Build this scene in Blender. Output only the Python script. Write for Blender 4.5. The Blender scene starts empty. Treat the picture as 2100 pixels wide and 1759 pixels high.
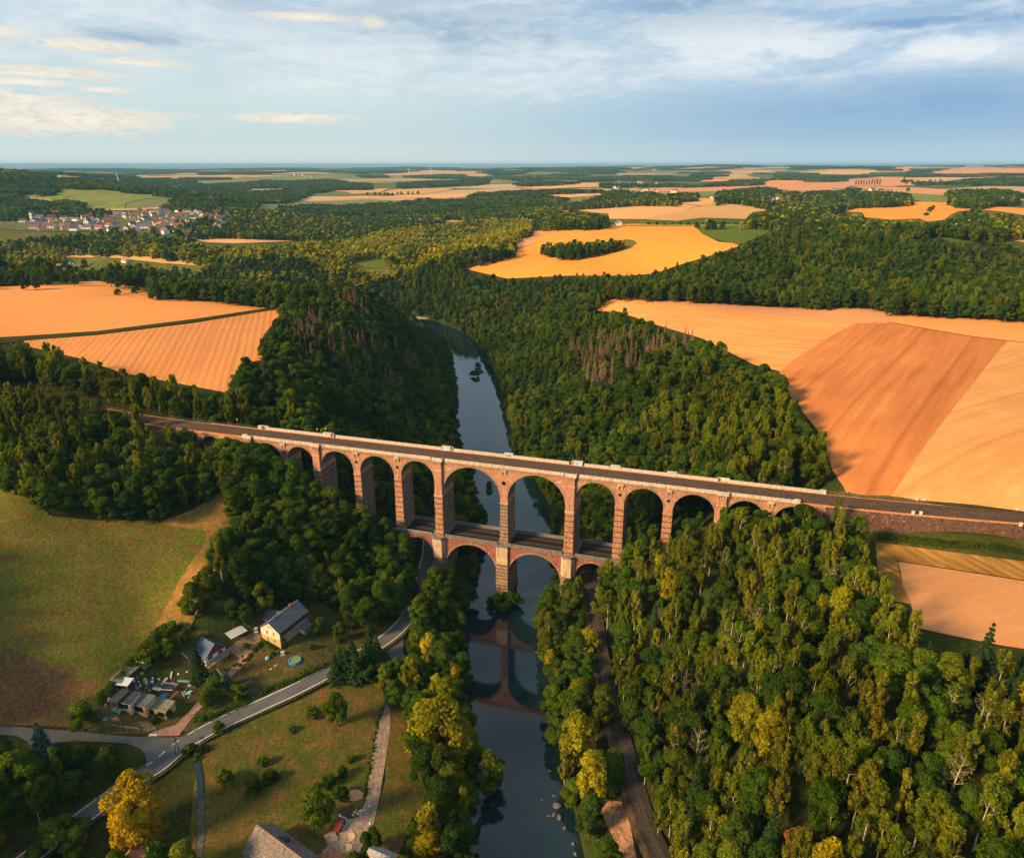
import bpy, bmesh, math, random
import numpy as np
from mathutils import Vector, Matrix, Euler, geometry
R = math.radians
rng = np.random.default_rng(7)
random.seed(7)
sc = bpy.context.scene
C = sc.collection

# ------------------------------------------------------------------ camera
CAM_H = 196.0
PITCH = math.atan((879.5-338)/1470)
cam_d = bpy.data.cameras.new("camera"); cam = bpy.data.objects.new("camera", cam_d); C.objects.link(cam)
cam.location = (0, 0, CAM_H); cam.rotation_euler = (math.pi/2-PITCH, 0, 0)
cam_d.sensor_fit = 'HORIZONTAL'; cam_d.sensor_width = 36; cam_d.lens = 36*1470/2100
cam_d.clip_start = 1; cam_d.clip_end = 120000
sc.camera = cam

# ------------------------------------------------------------------ light
SUN_EL, SUN_AZ = R(27), R(-118)      # azimuth measured from +Y towards +X : the sun stands low on the left
sd = Vector((math.sin(SUN_AZ)*math.cos(SUN_EL), math.cos(SUN_AZ)*math.cos(SUN_EL), math.sin(SUN_EL)))
sun_d = bpy.data.lights.new("sun", 'SUN'); sun = bpy.data.objects.new("sun", sun_d); C.objects.link(sun)
sun_d.energy = 5.0; sun_d.angle = R(13); sun_d.color = (1.0, 0.66, 0.32)
sun.rotation_euler = (-sd).to_track_quat('-Z', 'Y').to_euler()
sc.view_settings.view_transform = 'Standard'; sc.view_settings.look = 'None'
sc.view_settings.gamma = 1; sc.view_settings.exposure = 0.76; sc.view_settings.use_curve_mapping = False
cy = sc.cycles
cy.max_bounces = 5; cy.diffuse_bounces = 2; cy.glossy_bounces = 2; cy.transmission_bounces = 3
cy.volume_bounces = 0; cy.transparent_max_bounces = 4
cy.use_adaptive_sampling = True; cy.adaptive_threshold = 0.02; cy.caustics_reflective = False; cy.caustics_refractive = False
sc.render.use_persistent_data = False

# ------------------------------------------------------------------ node helpers
class NT:
    def __init__(s, tree):
        s.t = tree; s.n = tree.nodes; s.l = tree.links
    def node(s, typ, **kw):
        n = s.n.new(typ)
        for k, v in kw.items():
            if k.startswith('i_'):
                key = k[2:]
                key = int(key) if key.isdigit() else key.replace('_', ' ')
                s.put(n.inputs[key], v)
            else: setattr(n, k, v)
        return n
    def put(s, inp, v):
        if isinstance(v, bpy.types.NodeSocket): s.l.new(v, inp)
        elif isinstance(v, bpy.types.Node): s.l.new(v.outputs[0], inp)
        else:
            if hasattr(inp.default_value, '__len__') and not hasattr(v, '__len__'): v = [v]*len(inp.default_value)
            if hasattr(inp.default_value, '__len__') and len(inp.default_value) == 4 and len(v) == 3: v = (*v, 1)
            inp.default_value = v
    def math(s, op, a, b=None, c=None, clamp=False):
        n = s.n.new('ShaderNodeMath'); n.operation = op; n.use_clamp = clamp
        s.put(n.inputs[0], a)
        if b is not None: s.put(n.inputs[1], b)
        if c is not None: s.put(n.inputs[2], c)
        return n.outputs[0]
    def mix(s, f, a, b, mode='MIX'):
        n = s.n.new('ShaderNodeMix'); n.data_type = 'RGBA'; n.blend_type = mode; n.clamp_factor = True
        s.put(n.inputs['Factor'], f); s.put(n.inputs[6], a); s.put(n.inputs[7], b)
        return n.outputs[2]
    def mr(s, v, a, b, c=0, d=1, interp='SMOOTHSTEP'):
        n = s.n.new('ShaderNodeMapRange'); n.interpolation_type = interp
        s.put(n.inputs['Value'], v)
        for k, x in zip(('From Min', 'From Max', 'To Min', 'To Max'), (a, b, c, d)): s.put(n.inputs[k], x)
        return n.outputs['Result']
    def noise(s, vec, scale, detail=4, rough=.55, dist=0.0):
        n = s.n.new('ShaderNodeTexNoise')
        s.put(n.inputs['Scale'], scale); s.put(n.inputs['Detail'], detail); s.put(n.inputs['Roughness'], rough); s.put(n.inputs['Distortion'], dist)
        if vec is not None: s.put(n.inputs['Vector'], vec)
        return n.outputs['Fac']
    def vmul(s, v, m):
        n = s.n.new('ShaderNodeVectorMath'); n.operation = 'MULTIPLY'; s.put(n.inputs[0], v); s.put(n.inputs[1], m); return n.outputs[0]
    def ramp(s, v, stops):
        n = s.n.new('ShaderNodeValToRGB'); s.put(n.inputs[0], v)
        e = n.color_ramp.elements
        while len(e) < len(stops): e.new(.5)
        for k, (p, c) in zip(e, stops): k.position = p; k.color = (*c, 1)
        return n.outputs[0]

def srgb(r, g, b):
    f = lambda c: (c/12.92 if c <= .04045 else ((c+.055)/1.055)**2.4)
    return tuple(f(x/255) for x in (r, g, b))

# ------------------------------------------------------------------ world: Nishita daylight with cloud layers over it
w = bpy.data.worlds.new("World"); sc.world = w; w.use_nodes = True
t = NT(w.node_tree); w.node_tree.nodes.clear()
tc = t.node('ShaderNodeTexCoord'); sep = t.node('ShaderNodeSeparateXYZ', i_0=tc.outputs['Generated'])
X, Y, Z = sep.outputs
AZ = t.math('ARCTAN2', X, Y); EL = t.math('ARCSINE', Z)
AZ = t.math('MULTIPLY', AZ, 180/math.pi); EL = t.math('MULTIPLY', EL, 180/math.pi)
sky = t.node('ShaderNodeTexSky', sky_type='NISHITA', sun_disc=False, sun_elevation=SUN_EL, sun_rotation=SUN_AZ % (2*math.pi), altitude=300, air_density=1.2, dust_density=1.5, ozone_density=1.5)
base = t.mix(1.0, sky.outputs[0], (0.085, 0.085, 0.085), 'MULTIPLY')
# cloud space: azimuth and elevation in degrees, stretched sideways as layers seen at a low angle are
cv = t.node('ShaderNodeCombineXYZ'); t.put(cv.inputs[0], t.math('MULTIPLY', AZ, .33)); t.put(cv.inputs[1], t.math('MULTIPLY', EL, 1.25)); CV = cv.outputs[0]
cv2 = t.node('ShaderNodeCombineXYZ'); t.put(cv2.inputs[0], t.math('MULTIPLY', AZ, 1.0)); t.put(cv2.inputs[1], t.math('MULTIPLY', EL, 3.2)); CV2 = cv2.outputs[0]
n1 = t.noise(CV, .16, 6, .6, .4); n2 = t.noise(CV, .30, 6, .58, .5); n3 = t.noise(CV2, .6, 6, .55, .3); n4 = t.noise(CV2, .55, 8, .68, .6)
elr = t.mr(EL, 0, 11, 0, 1, 'LINEAR')
clear_l = t.ramp(elr, [(0, srgb(196, 216, 218)), (.35, srgb(203, 223, 224)), (.7, srgb(198, 218, 226)), (1, srgb(172, 200, 220))])
clear_r = t.ramp(elr, [(0, srgb(166, 195, 215)), (.3, srgb(152, 187, 217)), (.6, srgb(168, 198, 224)), (1, srgb(150, 184, 216))])
azr = t.mr(AZ, -14, 24)
clear = t.mix(azr, clear_l, clear_r)
# high veil: white sheets against blue-grey undersides
veil = t.mr(t.math('ADD', t.math('MULTIPLY', n2, .78), t.math('MULTIPLY', n3, .22)), .42, .58)
def spot(u, v, ru, rv, rot=0.0, edge=.9, rag=.8):
    """soft-edged patch centred on a direction (given in degrees), edge torn by noise"""
    a0, e0 = u, v
    dx = t.math('DIVIDE', t.math('SUBTRACT', AZ, a0), ru); dy0 = t.math('SUBTRACT', EL, e0)
    dy = t.math('DIVIDE', t.math('SUBTRACT', dy0, t.math('MULTIPLY', t.math('SUBTRACT', AZ, a0), math.tan(R(rot)))), rv)
    d = t.math('SQRT', t.math('ADD', t.math('MULTIPLY', dx, dx), t.math('MULTIPLY', dy, dy)))
    nn = t.math('MULTIPLY', t.math('SUBTRACT', n4, .5), rag*2)
    return t.mr(t.math('ADD', d, nn), 1.0, 1.0-edge)
def sumspots(L):
    acc = None
    for a in L:
        s_ = spot(*a[:-1], **a[-1]) if isinstance(a[-1], dict) else spot(*a)
        acc = s_ if acc is None else t.math('MAXIMUM', acc, s_)
    return acc
# AZ/EL of picture features: az ~ (u-1050)/1470 rad, el ~ (338-v)/1370 rad
def AE(u, v): return (math.degrees(math.atan((u-1050)/1560)), (338-v)*180/math.pi/1600)
def S(u, v, ru, rv, **k):
    a, e = AE(u, v); return (a, e, ru/27.0, rv/27.5, k)
white = sumspots([S(1500, 130, 430, 80, rot=-2, edge=1.2), S(1150, 180, 330, 60, edge=1.3), S(300, 80, 420, 40, edge=1.0), S(900, 40, 330, 26), S(1750, 60, 300, 30), S(700, 190, 300, 60, edge=1.4), S(1900, 150, 180, 30)])
grey = sumspots([S(960, 95, 330, 50, rot=-3, edge=1.2), S(1400, 45, 300, 40, rot=4, edge=1.2), S(520, 22, 190, 30, edge=1.1), S(330, 125, 200, 18, edge=1.1), S(2000, 40, 230, 40, edge=1.1), S(1830, 105, 220, 13), S(100, 30, 300, 20), S(1900, 230, 500, 60, edge=1.6, rag=.3)])
cream = sumspots([S(120, 262, 260, 34, edge=.5, rag=1.5), S(40, 235, 160, 24, edge=.55, rag=1.5), S(220, 143, 110, 13, edge=.55, rag=1.5), S(320, 165, 90, 10, edge=.6, rag=1.5), S(130, 188, 150, 12, edge=.55, rag=1.5), S(600, 252, 150, 12, edge=.55, rag=1.5), S(650, 77, 110, 11, edge=.7, rag=1.2), S(783, 82, 36, 15, edge=.9, rag=.9), S(250, 212, 60, 7, edge=.6, rag=1.3), S(30, 130, 90, 11, edge=.6, rag=1.5), S(90, 205, 90, 9, edge=.6, rag=1.5)])
c1 = t.mix(t.math('MULTIPLY', veil, t.mr(EL, 3.5, 8, 0, .75)), clear, srgb(228, 235, 238))
c1 = t.mix(t.math('MULTIPLY', white, t.math('ADD', .45, t.math('MULTIPLY', veil, .5))), c1, srgb(234, 240, 243))
c1 = t.mix(t.math('MULTIPLY', grey, t.math('SUBTRACT', .85, t.math('MULTIPLY', veil, .45))), c1, t.mix(azr, srgb(152, 178, 200), srgb(128, 164, 204)))
top = t.mr(EL, 7.0, 11, 0, .75)
c1 = t.mix(t.math('MULTIPLY', top, t.mr(n2, .42, .6)), c1, srgb(160, 186, 208))
c1 = t.mix(t.math('MULTIPLY', cream, .97), c1, t.mix(t.mr(n4, .4, .6), srgb(226, 222, 212), srgb(250, 240, 222)))
hz = t.mr(EL, -0.2, 2.4, .9, 0)
c1 = t.mix(hz, c1, t.mix(azr, srgb(214, 226, 222), srgb(188, 210, 221)))
# the cloud deck above the picture is thinner and lets the Nishita sky through
up = t.mr(EL, 12, 40)
cloudy = t.mix(t.math('MULTIPLY', up, .85), c1, t.mix(t.math('ADD', .5, t.math('MULTIPLY', veil, .45)), base, srgb(188, 200, 214)))
fin = t.mix(t.mr(EL, -3, -.5), base, cloudy)
bgn = t.node('ShaderNodeBackground', i_Color=fin, i_Strength=0.61)
wo = t.node('ShaderNodeOutputWorld'); t.l.new(bgn.outputs[0], wo.inputs[0])

# ------------------------------------------------------------------ object helpers
def tag(o, label=None, cat=None, group=None, kind=None):
    if label: o['label'] = label
    if cat: o['category'] = cat
    if group: o['group'] = group
    if kind: o['kind'] = kind
    return o
def link(o, parent=None):
    C.objects.link(o)
    if parent is not None: o.parent = parent
    return o
def empty(name, loc, rz=0, label=None, cat=None, group=None):
    o = bpy.data.objects.new(name, None); C.objects.link(o); o.location = loc; o.rotation_euler = (0, 0, rz)
    o.empty_display_size = .5
    return tag(o, label, cat, group)
def mesh_np(name, V, F, mats=(), parent=None, smooth=False, mi=None, linkit=True):
    me = bpy.data.meshes.new(name)
    V = np.asarray(V, dtype=np.float32)
    if isinstance(F, np.ndarray):
        k = F.shape[1]
        me.vertices.add(len(V)); me.vertices.foreach_set('co', V.ravel())
        me.loops.add(F.size); me.loops.foreach_set('vertex_index', F.ravel().astype(np.int32))
        me.polygons.add(len(F)); me.polygons.foreach_set('loop_start', (np.arange(len(F))*k).astype(np.int32))
        try: me.polygons.foreach_set('loop_total', np.full(len(F), k, dtype=np.int32))
        except Exception: pass
        if mi is not None: me.polygons.foreach_set('material_index', np.asarray(mi, dtype=np.int32))
        me.polygons.foreach_set('use_smooth', np.full(len(F), smooth))
        me.update(calc_edges=True)
    else:
        me.from_pydata(V.tolist(), [], F)
        if mi is not None: me.polygons.foreach_set('material_index', mi)
        if smooth: me.polygons.foreach_set('use_smooth', [True]*len(F))
        me.update()
    for m in (mats if isinstance(mats, (list, tuple)) else [mats]): me.materials.append(m)
    if not linkit: return me
    o = bpy.data.objects.new(name, me); link(o, parent)
    return o
class MB:
    """collects boxes, prisms, tubes... and builds them as one mesh"""
    def __init__(s): s.V = []; s.F = []; s.M = []
    def add(s, V, F, m=0, xf=None):
        b = len(s.V)
        for v in V:
            v = Vector(v)
            if xf is not None: v = xf @ v
            s.V.append(tuple(v))
        for f in F: s.F.append(tuple(b+i for i in f)); s.M.append(m)
        return s
    def box(s, x0, x1, y0, y1, z0, z1, m=0, xf=None, tx=0, ty=0):
        """tx, ty : inset of the top (batter)"""
        V = [(x0, y0, z0), (x1, y0, z0), (x1, y1, z0), (x0, y1, z0), (x0+tx, y0+ty, z1), (x1-tx, y0+ty, z1), (x1-tx, y1-ty, z1), (x0+tx, y1-ty, z1)]
        return s.add(V, [(0, 3, 2, 1), (4, 5, 6, 7), (0, 1, 5, 4), (1, 2, 6, 5), (2, 3, 7, 6), (3, 0, 4, 7)], m, xf)
    def prism(s, poly, z0, z1, m=0, xf=None):
        n = len(poly)
        V = [(x, y, z0) for x, y in poly]+[(x, y, z1) for x, y in poly]
        F = [tuple(range(n))[::-1], tuple(range(n, 2*n))]+[(i, (i+1) % n, n+(i+1) % n, n+i) for i in range(n)]
        return s.add(V, F, m, xf)
    def tube(s, pts, rad, m=0, n=6, xf=None, cap=True):
        pts = [Vector(p) for p in pts]; rad = rad if hasattr(rad, '__len__') else [rad]*len(pts)
        V = []; F = []
        for i, p in enumerate(pts):
            d = (pts[min(i+1, len(pts)-1)]-pts[max(i-1, 0)]).normalized()
            a = d.orthogonal().normalized() if abs(d.z) < .99 else Vector((1, 0, 0)); a = (a-d*a.dot(d)).normalized(); b = d.cross(a)
            for k in range(n):
                th = 2*math.pi*k/n; V.append(p+(a*math.cos(th)+b*math.sin(th))*rad[i])
        for i in range(len(pts)-1):
            for k in range(n): F.append((i*n+k, i*n+(k+1) % n, (i+1)*n+(k+1) % n, (i+1)*n+k))
        if cap: F += [tuple(range(n))[::-1], tuple(range((len(pts)-1)*n, len(pts)*n))]
        return s.add(V, F, m, xf)
    def build(s, name, mats, parent=None, smooth=False):
        return mesh_np(name, s.V, s.F, mats, parent, smooth, s.M)

# ------------------------------------------------------------------ from pixel directions to places on the land
F0 = 1470.0; cp_, sp_ = math.cos(PITCH), math.sin(PITCH)
def rays(uv):
    uv = np.asarray(uv, float).reshape(-1, 2)
    x = (uv[:, 0]-1050)/F0; y = -(uv[:, 1]-879.5)/F0
    return np.stack([x, cp_+y*sp_, -sp_+y*cp_], 1)
def atz(u, v, z):
    d = rays([(u, v)])[0]; k = (z-CAM_H)/d[2]; return (d[0]*k, d[1]*k, z)
def proj(P):
    P = np.asarray(P, float).reshape(-1, 3)
    zz = P[:, 2]-CAM_H; fw = P[:, 1]*cp_-zz*sp_; up = P[:, 1]*sp_+zz*cp_
    fw = np.maximum(fw, 1e-3)
    return np.stack([1050+F0*P[:, 0]/fw, 879.5-F0*up/fw], 1)
def pip(poly, pts):
    poly = np.asarray(poly, float); x, y = pts[:, 0], pts[:, 1]; ins = np.zeros(len(pts), bool)
    j = len(poly)-1
    for i in range(len(poly)):
        xi, yi = poly[i]; xj, yj = poly[j]
        if yi != yj:
            c = ((yi > y) != (yj > y)) & (x < (xj-xi)*(y-yi)/(yj-yi)+xi)
            ins ^= c
        j = i
    return ins
# bridge frame: s along the face, n away from the camera
BP = np.array([-135.18, 337.88]); BE = np.array([0.95785, -0.28726]); BN = np.array([0.28726, 0.95785])
def bw(s, n, z=0.0):
    p = BP+BE*s+BN*n; return (p[0], p[1], z)
def sn(x, y):
    dx = np.asarray(x)-BP[0]; dy = np.asarray(y)-BP[1]
    return dx*BE[0]+dy*BE[1], dx*BN[0]+dy*BN[1]
# ------------------------------------------------------------------ terrain
CP = []
def cp(*L):
    for a in L:
        u, v, z = a[:3]; h = a[3] if len(a) > 3 else 0
        p = atz(u, v, z+h); CP.append((p[0], p[1], z))
river_px = [(1095, 1840), (1080, 1759), (1062, 1600), (1040, 1450), (1022, 1330), (1040, 1230), (1062, 1120), (1052, 1040), (1003, 930), (985, 830), (965, 750), (928, 692), (872, 662), (830, 652)]
RIV = [atz(u, v, 0)[:2] for u, v in river_px]
RHW = [15, 15, 14, 14.5, 15, 17, 19, 20, 20, 21, 20, 19, 15, 14]
RIV = [(26, -200), (20, 20), (15, 100)]+[tuple(p) for p in RIV]+[(RIV[-1][0]-90, RIV[-1][1]+50), (RIV[-1][0]-260, RIV[-1][1]+60), (RIV[-1][0]-520, RIV[-1][1]+130), (RIV[-1][0]-800, RIV[-1][1]+330)]
RHW = [15, 15, 15]+RHW+[14, 14, 14, 14]
def catmull(P, n=8):
    P = np.asarray(P, float); out = []
    Q = np.vstack([2*P[0]-P[1], P, 2*P[-1]-P[-2]])
    for i in range(1, len(Q)-2):
        for k in range(n):
            q = k/n; p0, p1, p2, p3 = Q[i-1:i+3]
            out.append(.5*((2*p1)+(-p0+p2)*q+(2*p0-5*p1+4*p2-p3)*q*q+(-p0+3*p1-3*p2+p3)*q**3))
    out.append(P[-1]); return np.array(out)
rv = catmull(np.column_stack([RIV, RHW]), 6)
RV, RW = rv[:, :2], rv[:, 2]
def river_dist(x, y):
    """distance to the centre line minus half width (negative in the water)"""
    x = np.asarray(x, float); y = np.asarray(y, float); best = np.full(x.shape, 1e9)
    for i in range(len(RV)-1):
        a, b = RV[i], RV[i+1]; d = b-a; L2 = d@d
        k = np.clip(((x-a[0])*d[0]+(y-a[1])*d[1])/L2, 0, 1)
        dd = np.hypot(x-a[0]-k*d[0], y-a[1]-k*d[1])-(RW[i]+(RW[i+1]-RW[i])*k)
        best = np.minimum(best, dd)
    return best
for i in range(0, len(RV), 3): CP.append((RV[i][0], RV[i][1], 1.0))
cp((900,1500,3.5),(905,1350,4),(900,1700,3.5),(775,1550,5),(700,1759,6),(560,1600,6),(420,1759,6),(330,1545,8),(600,1420,8.5),(830,1280,8.5),(868,1165,9),
   (120,1700,7),(50,1759,7),(0,1759,9),(30,1600,12,8),(60,1510,14),(0,1480,17),(150,1500,12),(350,1400,12.5),(300,1450,11),(480,1320,14.5),(580,1300,14),(620,1340,11.5),(700,1340,9.5),(420,1450,9),
   (200,1400,20),(0,1400,24),(300,1250,25),(0,1200,40),(200,1150,38),(380,1090,38),(0,1010,52),(200,1068,46),(450,1020,47),(330,1200,29),
   (600,1180,18,10),(450,1150,34,8),(700,1200,12,10),(780,1150,14,10),(500,1000,44,10),(600,1050,34,10))
for s_, n_, z_ in ((-80,-6,64),(-80,22,64),(-45,-8,58),(-30,-4,56),(-12,4,50),(3,5,46),(22,5,40),(41,5,35),(62,5,29),(78,3,24),(84,5,14),(93,5,9),(104,5,7),(112,5,4),(112,25,4),(93,30,9),
                   (168,5,7),(179,5,8.5),(179,30,8.5),(179,-30,8.5),(188,5,14),(200,5,32),(211,5,41),(232,5,50),(250,5,57),(270,5,58),(285,-2,57),(300,-2,57.5),(345,2,60),(420,6,63),(480,16,65),(60,30,26),(40,40,34),(20,40,44),(0,40,52),(220,35,46),(250,35,60),(280,40,67),
                   (20,-30,36),(50,-30,28),(75,-30,17),(200,-30,24),(225,-30,38),(255,-30,50)):
    p = bw(s_, n_); CP.append((p[0], p[1], z_))
cp((1350,1759,8.5),(1290,1560,8.5),(1240,1330,8.5),(1212,1190,8.5),(1140,1500,4,8),(1200,1700,5,8),(1170,1300,5,8),
   (1450,1700,20,8),(1600,1650,36,8),(1800,1600,48,8),(2000,1500,58,8),(2100,1720,58,8),(1700,1350,50,8),(1500,1350,32,8),(1400,1250,26,8),(1350,1450,14,8),(1800,1350,58,8),
   (1850,1180,59.5),(2100,1200,62),(2100,1320,62),(1900,1290,59.5),(1950,1120,59.5),(2100,1145,61),(1700,1150,56,8),
   (1740,1000,69),(1900,1000,71),(2100,1000,74),(1650,800,70),(1900,850,77),(2080,800,80),(1750,670,76),(2000,690,82),(1300,640,67),(1500,620,73),(1820,640,80),(2100,660,84),(1230,620,64),(1550,740,66),
   (1250,900,22,12),(1400,900,45,12),(1600,900,62,10),(1110,850,6,10),(1200,780,34,12),(1330,720,55,12),(1500,780,60,10),(1075,700,14,12),(1180,660,48,12),(1000,640,12,12),
   (560,650,71),(540,720,69),(470,800,67),(300,760,69),(100,710,71),(0,700,73),(300,700,73),(0,620,77),(200,610,76),(450,612,74),(300,579,67),(580,628,72),
   (610,610,74,12),(700,600,73,10),(650,700,66,12),(600,800,58,12),(750,800,36,12),(800,700,42,12),(800,625,54,12),(850,750,22,12),(905,860,5,12),(700,870,32,12),(560,860,50,12),(880,720,8,10),
   (100,780,68,12),(250,830,66,8),(100,900,60,12),(300,950,52,12),(450,950,47,10),(0,950,58,12),(0,760,70,12),
   (900,600,16,14),(1200,560,60),(1340,560,62),(1400,545,76,12),(1600,600,68,12),(1900,610,74,12),(2100,600,80,12),(1350,580,58,12),(1720,622,76),(0,578,68),(180,578,68),(350,585,58,10))
def cpr(*L):
    """land seen at a pixel, placed at a chosen forward distance (height follows)"""
    for a in L:
        u, v, r = a[:3]; h = a[3] if len(a) > 3 else 0
        d = rays([(u, v)])[0]; k = r/d[1]; CP.append((d[0]*k, r, CAM_H+d[2]*k-h))
cpr((700,560,1080,14),(480,540,1120,14),(752,535,1230),(560,500,1500,8),(480,490,1620),(940,548,1050),(1060,520,1120),(1150,472,1310),(1420,463,1230),(1500,503,960),(1250,490,1150),(1600,465,1150),(1500,475,1130),
   (1600,500,930,12),(1800,490,900,12),(2000,520,840,12),(1700,475,1020,8),(1900,478,1020,4),(1950,500,880),(2080,520,860),(2080,472,1150),(1900,468,1180),
   (0,540,1150,6),(150,560,980),(300,530,1230,8),(200,520,1300,6),(0,500,1450,6),(300,500,1480,8),
   (80,490,1560),(80,465,1780),(300,490,1580),(300,465,1820),(300,445,2050),(500,490,1600),(500,460,1880),(500,440,2150),(620,480,1720,8),(80,440,2100,8),(0,430,2150,12),
   (200,412,2450),(350,410,2500),(110,405,2500),(0,402,2500,10),(200,390,2750),(350,396,2900),(100,368,3000,12),(0,350,3250,12),(250,384,3200,6),(450,402,3000,10),(450,392,3600,10),(0,350,4200,0),(200,372,4200,10),
   (700,500,1480,8),(700,475,1750,8),(700,445,2250,10),(700,420,2850,10),(700,400,3500),(700,385,4400),(700,370,5900),(500,375,5400),(500,385,4600),(300,368,6200),(300,362,7500),
   (900,500,1450,12),(900,470,1800,10),(950,450,2050,8),(1000,425,2500,8),(1000,402,3200),(1000,390,3900),(1000,378,4900),(1000,366,6800),(1100,462,1700,10),(1100,440,1950,8),(1150,425,2300,8),
   (1300,445,1480),(1300,432,1700),(1300,420,2000,8),(1300,405,2600),(1300,390,3500),(1300,378,4700),(1300,366,6500),(1480,445,1450),(1480,425,1720),(1480,410,2050),(1590,432,1580),(1500,395,3000),(1500,380,4300),(1500,366,6000),
   (1700,448,1400,8),(1700,425,1800,8),(1700,403,2500),(1700,388,3300),(1700,372,4800),(1700,360,7000),(1880,440,1450),(1900,420,1800),(1900,400,2500),(1900,385,3400),(1900,370,4800),(1900,356,7500),(2100,440,1420),(2100,420,1750),(2100,400,2400),(2100,385,3200),(2100,370,4500),(2100,352,8000))
for a_, z12 in ((-75,120),(-50,95),(-40,88),(-36,88),(-28,86),(-20,88),(-10,96),(-2,106),(5,118),(12,130),(20,142),(28,155),(35,165),(50,165),(75,165)):
    for r_, q_ in ((9500, .95), (13000, 1), (24000, .9), (45000, .7)):
        a = R(a_); CP.append((math.sin(a)*r_, math.cos(a)*r_, z12*q_+(10*math.sin(a_*1.7+r_)) * (r_ < 20000)))
for a_ in (-179, -150, -120, -95, 95, 120, 150):
    for r_ in (150, 500, 2500, 12000):
        a = R(a_); x, y = math.sin(a)*r_, math.cos(a)*r_
        CP.append((x, y, 55 if abs(x) > 130 else 6))
cp((-150, 1500, 25), (-150, 1100, 52), (-200, 800, 70), (2250, 1500, 64), (2250, 1000, 76), (2300, 700, 84), (-200, 600, 78))
CPa = np.array(CP)
def conf(x, y): return np.arctan2(x, y), np.log(np.hypot(x, y)+60)
ca, cl = conf(CPa[:, 0], CPa[:, 1])
def kern(r2): return np.where(r2 > 0, .5*r2*np.log(r2+1e-12), 0)
N_ = len(CPa); D2 = (ca[:, None]-ca)**2+(cl[:, None]-cl)**2
K_ = kern(D2)+np.eye(N_)*2e-5
P_ = np.column_stack([np.ones(N_), ca, cl])
A_ = np.block([[K_, P_], [P_.T, np.zeros((3, 3))]])
W_ = np.linalg.solve(A_, np.concatenate([CPa[:, 2], np.zeros(3)]))
def tps(x, y):
    a, l = conf(x, y); sh = a.shape; a = a.ravel(); l = l.ravel(); out = np.empty(a.size)
    for i in range(0, a.size, 20000):
        A, L = a[i:i+20000, None], l[i:i+20000, None]
        out[i:i+20000] = kern((A-ca)**2+(L-cl)**2)@W_[:N_]+W_[N_]+W_[N_+1]*A[:, 0]+W_[N_+2]*L[:, 0]
    return out.reshape(sh)
def ss(x): x = np.clip(x, 0, 1); return x*x*(3-2*x)
azs = np.concatenate([np.linspace(-180, -50, 44)[:-1], np.linspace(-50, 50, 400), np.linspace(50, 180, 44)[1:]])*math.pi/180
rad = np.concatenate([np.array([0.05, 15, 30, 50]), np.geomspace(70, 2000, 380), np.geomspace(2000, 45000, 200)[1:]])
def build_h():
    A, Rr = np.meshgrid(azs, rad, indexing='ij'); x = np.sin(A)*Rr; y = np.cos(A)*Rr
    # evaluate the smooth field on every second node for speed, then refine
    z = tps(x, y)
    rd = river_dist(x, y)
    near = ss((1500-Rr)/300)
    bank = ss((rd+1.0)/9.0)
    zb = np.maximum(z, 1.6+np.clip(rd, 0, 60)*.03)
    z = zb*(1-near)+near*(-2.5+(zb+2.5)*bank)
    far = ss((Rr-2500)/4000)
    z = z+far*(7*np.sin(x*.0021+1)*np.sin(y*.0017)+4*np.sin(x*.005+y*.003))
    f2 = ss((Rr-6500)/3000)*ss((40000-Rr)/12000)
    z = z+f2*(16*np.sin(x*.00062+.8*np.sin(y*.0004))*np.cos(y*.00045)+11*np.sin(x*.0017+y*.0006+1)+5*np.sin(x*.0041-y*.001))
    return x, y, z
GX, GY, GZ = build_h()
def hgt(x, y):
    x = np.asarray(x, float); y = np.asarray(y, float)
    a = np.arctan2(x, y); r = np.hypot(x, y)
    i = np.clip(np.searchsorted(azs, a)-1, 0, len(azs)-2); j = np.clip(np.searchsorted(rad, r)-1, 0, len(rad)-2)
    fa = np.clip((a-azs[i])/(azs[i+1]-azs[i]), 0, 1); fr = np.clip((r-rad[j])/(rad[j+1]-rad[j]), 0, 1)
    return (GZ[i, j]*(1-fa)*(1-fr)+GZ[i+1, j]*fa*(1-fr)+GZ[i, j+1]*(1-fa)*fr+GZ[i+1, j+1]*fa*fr)
def hz1(x, y): return float(hgt(np.array([x]), np.array([y]))[0])
TT = np.geomspace(120, 40000, 700)
def ground(uv, lift=0.0):
    """pixel directions -> first point of the land they meet"""
    d = rays(uv); out = np.empty((len(d), 3))
    Pz = CAM_H+d[:, 2:3]*TT; px_ = d[:, 0:1]*TT; py_ = d[:, 1:2]*TT
    g = Pz-hgt(px_, py_)-lift
    for k in range(len(d)):
        idx = np.where(g[k] < 0)[0]
        if len(idx) == 0: tq = 30000.0
        else:
            i = max(idx[0], 1); a, b = g[k, i-1], g[k, i]; tq = TT[i-1]+(TT[i]-TT[i-1])*a/(a-b+1e-12)
        out[k] = (d[k, 0]*tq, d[k, 1]*tq, 0)
    out[:, 2] = hgt(out[:, 0], out[:, 1])
    return out
def g1(u, v): return tuple(ground([(u, v)])[0])

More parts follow.
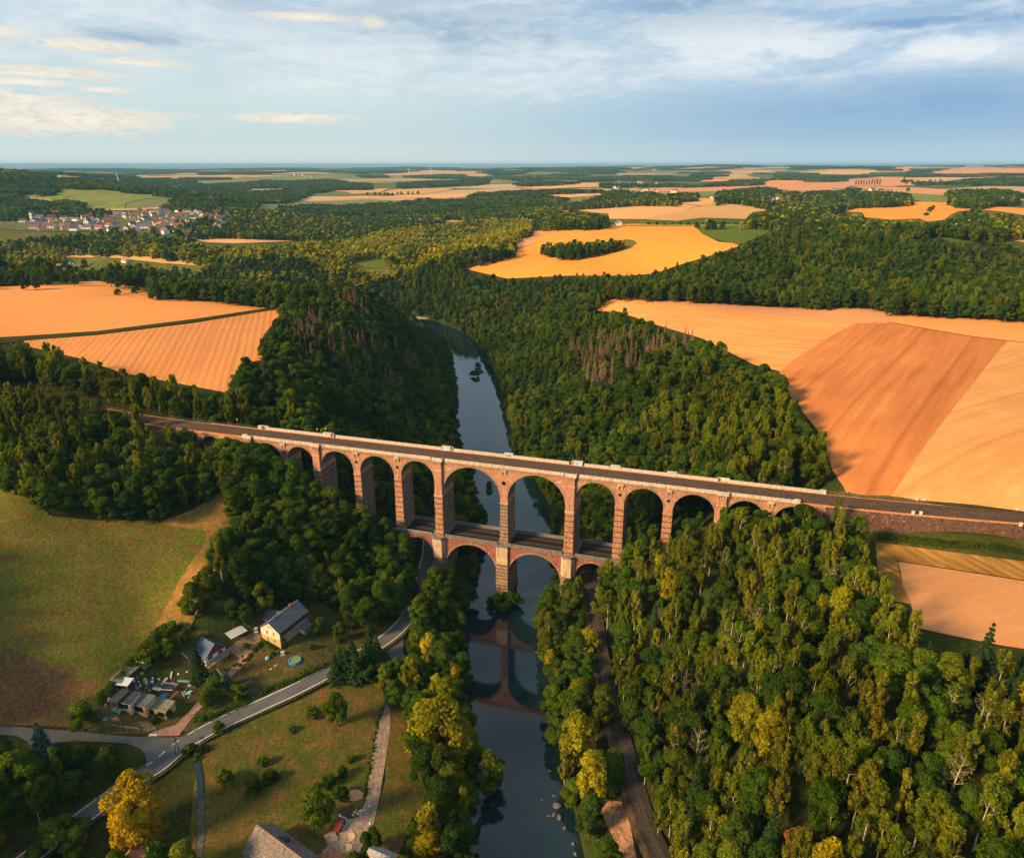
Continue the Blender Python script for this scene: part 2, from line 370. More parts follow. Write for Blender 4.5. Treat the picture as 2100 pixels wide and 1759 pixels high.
# ------------------------------------------------------------------ ground materials (world-space procedural)
def mat(name, rough=.9, spec=.02):
    m = bpy.data.materials.new(name); m.use_nodes = True; q = NT(m.node_tree)
    b = m.node_tree.nodes['Principled BSDF']; b.inputs['Roughness'].default_value = rough; b.inputs['Specular IOR Level'].default_value = spec
    return m, q, b
def pos(q, sx=1, sy=1, sz=1, rz=0):
    g = q.node('ShaderNodeNewGeometry'); mp = q.node('ShaderNodeMapping'); q.put(mp.inputs['Vector'], g.outputs['Position'])
    mp.inputs['Scale'].default_value = (sx, sy, sz); mp.inputs['Rotation'].default_value = (0, 0, rz); return mp.outputs[0]
def grass_mat(name, a, b_, c, sc1=.03, sc2=.35, fine=1.4):
    m, q, b = mat(name); p = pos(q)
    n1 = q.noise(p, sc1, 5, .6); n2 = q.noise(p, sc2, 4, .6); n3 = q.noise(p, fine, 3, .6)
    col = q.mix(q.mr(n1, .38, .62), a, b_); col = q.mix(q.mr(n2, .45, .7), col, c)
    tf = q.noise(pos(q, 1.1, .35, 1.1, .6), 1.0, 5, .75); col = q.mix(.6, col, q.mix(q.mr(n3, .3, .7), (0.3, .3, .25), (1.0, 1.0, 1.0)), 'MULTIPLY'); col = q.mix(.5, col, q.mix(q.mr(tf, .35, .65), (.45, .42, .35), (1.25, 1.22, 1.1)), 'MULTIPLY')
    col = q.mix(1.0, col, (1.35, 1.35, 1.35), 'MULTIPLY')
    q.put(b.inputs['Base Color'], col); bp = q.node('ShaderNodeBump', i_Strength=.6, i_Distance=.6, i_Height=n2); q.put(b.inputs['Normal'], bp.outputs[0])
    return m
def field_mat(name, col1, col2, ang, width, amt=.5, blot=.02, warp=1.0, tram=0.0):
    """ploughed or stubble field: drill rows of a given width running at an angle, blotches"""
    m, q, b = mat(name); p = pos(q, rz=R(ang)); pp = pos(q)
    wv = q.node('ShaderNodeTexWave', wave_type='BANDS', bands_direction='X', i_Scale=math.pi/10/width, i_Distortion=warp*1.6, i_Detail=4.0, i_Detail_Scale=.35)
    q.put(wv.inputs['Vector'], p)
    sx = q.node('ShaderNodeMapping'); sx.inputs['Scale'].default_value = (1, .06, 1); q.put(sx.inputs['Vector'], p)
    st = q.noise(sx.outputs[0], .9/width*2, 5, .6)
    st2 = q.noise(sx.outputs[0], .12/width*2, 4, .6)
    bl = q.noise(pp, blot, 5, .6); fn = q.noise(pp, .8, 3, .7)
    f = q.math('ADD', q.math('MULTIPLY', q.math('SUBTRACT', wv.outputs[0], .5), amt*.16), q.math('MULTIPLY', q.math('SUBTRACT', st, .5), amt*2.8))
    f = q.math('ADD', f, q.math('MULTIPLY', q.math('SUBTRACT', st2, .5), amt*1.6))
    f = q.math('ADD', f, q.math('MULTIPLY', q.math('SUBTRACT', bl, .5), 1.5)); f = q.math('ADD', f, .5, clamp=True)
    col = q.mix(f, col1, col2); col = q.mix(.45, col, q.mix(fn, (.45, .45, .45), (1.4, 1.4, 1.4)), 'MULTIPLY'); col = q.mix(1.0, col, (.95, .88, .82), 'MULTIPLY')
    if tram:
        w2 = q.node('ShaderNodeTexWave', wave_type='BANDS', bands_direction='X', i_Scale=math.pi/10/tram, i_Distortion=.6, i_Detail=1.0, i_Detail_Scale=.2)
        q.put(w2.inputs['Vector'], p)
        col = q.mix(q.mr(w2.outputs[0], .975, 1.0, 0, .32), col, q.mix(1.0, col1, (.62, .57, .57), 'MULTIPLY'))
    q.put(b.inputs['Base Color'], col)
    bp = q.node('ShaderNodeBump', i_Strength=.35, i_Distance=.4, i_Height=wv.outputs[0]); q.put(b.inputs['Normal'], bp.outputs[0])
    return m
M = {}
M['soil'] = grass_mat('woodland_floor', (.026, .042, .008), (.042, .036, .010), (.034, .055, .009))
M['far_green'], q, b = mat('far_farmland'); p = pos(q, .0011, .0019, .0, .3)
vo = q.node('ShaderNodeTexVoronoi', i_Scale=1.0, i_Randomness=.9); q.put(vo.inputs['Vector'], p); sp3 = q.node('ShaderNodeSeparateColor'); q.put(sp3.inputs[0], vo.outputs['Color'])
col = q.ramp(sp3.outputs[0], [(0, (.10, .15, .05)), (.3, (.14, .17, .06)), (.5, (.20, .19, .08)), (.72, (.42, .31, .16)), (1, (.50, .35, .19))]); col = q.mix(.3, col, q.mix(q.noise(pos(q), .01, 4), (.6, .6, .6), (1.3, 1.3, 1.3)), 'MULTIPLY'); q.put(b.inputs['Base Color'], col)

# one sheet of ground to the horizon
na, nr = GX.shape
idx = np.arange(na*nr).reshape(na, nr)
Fq = np.stack([idx[:-1, :-1], idx[:-1, 1:], idx[1:, 1:], idx[1:, :-1]], -1).reshape(-1, 4)
V_ = np.stack([GX, GY, GZ], -1).reshape(-1, 3)
# near terrain takes woodland floor, far terrain (past 2.3 km) open green land
fr = np.repeat(((rad[:-1] > 2300)*1+((rad[:-1] > 1080) & (rad[:-1] <= 2300))*2)[None, :], na-1, 0).reshape(-1).astype(int)
ground_ob = mesh_np('ground', V_, Fq[:, ::-1].copy(), [M['soil'], M['far_green'], grass_mat('valley_meadow', (.075,.10,.018), (.13,.12,.03), (.06,.09,.015), .006, .03, .2)], None, True, fr)
tag(ground_ob, kind='structure')

# ------------------------------------------------------------------ draped sheets
CLEAR = []      # pixel outlines kept free of trees
def densify(poly, step):
    out = []
    for i in range(len(poly)):
        a = np.array(poly[i], float); b = np.array(poly[(i+1) % len(poly)], float); n = max(1, int(np.hypot(*(b-a))/step))
        for k in range(n): out.append(a+(b-a)*k/n)
    return np.array(out)
def smooth_poly(poly, n=3):
    P = np.asarray(poly, float); L = len(P); out = []
    for i in range(L):
        p0, p1, p2, p3 = P[i-1], P[i], P[(i+1) % L], P[(i+2) % L]
        for k in range(n):
            q = k/n; out.append(.5*((2*p1)+(-p0+p2)*q+(2*p0-5*p1+4*p2-p3)*q*q+(-p0+3*p1-3*p2+p3)*q**3))
    return np.array(out)
def sheet(name, W, mt, off=.12, offr=.0004, grid=.011, kind='structure', **kw):
    """W: world outline (n,2). Triangulated on the land with clean borders."""
    W = np.asarray(W, float)[:, :2]
    a, l = np.arctan2(W[:, 0], W[:, 1]), np.log(np.hypot(W[:, 0], W[:, 1]))
    B = densify(np.column_stack([a, l]), grid*.8)
    ga = np.arange(B[:, 0].min(), B[:, 0].max(), grid); gl = np.arange(B[:, 1].min(), B[:, 1].max(), grid)
    Gp = np.array(np.meshgrid(ga, gl)).reshape(2, -1).T
    if len(Gp): Gp = Gp[pip(B, Gp)]
    pts = [Vector(p) for p in np.vstack([B, Gp])] if len(Gp) else [Vector(p) for p in B]
    nb = len(B)
    res = geometry.delaunay_2d_cdt(pts, [(i, (i+1) % nb) for i in range(nb)], [list(range(nb))], 1, 1e-7)
    v = np.array([tuple(p) for p in res[0]]); r = np.exp(v[:, 1]); x = np.sin(v[:, 0])*r; y = np.cos(v[:, 0])*r
    z = hgt(x, y)+off+offr*r
    o = mesh_np(name, np.column_stack([x, y, z]), [tuple(f)[::-1] for f in res[2]], [mt], None, True)
    # face up
    me = o.data; me.update()
    if len(me.polygons) and me.polygons[0].normal.z < 0: me.flip_normals()
    if kind: o['kind'] = kind
    return o
def field(name, px, mt, clear=True, off=.12, sm=0, lift=0.0, **kw):
    P = smooth_poly(px, sm) if sm else densify(px, 25)
    W = ground(P, lift)
    if clear: CLEAR.append((np.asarray(P), float(np.hypot(W[:, 0], W[:, 1]).mean())))
    return sheet(name, W, mt, off, **kw)
def ribbon_z(W, width):
    W = np.asarray(W, float)[:, :2]; T = np.gradient(W, axis=0); T /= np.linalg.norm(T, axis=1)[:, None]; Nn = np.column_stack([T[:, 1], -T[:, 0]])
    L = W-Nn*width/2; Rr = W+Nn*width/2
    zc = np.maximum(np.maximum(hgt(L[:, 0], L[:, 1]), hgt(Rr[:, 0], Rr[:, 1])), hgt(W[:, 0], W[:, 1]))
    zc = np.max([np.pad(zc, 3, 'edge')[i:i+len(zc)] for i in range(7)], 0); zc = np.convolve(np.pad(zc, 3, 'edge'), np.ones(7)/7, 'valid')
    return zc+.0004*np.hypot(W[:, 0], W[:, 1])
def ribbon(name, W, width, mt, off=.2, kind='structure', flat=True, zs=None, parent=None, shift=0.0, offr=.0003):
    """strip of constant width along a world centre line"""
    W = np.asarray(W, float)[:, :2]; T = np.gradient(W, axis=0); T /= np.linalg.norm(T, axis=1)[:, None]
    Nn = np.column_stack([T[:, 1], -T[:, 0]]); wd = np.asarray(width)*np.ones(len(W))
    L = W+Nn*(shift-wd/2)[:, None]; Rr = W+Nn*(shift+wd/2)[:, None]
    if zs is None:
        zc = np.maximum(np.maximum(hgt(L[:, 0], L[:, 1]), hgt(Rr[:, 0], Rr[:, 1])), hgt(W[:, 0], W[:, 1]))
        zc = np.max([np.pad(zc, 2, 'edge')[i:i+len(zc)] for i in range(5)], 0); zc = np.convolve(np.pad(zc, 2, 'edge'), np.ones(5)/5, 'valid')
        zs = zc+off+offr*np.hypot(W[:, 0], W[:, 1])
    else: zs = np.asarray(zs)*np.ones(len(W))+off
    V = np.vstack([np.column_stack([L, zs]), np.column_stack([Rr, zs])]); n = len(W)
    F = [(i, i+1, n+i+1, n+i) for i in range(n-1)]
    o = mesh_np(name, V, F, [mt], parent, True)
    if o.data.polygons[0].normal.z < 0: o.data.flip_normals()
    if kind: o['kind'] = kind
    return o
def pxline(px, n=6, lift=0): return catmull(ground(px, lift)[:, :2], n)

# ------------------------------------------------------------------ water
mw, q, b = mat('river_water', .06, .5)
b.inputs['Base Color'].default_value = (.007, .022, .026, 1); b.inputs['IOR'].default_value = 1.55
p = pos(q); nw = q.noise(p, .5, 4, .6); nw2 = q.noise(p, .05, 3, .5)
bp = q.node('ShaderNodeBump', i_Strength=.10, i_Distance=.12, i_Height=nw); q.put(b.inputs['Normal'], bp.outputs[0])
q.put(b.inputs['Roughness'], q.mr(nw2, .4, .65, .02, .08))
Tn = np.gradient(RV, axis=0); Tn /= np.linalg.norm(Tn, axis=1)[:, None]; Nn = np.column_stack([Tn[:, 1], -Tn[:, 0]])
L_ = RV-Nn*(RW+7)[:, None]; R_ = RV+Nn*(RW+7)[:, None]; n = len(RV)
wat = mesh_np('river', np.vstack([np.column_stack([L_, np.zeros(n)]), np.column_stack([R_, np.zeros(n)])]), [(i, i+1, n+i+1, n+i) for i in range(n-1)], [mw])
if wat.data.polygons[0].normal.z < 0: wat.data.flip_normals()
tag(wat, kind='structure')
WATER_PX = [(990,1900),(988,1700),(998,1600),(985,1500),(975,1450),(965,1330),(978,1230),(1000,1130),(1005,1080),(985,1000),(965,900),(948,800),(935,730),(905,690),(870,672),(845,655),(880,652),(920,668),(962,695),(1000,735),(1022,800),(1030,900),(1085,985),(1112,1040),(1130,1120),(1110,1200),(1075,1310),(1090,1400),(1105,1450),(1145,1600),(1188,1759),(1200,1900)]
def k1(*L): return [(x*.248, 331.8+y*.248) for x, y in L]
def k2(*L): return [(504+.26*x, 331.8+.26*y) for x, y in L]
def k3(*L): return [(1050+.26*x, 331.8+.26*y) for x, y in L]
def k4(*L): return [(1579.2+.248*x, 327.6+.248*y) for x, y in L]
def k5(*L): return [(201.6+.16*x, 1327.2+.16*y) for x, y in L]
def k6(*L): return [(369.6+.16*x, 1192.8+.16*y) for x, y in L]
def k7(*L): return [(462+.2*x, 1596+.2*y) for x, y in L]
def k8(*L): return [(.188*x, 1428+.188*y) for x, y in L]
WH1, WH2 = (.78, .37, .125), (.64, .285, .08)         # ripe stubble
TAN1, TAN2 = (.62, .35, .12), (.50, .27, .09)
PNK1, PNK2 = (.70, .36, .18), (.58, .28, .13)
fm = {}
fm['wheatA'] = field_mat('stubble_orange', WH2, WH1, 60, 9, .30, .006)
fm['wheatB'] = field_mat('stubble_worked', (.54, .235, .08), (.72, .335, .12), -16, 5, .22, .01, .5, 21)
fm['strip'] = field_mat('stubble_striped', (.60, .265, .085), (.84, .41, .13), -52, 7, .75, .008, .5)
fm['brown'] = field_mat('ploughed_brown', (.42, .155, .05), (.64, .265, .085), 38, 8, .60, .010, .8, 33)
fm['tan'] = field_mat('stubble_tan', (.54, .27, .095), (.74, .40, .15), 62, 7, .5, .03, 3, 36)
fm['pink'] = field_mat('harrowed_pink', PNK2, PNK1, 80, 12, .25, .006)
fm['gold'] = field_mat('stubble_gold', (.74, .30, .05), (.88, .375, .065), 40, 10, .25, .004)
fm['mauve'] = field_mat('harrowed_mauve', (.54, .27, .13), (.66, .34, .15), 60, 14, .25, .004)
fm['farwheat'] = field_mat('far_stubble', (.64, .35, .14), (.74, .44, .19), 80, 30, .15, .002)
fm['fartan'] = field_mat('far_tan', (.52, .34, .13), (.62, .40, .16), 80, 40, .15, .002)
fm['green'] = grass_mat('green_crop', (.085, .13, .014), (.11, .145, .018), (.09, .12, .015), .01, .05, .5)
fm['farmead'] = grass_mat('hill_meadow', (.17, .22, .045), (.22, .22, .06), (.12, .17, .03), .004, .02, .1)
fm['straw'] = field_mat('cut_straw', (.20, .10, .025), (.44, .25, .06), -10, 4, .9, .02, 1.5)
fm['verge'] = grass_mat('dry_grass', (.16, .12, .035), (.12, .11, .02), (.22, .10, .035), .06, .4, 2)
fm['meadow'] = grass_mat('meadow_grass', (.078, .110, .011), (.145, .125, .024), (.15, .090, .03), .025, .22, 1.2)
fm['meadow2'] = grass_mat('dry_meadow', (.105, .080, .018), (.062, .078, .012), (.14, .080, .028), .035, .18, 1.3)
fm['bare'] = grass_mat('bare_meadow', (.17, .085, .040), (.135, .088, .032), (.11, .08, .025), .03, .2, 1.2)
fm['orange_grass'] = grass_mat('dry_slope', (.30, .155, .045), (.21, .14, .035), (.12, .11, .02), .08, .35, 1.8)
fm['yard'] = grass_mat('garden_ground', (.040, .052, .010), (.075, .062, .020), (.10, .070, .034), .07, .4, 1.8)

# left plateau
field('wheat_field', [(-130,583),(180,578),(305,577),(305,597),(235,606),(140,612),(-130,622)], fm['wheatA'])
field('wheat_field', [(-130,622),(140,612),(240,606),(305,599),(400,602),(500,612),(585,626),(540,634),(400,655),(200,680),(50,690),(-130,700)], fm['wheatA'])
field('field_boundary', [(-130,700),(50,690),(200,680),(400,655),(540,634),(585,626),(588,633),(400,661),(200,687),(50,700),(-130,722)], grass_mat('hedge_bank', (.035,.045,.012), (.05,.05,.015), (.03,.04,.01)), off=.3)
field('wheat_field', [(48,700),(200,688),(400,663),(575,634),(572,652),(540,690),(530,712),(545,738),(500,745),(465,806),(380,790),(250,765),(160,735),(60,712)], fm['wheatB'])
# right plateau
field('wheat_field', [(1212,604),(1290,603),(1500,609),(1700,620),(1848,631),(1822,663.5),(1755,664),(1700,658),(1600,648),(1400,628),(1262,612),(1240,612)], fm['mauve'])
field('wheat_field', [(1218,640),(1222,628),(1262,612),(1400,628),(1600,648),(1700,656),(1755,662),(1700,692),(1640,730),(1598,762),(1545,748),(1440,695),(1330,662),(1270,640)], fm['strip'])
field('wheat_field', [(1848,631),(2000,636),(2230,652),(2230,716),(2065,699),(1990,690),(1822,661)], fm['wheatA'])
field('ploughed_field', [(1755,662),(1822,662),(1990,691),(2066,700),(2030,742),(1960,832),(1900,910),(1826,1022),(1735,1012),(1705,960),(1690,900),(1650,850),(1610,800),(1598,762),(1640,730),(1700,692)], fm['brown'])
field('wheat_field', [(2066,700),(2230,717),(2300,900),(2300,1075),(1990,1035),(1826,1022),(1900,910),(1960,832),(2030,742)], fm['tan'])
field('grass_verge', [(1660,621),(1760,615),(1830,624),(1840,628),(1760,624)], fm['green'], off=.3)
# small fields in front of the retaining wall
field('grass_verge', [(1775,1075),(1900,1090),(2230,1118),(2230,1166),(2100,1152),(1795,1112)], grass_mat('verge_green', (.05,.062,.012), (.075,.07,.018), (.05,.06,.01)), off=.15)
field('stubble_field', [(1795,1112),(2100,1152),(2230,1168),(2230,1206),(2100,1190),(1840,1150),(1850,1200),(1870,1240),(1810,1228),(1800,1170)], fm['straw'])
field('wheat_field', [(1842,1152),(2100,1192),(2230,1208),(2230,1350),(2060,1325),(1960,1305),(1880,1288),(1868,1240),(1850,1200)], field_mat('harrowed_near', (.50,.25,.11), (.62,.32,.14), 75, 6, .35, .02))
# middle: the orange field with its copse
field('wheat_field', [(932,547),(1000,532),(1062,515),(1056,492),(1075,480),(1100,474),(1180,464),(1300,460),(1420,462),(1440,480),(1475,497),(1520,505),(1440,530),(1380,548),(1340,562),(1290,566),(1170,566),(1040,572)], fm['gold'])
field('wheat_field', [(1056,492),(1075,480),(1100,474),(1180,464),(1210,466),(1130,478),(1090,492),(1100,500),(1062,512)], fm['mauve'], off=.6)
field('green_field', [(1422,461.5),(1600,464),(1575,478),(1530,500),(1510,503),(1475,495),(1440,479)], fm['green'], off=.6)
field('grass_verge', [(1262,518),(1290,508),(1306,501),(1300,494),(1282,492),(1270,500),(1180,530),(1130,538)], grass_mat('copse_edge', (.16,.13,.03), (.10,.12,.02), (.14,.12,.03)), off=.6, clear=False)
field('green_field', [(706,533),(745,524),(775,520),(800,540),(795,549),(750,549)], fm['green'])
field('wheat_field', [(376,488),(430,483),(490,483),(620,488),(625,494),(560,497),(480,500),(430,498)], fm['farwheat'])
field('wheat_field', [(105,522),(150,516),(300,520),(420,537),(405,545),(330,540),(240,530),(120,527)], fm['fartan'])
field('green_field', [(-60,573),(0,574),(60,571),(150,573),(255,575),(180,577),(-60,582)], fm['green'], off=.3)
field('wheat_field', [(550,549),(570,552),(560,556)], fm['farwheat'])
# right middle distance
field('wheat_field', k3((400,395),(360,370),(640,355),(1000,330),(1280,328),(1480,352),(1350,395),(1010,455),(770,455),(760,410),(620,400),(520,385)), fm['farwheat'])
field('wheat_field', k3((1100,322),(1480,292),(1680,298),(1560,340),(1500,352),(1280,326)), fm['farwheat'], off=.5)
field('wheat_field', k3((1010,455),(1350,395),(1500,352),(1690,306),(1900,330),(2095,380),(1900,400),(1840,455),(1500,445),(1300,470)), fm['fartan'])
field('wheat_field', k3((150,520),(600,506),(600,518),(430,545),(180,560),(155,560)), fm['mauve'])
field('grass_verge', k3((590,545),(780,515),(1000,500),(1420,500),(2060,500),(2060,510),(1420,512),(900,512),(600,550)), grass_mat('lane_verge', (.30,.26,.04), (.20,.2,.03), (.3,.25,.05), .02, .1), off=.8)
field('wheat_field', k4((420,435),(700,380),(1000,372),(1250,350),(1420,355),(1580,375),(2100,405),(2300,415),(2300,475),(2100,462),(1900,430),(1700,415),(1560,430),(1440,500),(1300,515),(1240,490),(1000,500),(780,478),(760,440),(600,432)), fm['gold'])
field('green_field', k4((1020,272),(1150,278),(1300,290),(1480,300),(1480,350),(1570,372),(1420,355),(1250,350),(1180,335),(1170,300)), fm['farmead'], off=.8)
field('green_field', k4((1230,612),(1330,590),(1480,590),(1700,640),(1900,670),(2100,700),(2300,720),(2300,760),(2100,745),(1850,710),(1500,690),(1380,650)), grass_mat('lush_green', (.055,.095,.018), (.075,.11,.022), (.06,.1,.02), .01, .05, .5))
field('wheat_field', k4((1600,622),(1900,620),(2300,610),(2300,715),(2100,690),(1900,655)), fm['farwheat'], off=.5)
field('wheat_field', k4((1000,228),(1480,250),(1490,303),(1300,290),(1020,270),(1010,252),(880,258),(690,236),(720,226)), fm['pink'])
field('wheat_field', k4((-20,190),(290,180),(530,180),(690,205),(640,240),(350,262),(80,258),(-20,222)), fm['pink'])
field('wheat_field', k4((530,180),(700,165),(1080,150),(1100,190),(1180,215),(1010,226),(950,226),(690,226)), fm['pink'], off=.9)
field('wheat_field', k4((810,150),(1100,140),(1800,140),(1900,148),(1640,158),(1420,185),(1250,178),(1120,168)), fm['farwheat'])
field('wheat_field', k4((230,102),(420,92),(830,90),(1180,84),(1150,100),(830,108),(800,126),(500,128),(300,115)), fm['farwheat'])
field('wheat_field', k4((985,68),(1200,66),(1180,84),(985,82)), fm['gold'])
field('wheat_field', k4((1280,100),(1400,82),(1700,66),(2300,72),(2300,130),(1850,108),(1700,118),(1400,118)), fm['pink'])
field('green_field', k4((1920,66),(2300,72),(2300,82),(1920,74)), fm['farmead'], off=3)
field('wheat_field', k4((2070,252),(2300,245),(2300,330),(2000,345),(2080,310)), fm['fartan'])
field('green_field', k4((1180,222),(1400,228),(1730,212),(1700,222),(1400,240)), fm['green'], off=1)
field('wheat_field', k4((0,165),(280,168),(290,182),(0,196),(-100,190)), fm['gold'])
field('wheat_field', k3((1040,215),(1480,192),(1800,185),(2100,175),(2130,190),(1760,215),(1700,232),(1400,240),(1060,235)), fm['pink'])
field('green_field', k3((1400,242),(1650,232),(1640,262),(1500,275)), fm['farmead'])
field('wheat_field', k3((10,195),(400,178),(700,168),(705,200),(500,205),(300,216),(120,212)), fm['farwheat'])
field('wheat_field', k3((240,252),(700,235),(720,262),(600,275),(440,285),(280,268)), fm['farwheat'])
field('green_field', k3((345,322),(420,292),(640,280),(660,292),(560,312)), grass_mat('olive_field', (.17,.17,.04), (.2,.18,.05), (.16,.16,.04), .01,.05,.3))
field('green_field', k3((380,162),(700,150),(1000,150),(1500,150),(1650,160),(1480,178),(1200,168),(700,165)), fm['green'])
field('wheat_field', k3((1540,125),(1680,100),(1830,102),(1920,128),(1700,142)), fm['fartan'])
field('wheat_field', k3((1450,150),(1760,145),(1650,160),(1500,162)), fm['gold'], off=2)
field('wheat_field', k3((860,225),(1000,212),(1000,225),(880,232)), fm['farwheat'])
field('green_field', k3((1860,100),(2100,95),(2100,125),(1960,135)), fm['green'])
field('green_field', k3((150,480),(200,462),(240,455),(200,490)), fm['green'])
# far centre
field('wheat_field', k2((560,238),(700,218),(1130,214),(1060,245),(840,258),(800,242),(680,232),(600,245)), fm['fartan'])
field('wheat_field', k2((1060,248),(1150,225),(1500,205),(1740,196),(1750,215),(1640,210),(1560,240),(1350,258),(1100,262)), fm['fartan'])
field('wheat_field', k2((660,282),(950,272),(1100,275),(1500,262),(1780,258),(1790,270),(1680,282),(1560,292),(1400,285),(1050,290),(720,298)), fm['farwheat'])
field('green_field', k2((970,190),(1010,172),(1200,170),(1190,215),(1010,212)), fm['green'])
field('wheat_field', k2((1400,485),(1420,468),(1560,462),(1580,438),(1700,445),(1790,465),(1600,480)), fm['fartan'])
field('green_field', k2((340,380),(560,378),(730,420),(700,470),(500,470),(330,440)), grass_mat('scrub', (.07,.10,.02), (.12,.12,.03), (.08,.1,.02), .02,.06,.3), clear=False)
field('wheat_field', k2((140,400),(300,388),(325,392),(320,432),(300,412),(220,412)), fm['fartan'])
field('wheat_field', k2((720,415),(1110,412),(1110,420),(760,424)), fm['fartan'], off=1)
field('wheat_field', k2((1090,95),(1380,72),(1600,68),(1960,92),(1940,125),(1740,120),(1640,98),(1380,105),(1260,112),(1100,112)), fm['fartan'])
field('wheat_field', k2((480,108),(760,90),(1080,90),(1000,98),(560,112)), fm['farmead'])
field('green_field', k2((200,112),(340,100),(590,108),(720,112),(700,130),(540,140),(350,150),(100,142)), fm['farmead'])
field('wheat_field', k2((1860,135),(2100,130),(2100,170),(1960,150)), fm['farmead'])
field('wheat_field', k2((0,205),(560,200),(560,208),(0,214)), fm['farmead'])
field('wheat_field', k2((-140,100),(190,98),(200,110),(0,120)), fm['fartan'])
field('green_field', k2((580,110),(860,106),(800,122),(640,130)), fm['farmead'])
# left hill and village surroundings
field('green_field', k1((90,282),(280,268),(470,268),(480,245),(460,208),(520,210),(720,240),(740,218),(860,222),(1160,252),(1300,270),(1600,300),(1470,300),(1200,310),(1100,330),(1040,345),(1030,385),(1360,380),(1370,395),(900,405),(800,388),(790,350),(660,335),(560,318),(430,318),(380,296)), fm['farmead'])
field('wheat_field', k1((880,398),(1200,392),(1380,375),(1380,390),(1200,405),(900,410)), fm['fartan'], off=1.5)
field('wheat_field', k1((1000,110),(1250,108),(1550,92),(1700,92),(1660,105),(1250,118)), fm['fartan'])
field('wheat_field', k1((1070,130),(1400,120),(1700,108),(2050,112),(2500,120),(2100,130),(1500,128),(1150,138)), fm['fartan'])
field('wheat_field', k1((400,120),(520,122),(540,138),(420,132)), fm['fartan'])
field('green_field', k1((1570,150),(1700,150),(2100,130),(2300,135),(2100,160),(1680,185)), fm['farmead'])
field('green_field', k1((1500,245),(1600,235),(1670,245),(1600,258)), fm['farmead'])
# far strips towards the horizon
for (u0, u1, v0, v1, mk_) in ((-100,180,352,353.2,'fartan'),(520,800,350.5,351.5,'fartan'),(1250,1420,352,355,'farmead'),(1060,1160,352,357,'farmead'),(1270,1400,345.5,346.6,'fartan'),(1460,1570,346.5,348.5,'farwheat'),(1580,1700,350,353,'farmead'),
    (1700,1745,340,341.5,'farwheat'),(1785,1900,339,340.6,'farwheat'),(1900,2150,341,343,'fartan'),(1340,1420,357,360,'farmead'),(1105,1200,368,371,'farmead'),(1280,1345,349.5,351.5,'farwheat'),(1560,1640,343.5,345.5,'farwheat'),(900,1010,356,358,'farmead'),(830,900,349,350,'fartan'),(1180,1260,360,362,'green')):
    field('wheat_field', [(u0, (v0+v1)/2), (u0+.3*(u1-u0), v0), (u1, v0+.3), (u1-.1*(u1-u0), v1), (u0+.1*(u1-u0), v1+.2)], fm[mk_])

for vp in (k1((0,470),(420,450),(850,440),(1020,425),(1190,395),(1450,390),(1700,400),(1960,410),(2100,470),(1960,520),(1880,560),(1690,605),(1500,618),(1300,603),(900,578),(600,582),(300,578),(0,560)),):
    field('village_green', vp, grass_mat('village_green', (.10,.12,.045), (.16,.14,.07), (.07,.10,.03), .01, .05, .3), off=.5, clear=False)
# near left: meadow, dry slope
field('meadow', [(-160,985),(0,990),(55,1022),(110,1060),(200,1068),(330,1068),(395,1052),(440,1035),(425,1090),(410,1130),(380,1170),(330,1262),(300,1310),(262,1375),(215,1412),(170,1440),(150,1490),(-160,1485)], fm['meadow'], sm=0, off=.15)
field('bare_ground', [(-160,1300),(0,1322),(90,1360),(200,1412),(170,1440),(148,1492),(-160,1480)], fm['bare'], off=.25, sm=0)
field('dry_slope', [(320,1075),(400,1045),(465,1002),(500,985),(480,1100),(440,1180),(390,1290),(340,1330),(290,1345),(262,1375),(300,1310),(330,1262),(380,1170),(410,1130),(425,1090)], fm['orange_grass'], off=.28)
CLEAR.pop(); CLEAR.append((np.array([(320,1075),(400,1045),(470,1005),(470,1050),(430,1110),(395,1180),(340,1270),(300,1330),(262,1375),(300,1310),(330,1262),(380,1170)]), 380.0))
field('meadow', [(405,1535),(470,1500),(560,1450),(660,1400),(700,1395),(780,1400),(790,1430),(780,1500),(765,1600),(740,1700),(700,1790),(640,1900),(400,1900),(390,1700)], fm['meadow2'], off=.15)
field('meadow', [(795,1440),(840,1440),(850,1540),(880,1640),(830,1720),(760,1900),(725,1900),(760,1720),(790,1600)], fm['meadow2'], off=.15)
field('garden_ground', [(215,1420),(262,1372),(300,1345),(345,1290),(380,1290),(470,1300),(540,1260),(640,1225),(760,1300),(740,1340),(660,1382),(560,1425),(470,1470),(420,1495),(330,1505),(200,1505),(140,1480),(150,1440)], fm['yard'], off=.14)
GARDEN = CLEAR[-1][0]

field('scree', [(1230,1665),(1248,1642),(1275,1645),(1292,1690),(1305,1759),(1318,1820),(1285,1820),(1268,1740),(1248,1700)], grass_mat('pink_scree', (.42,.22,.16), (.34,.18,.13), (.14,.13,.04), .3, .9, 3), off=.3)
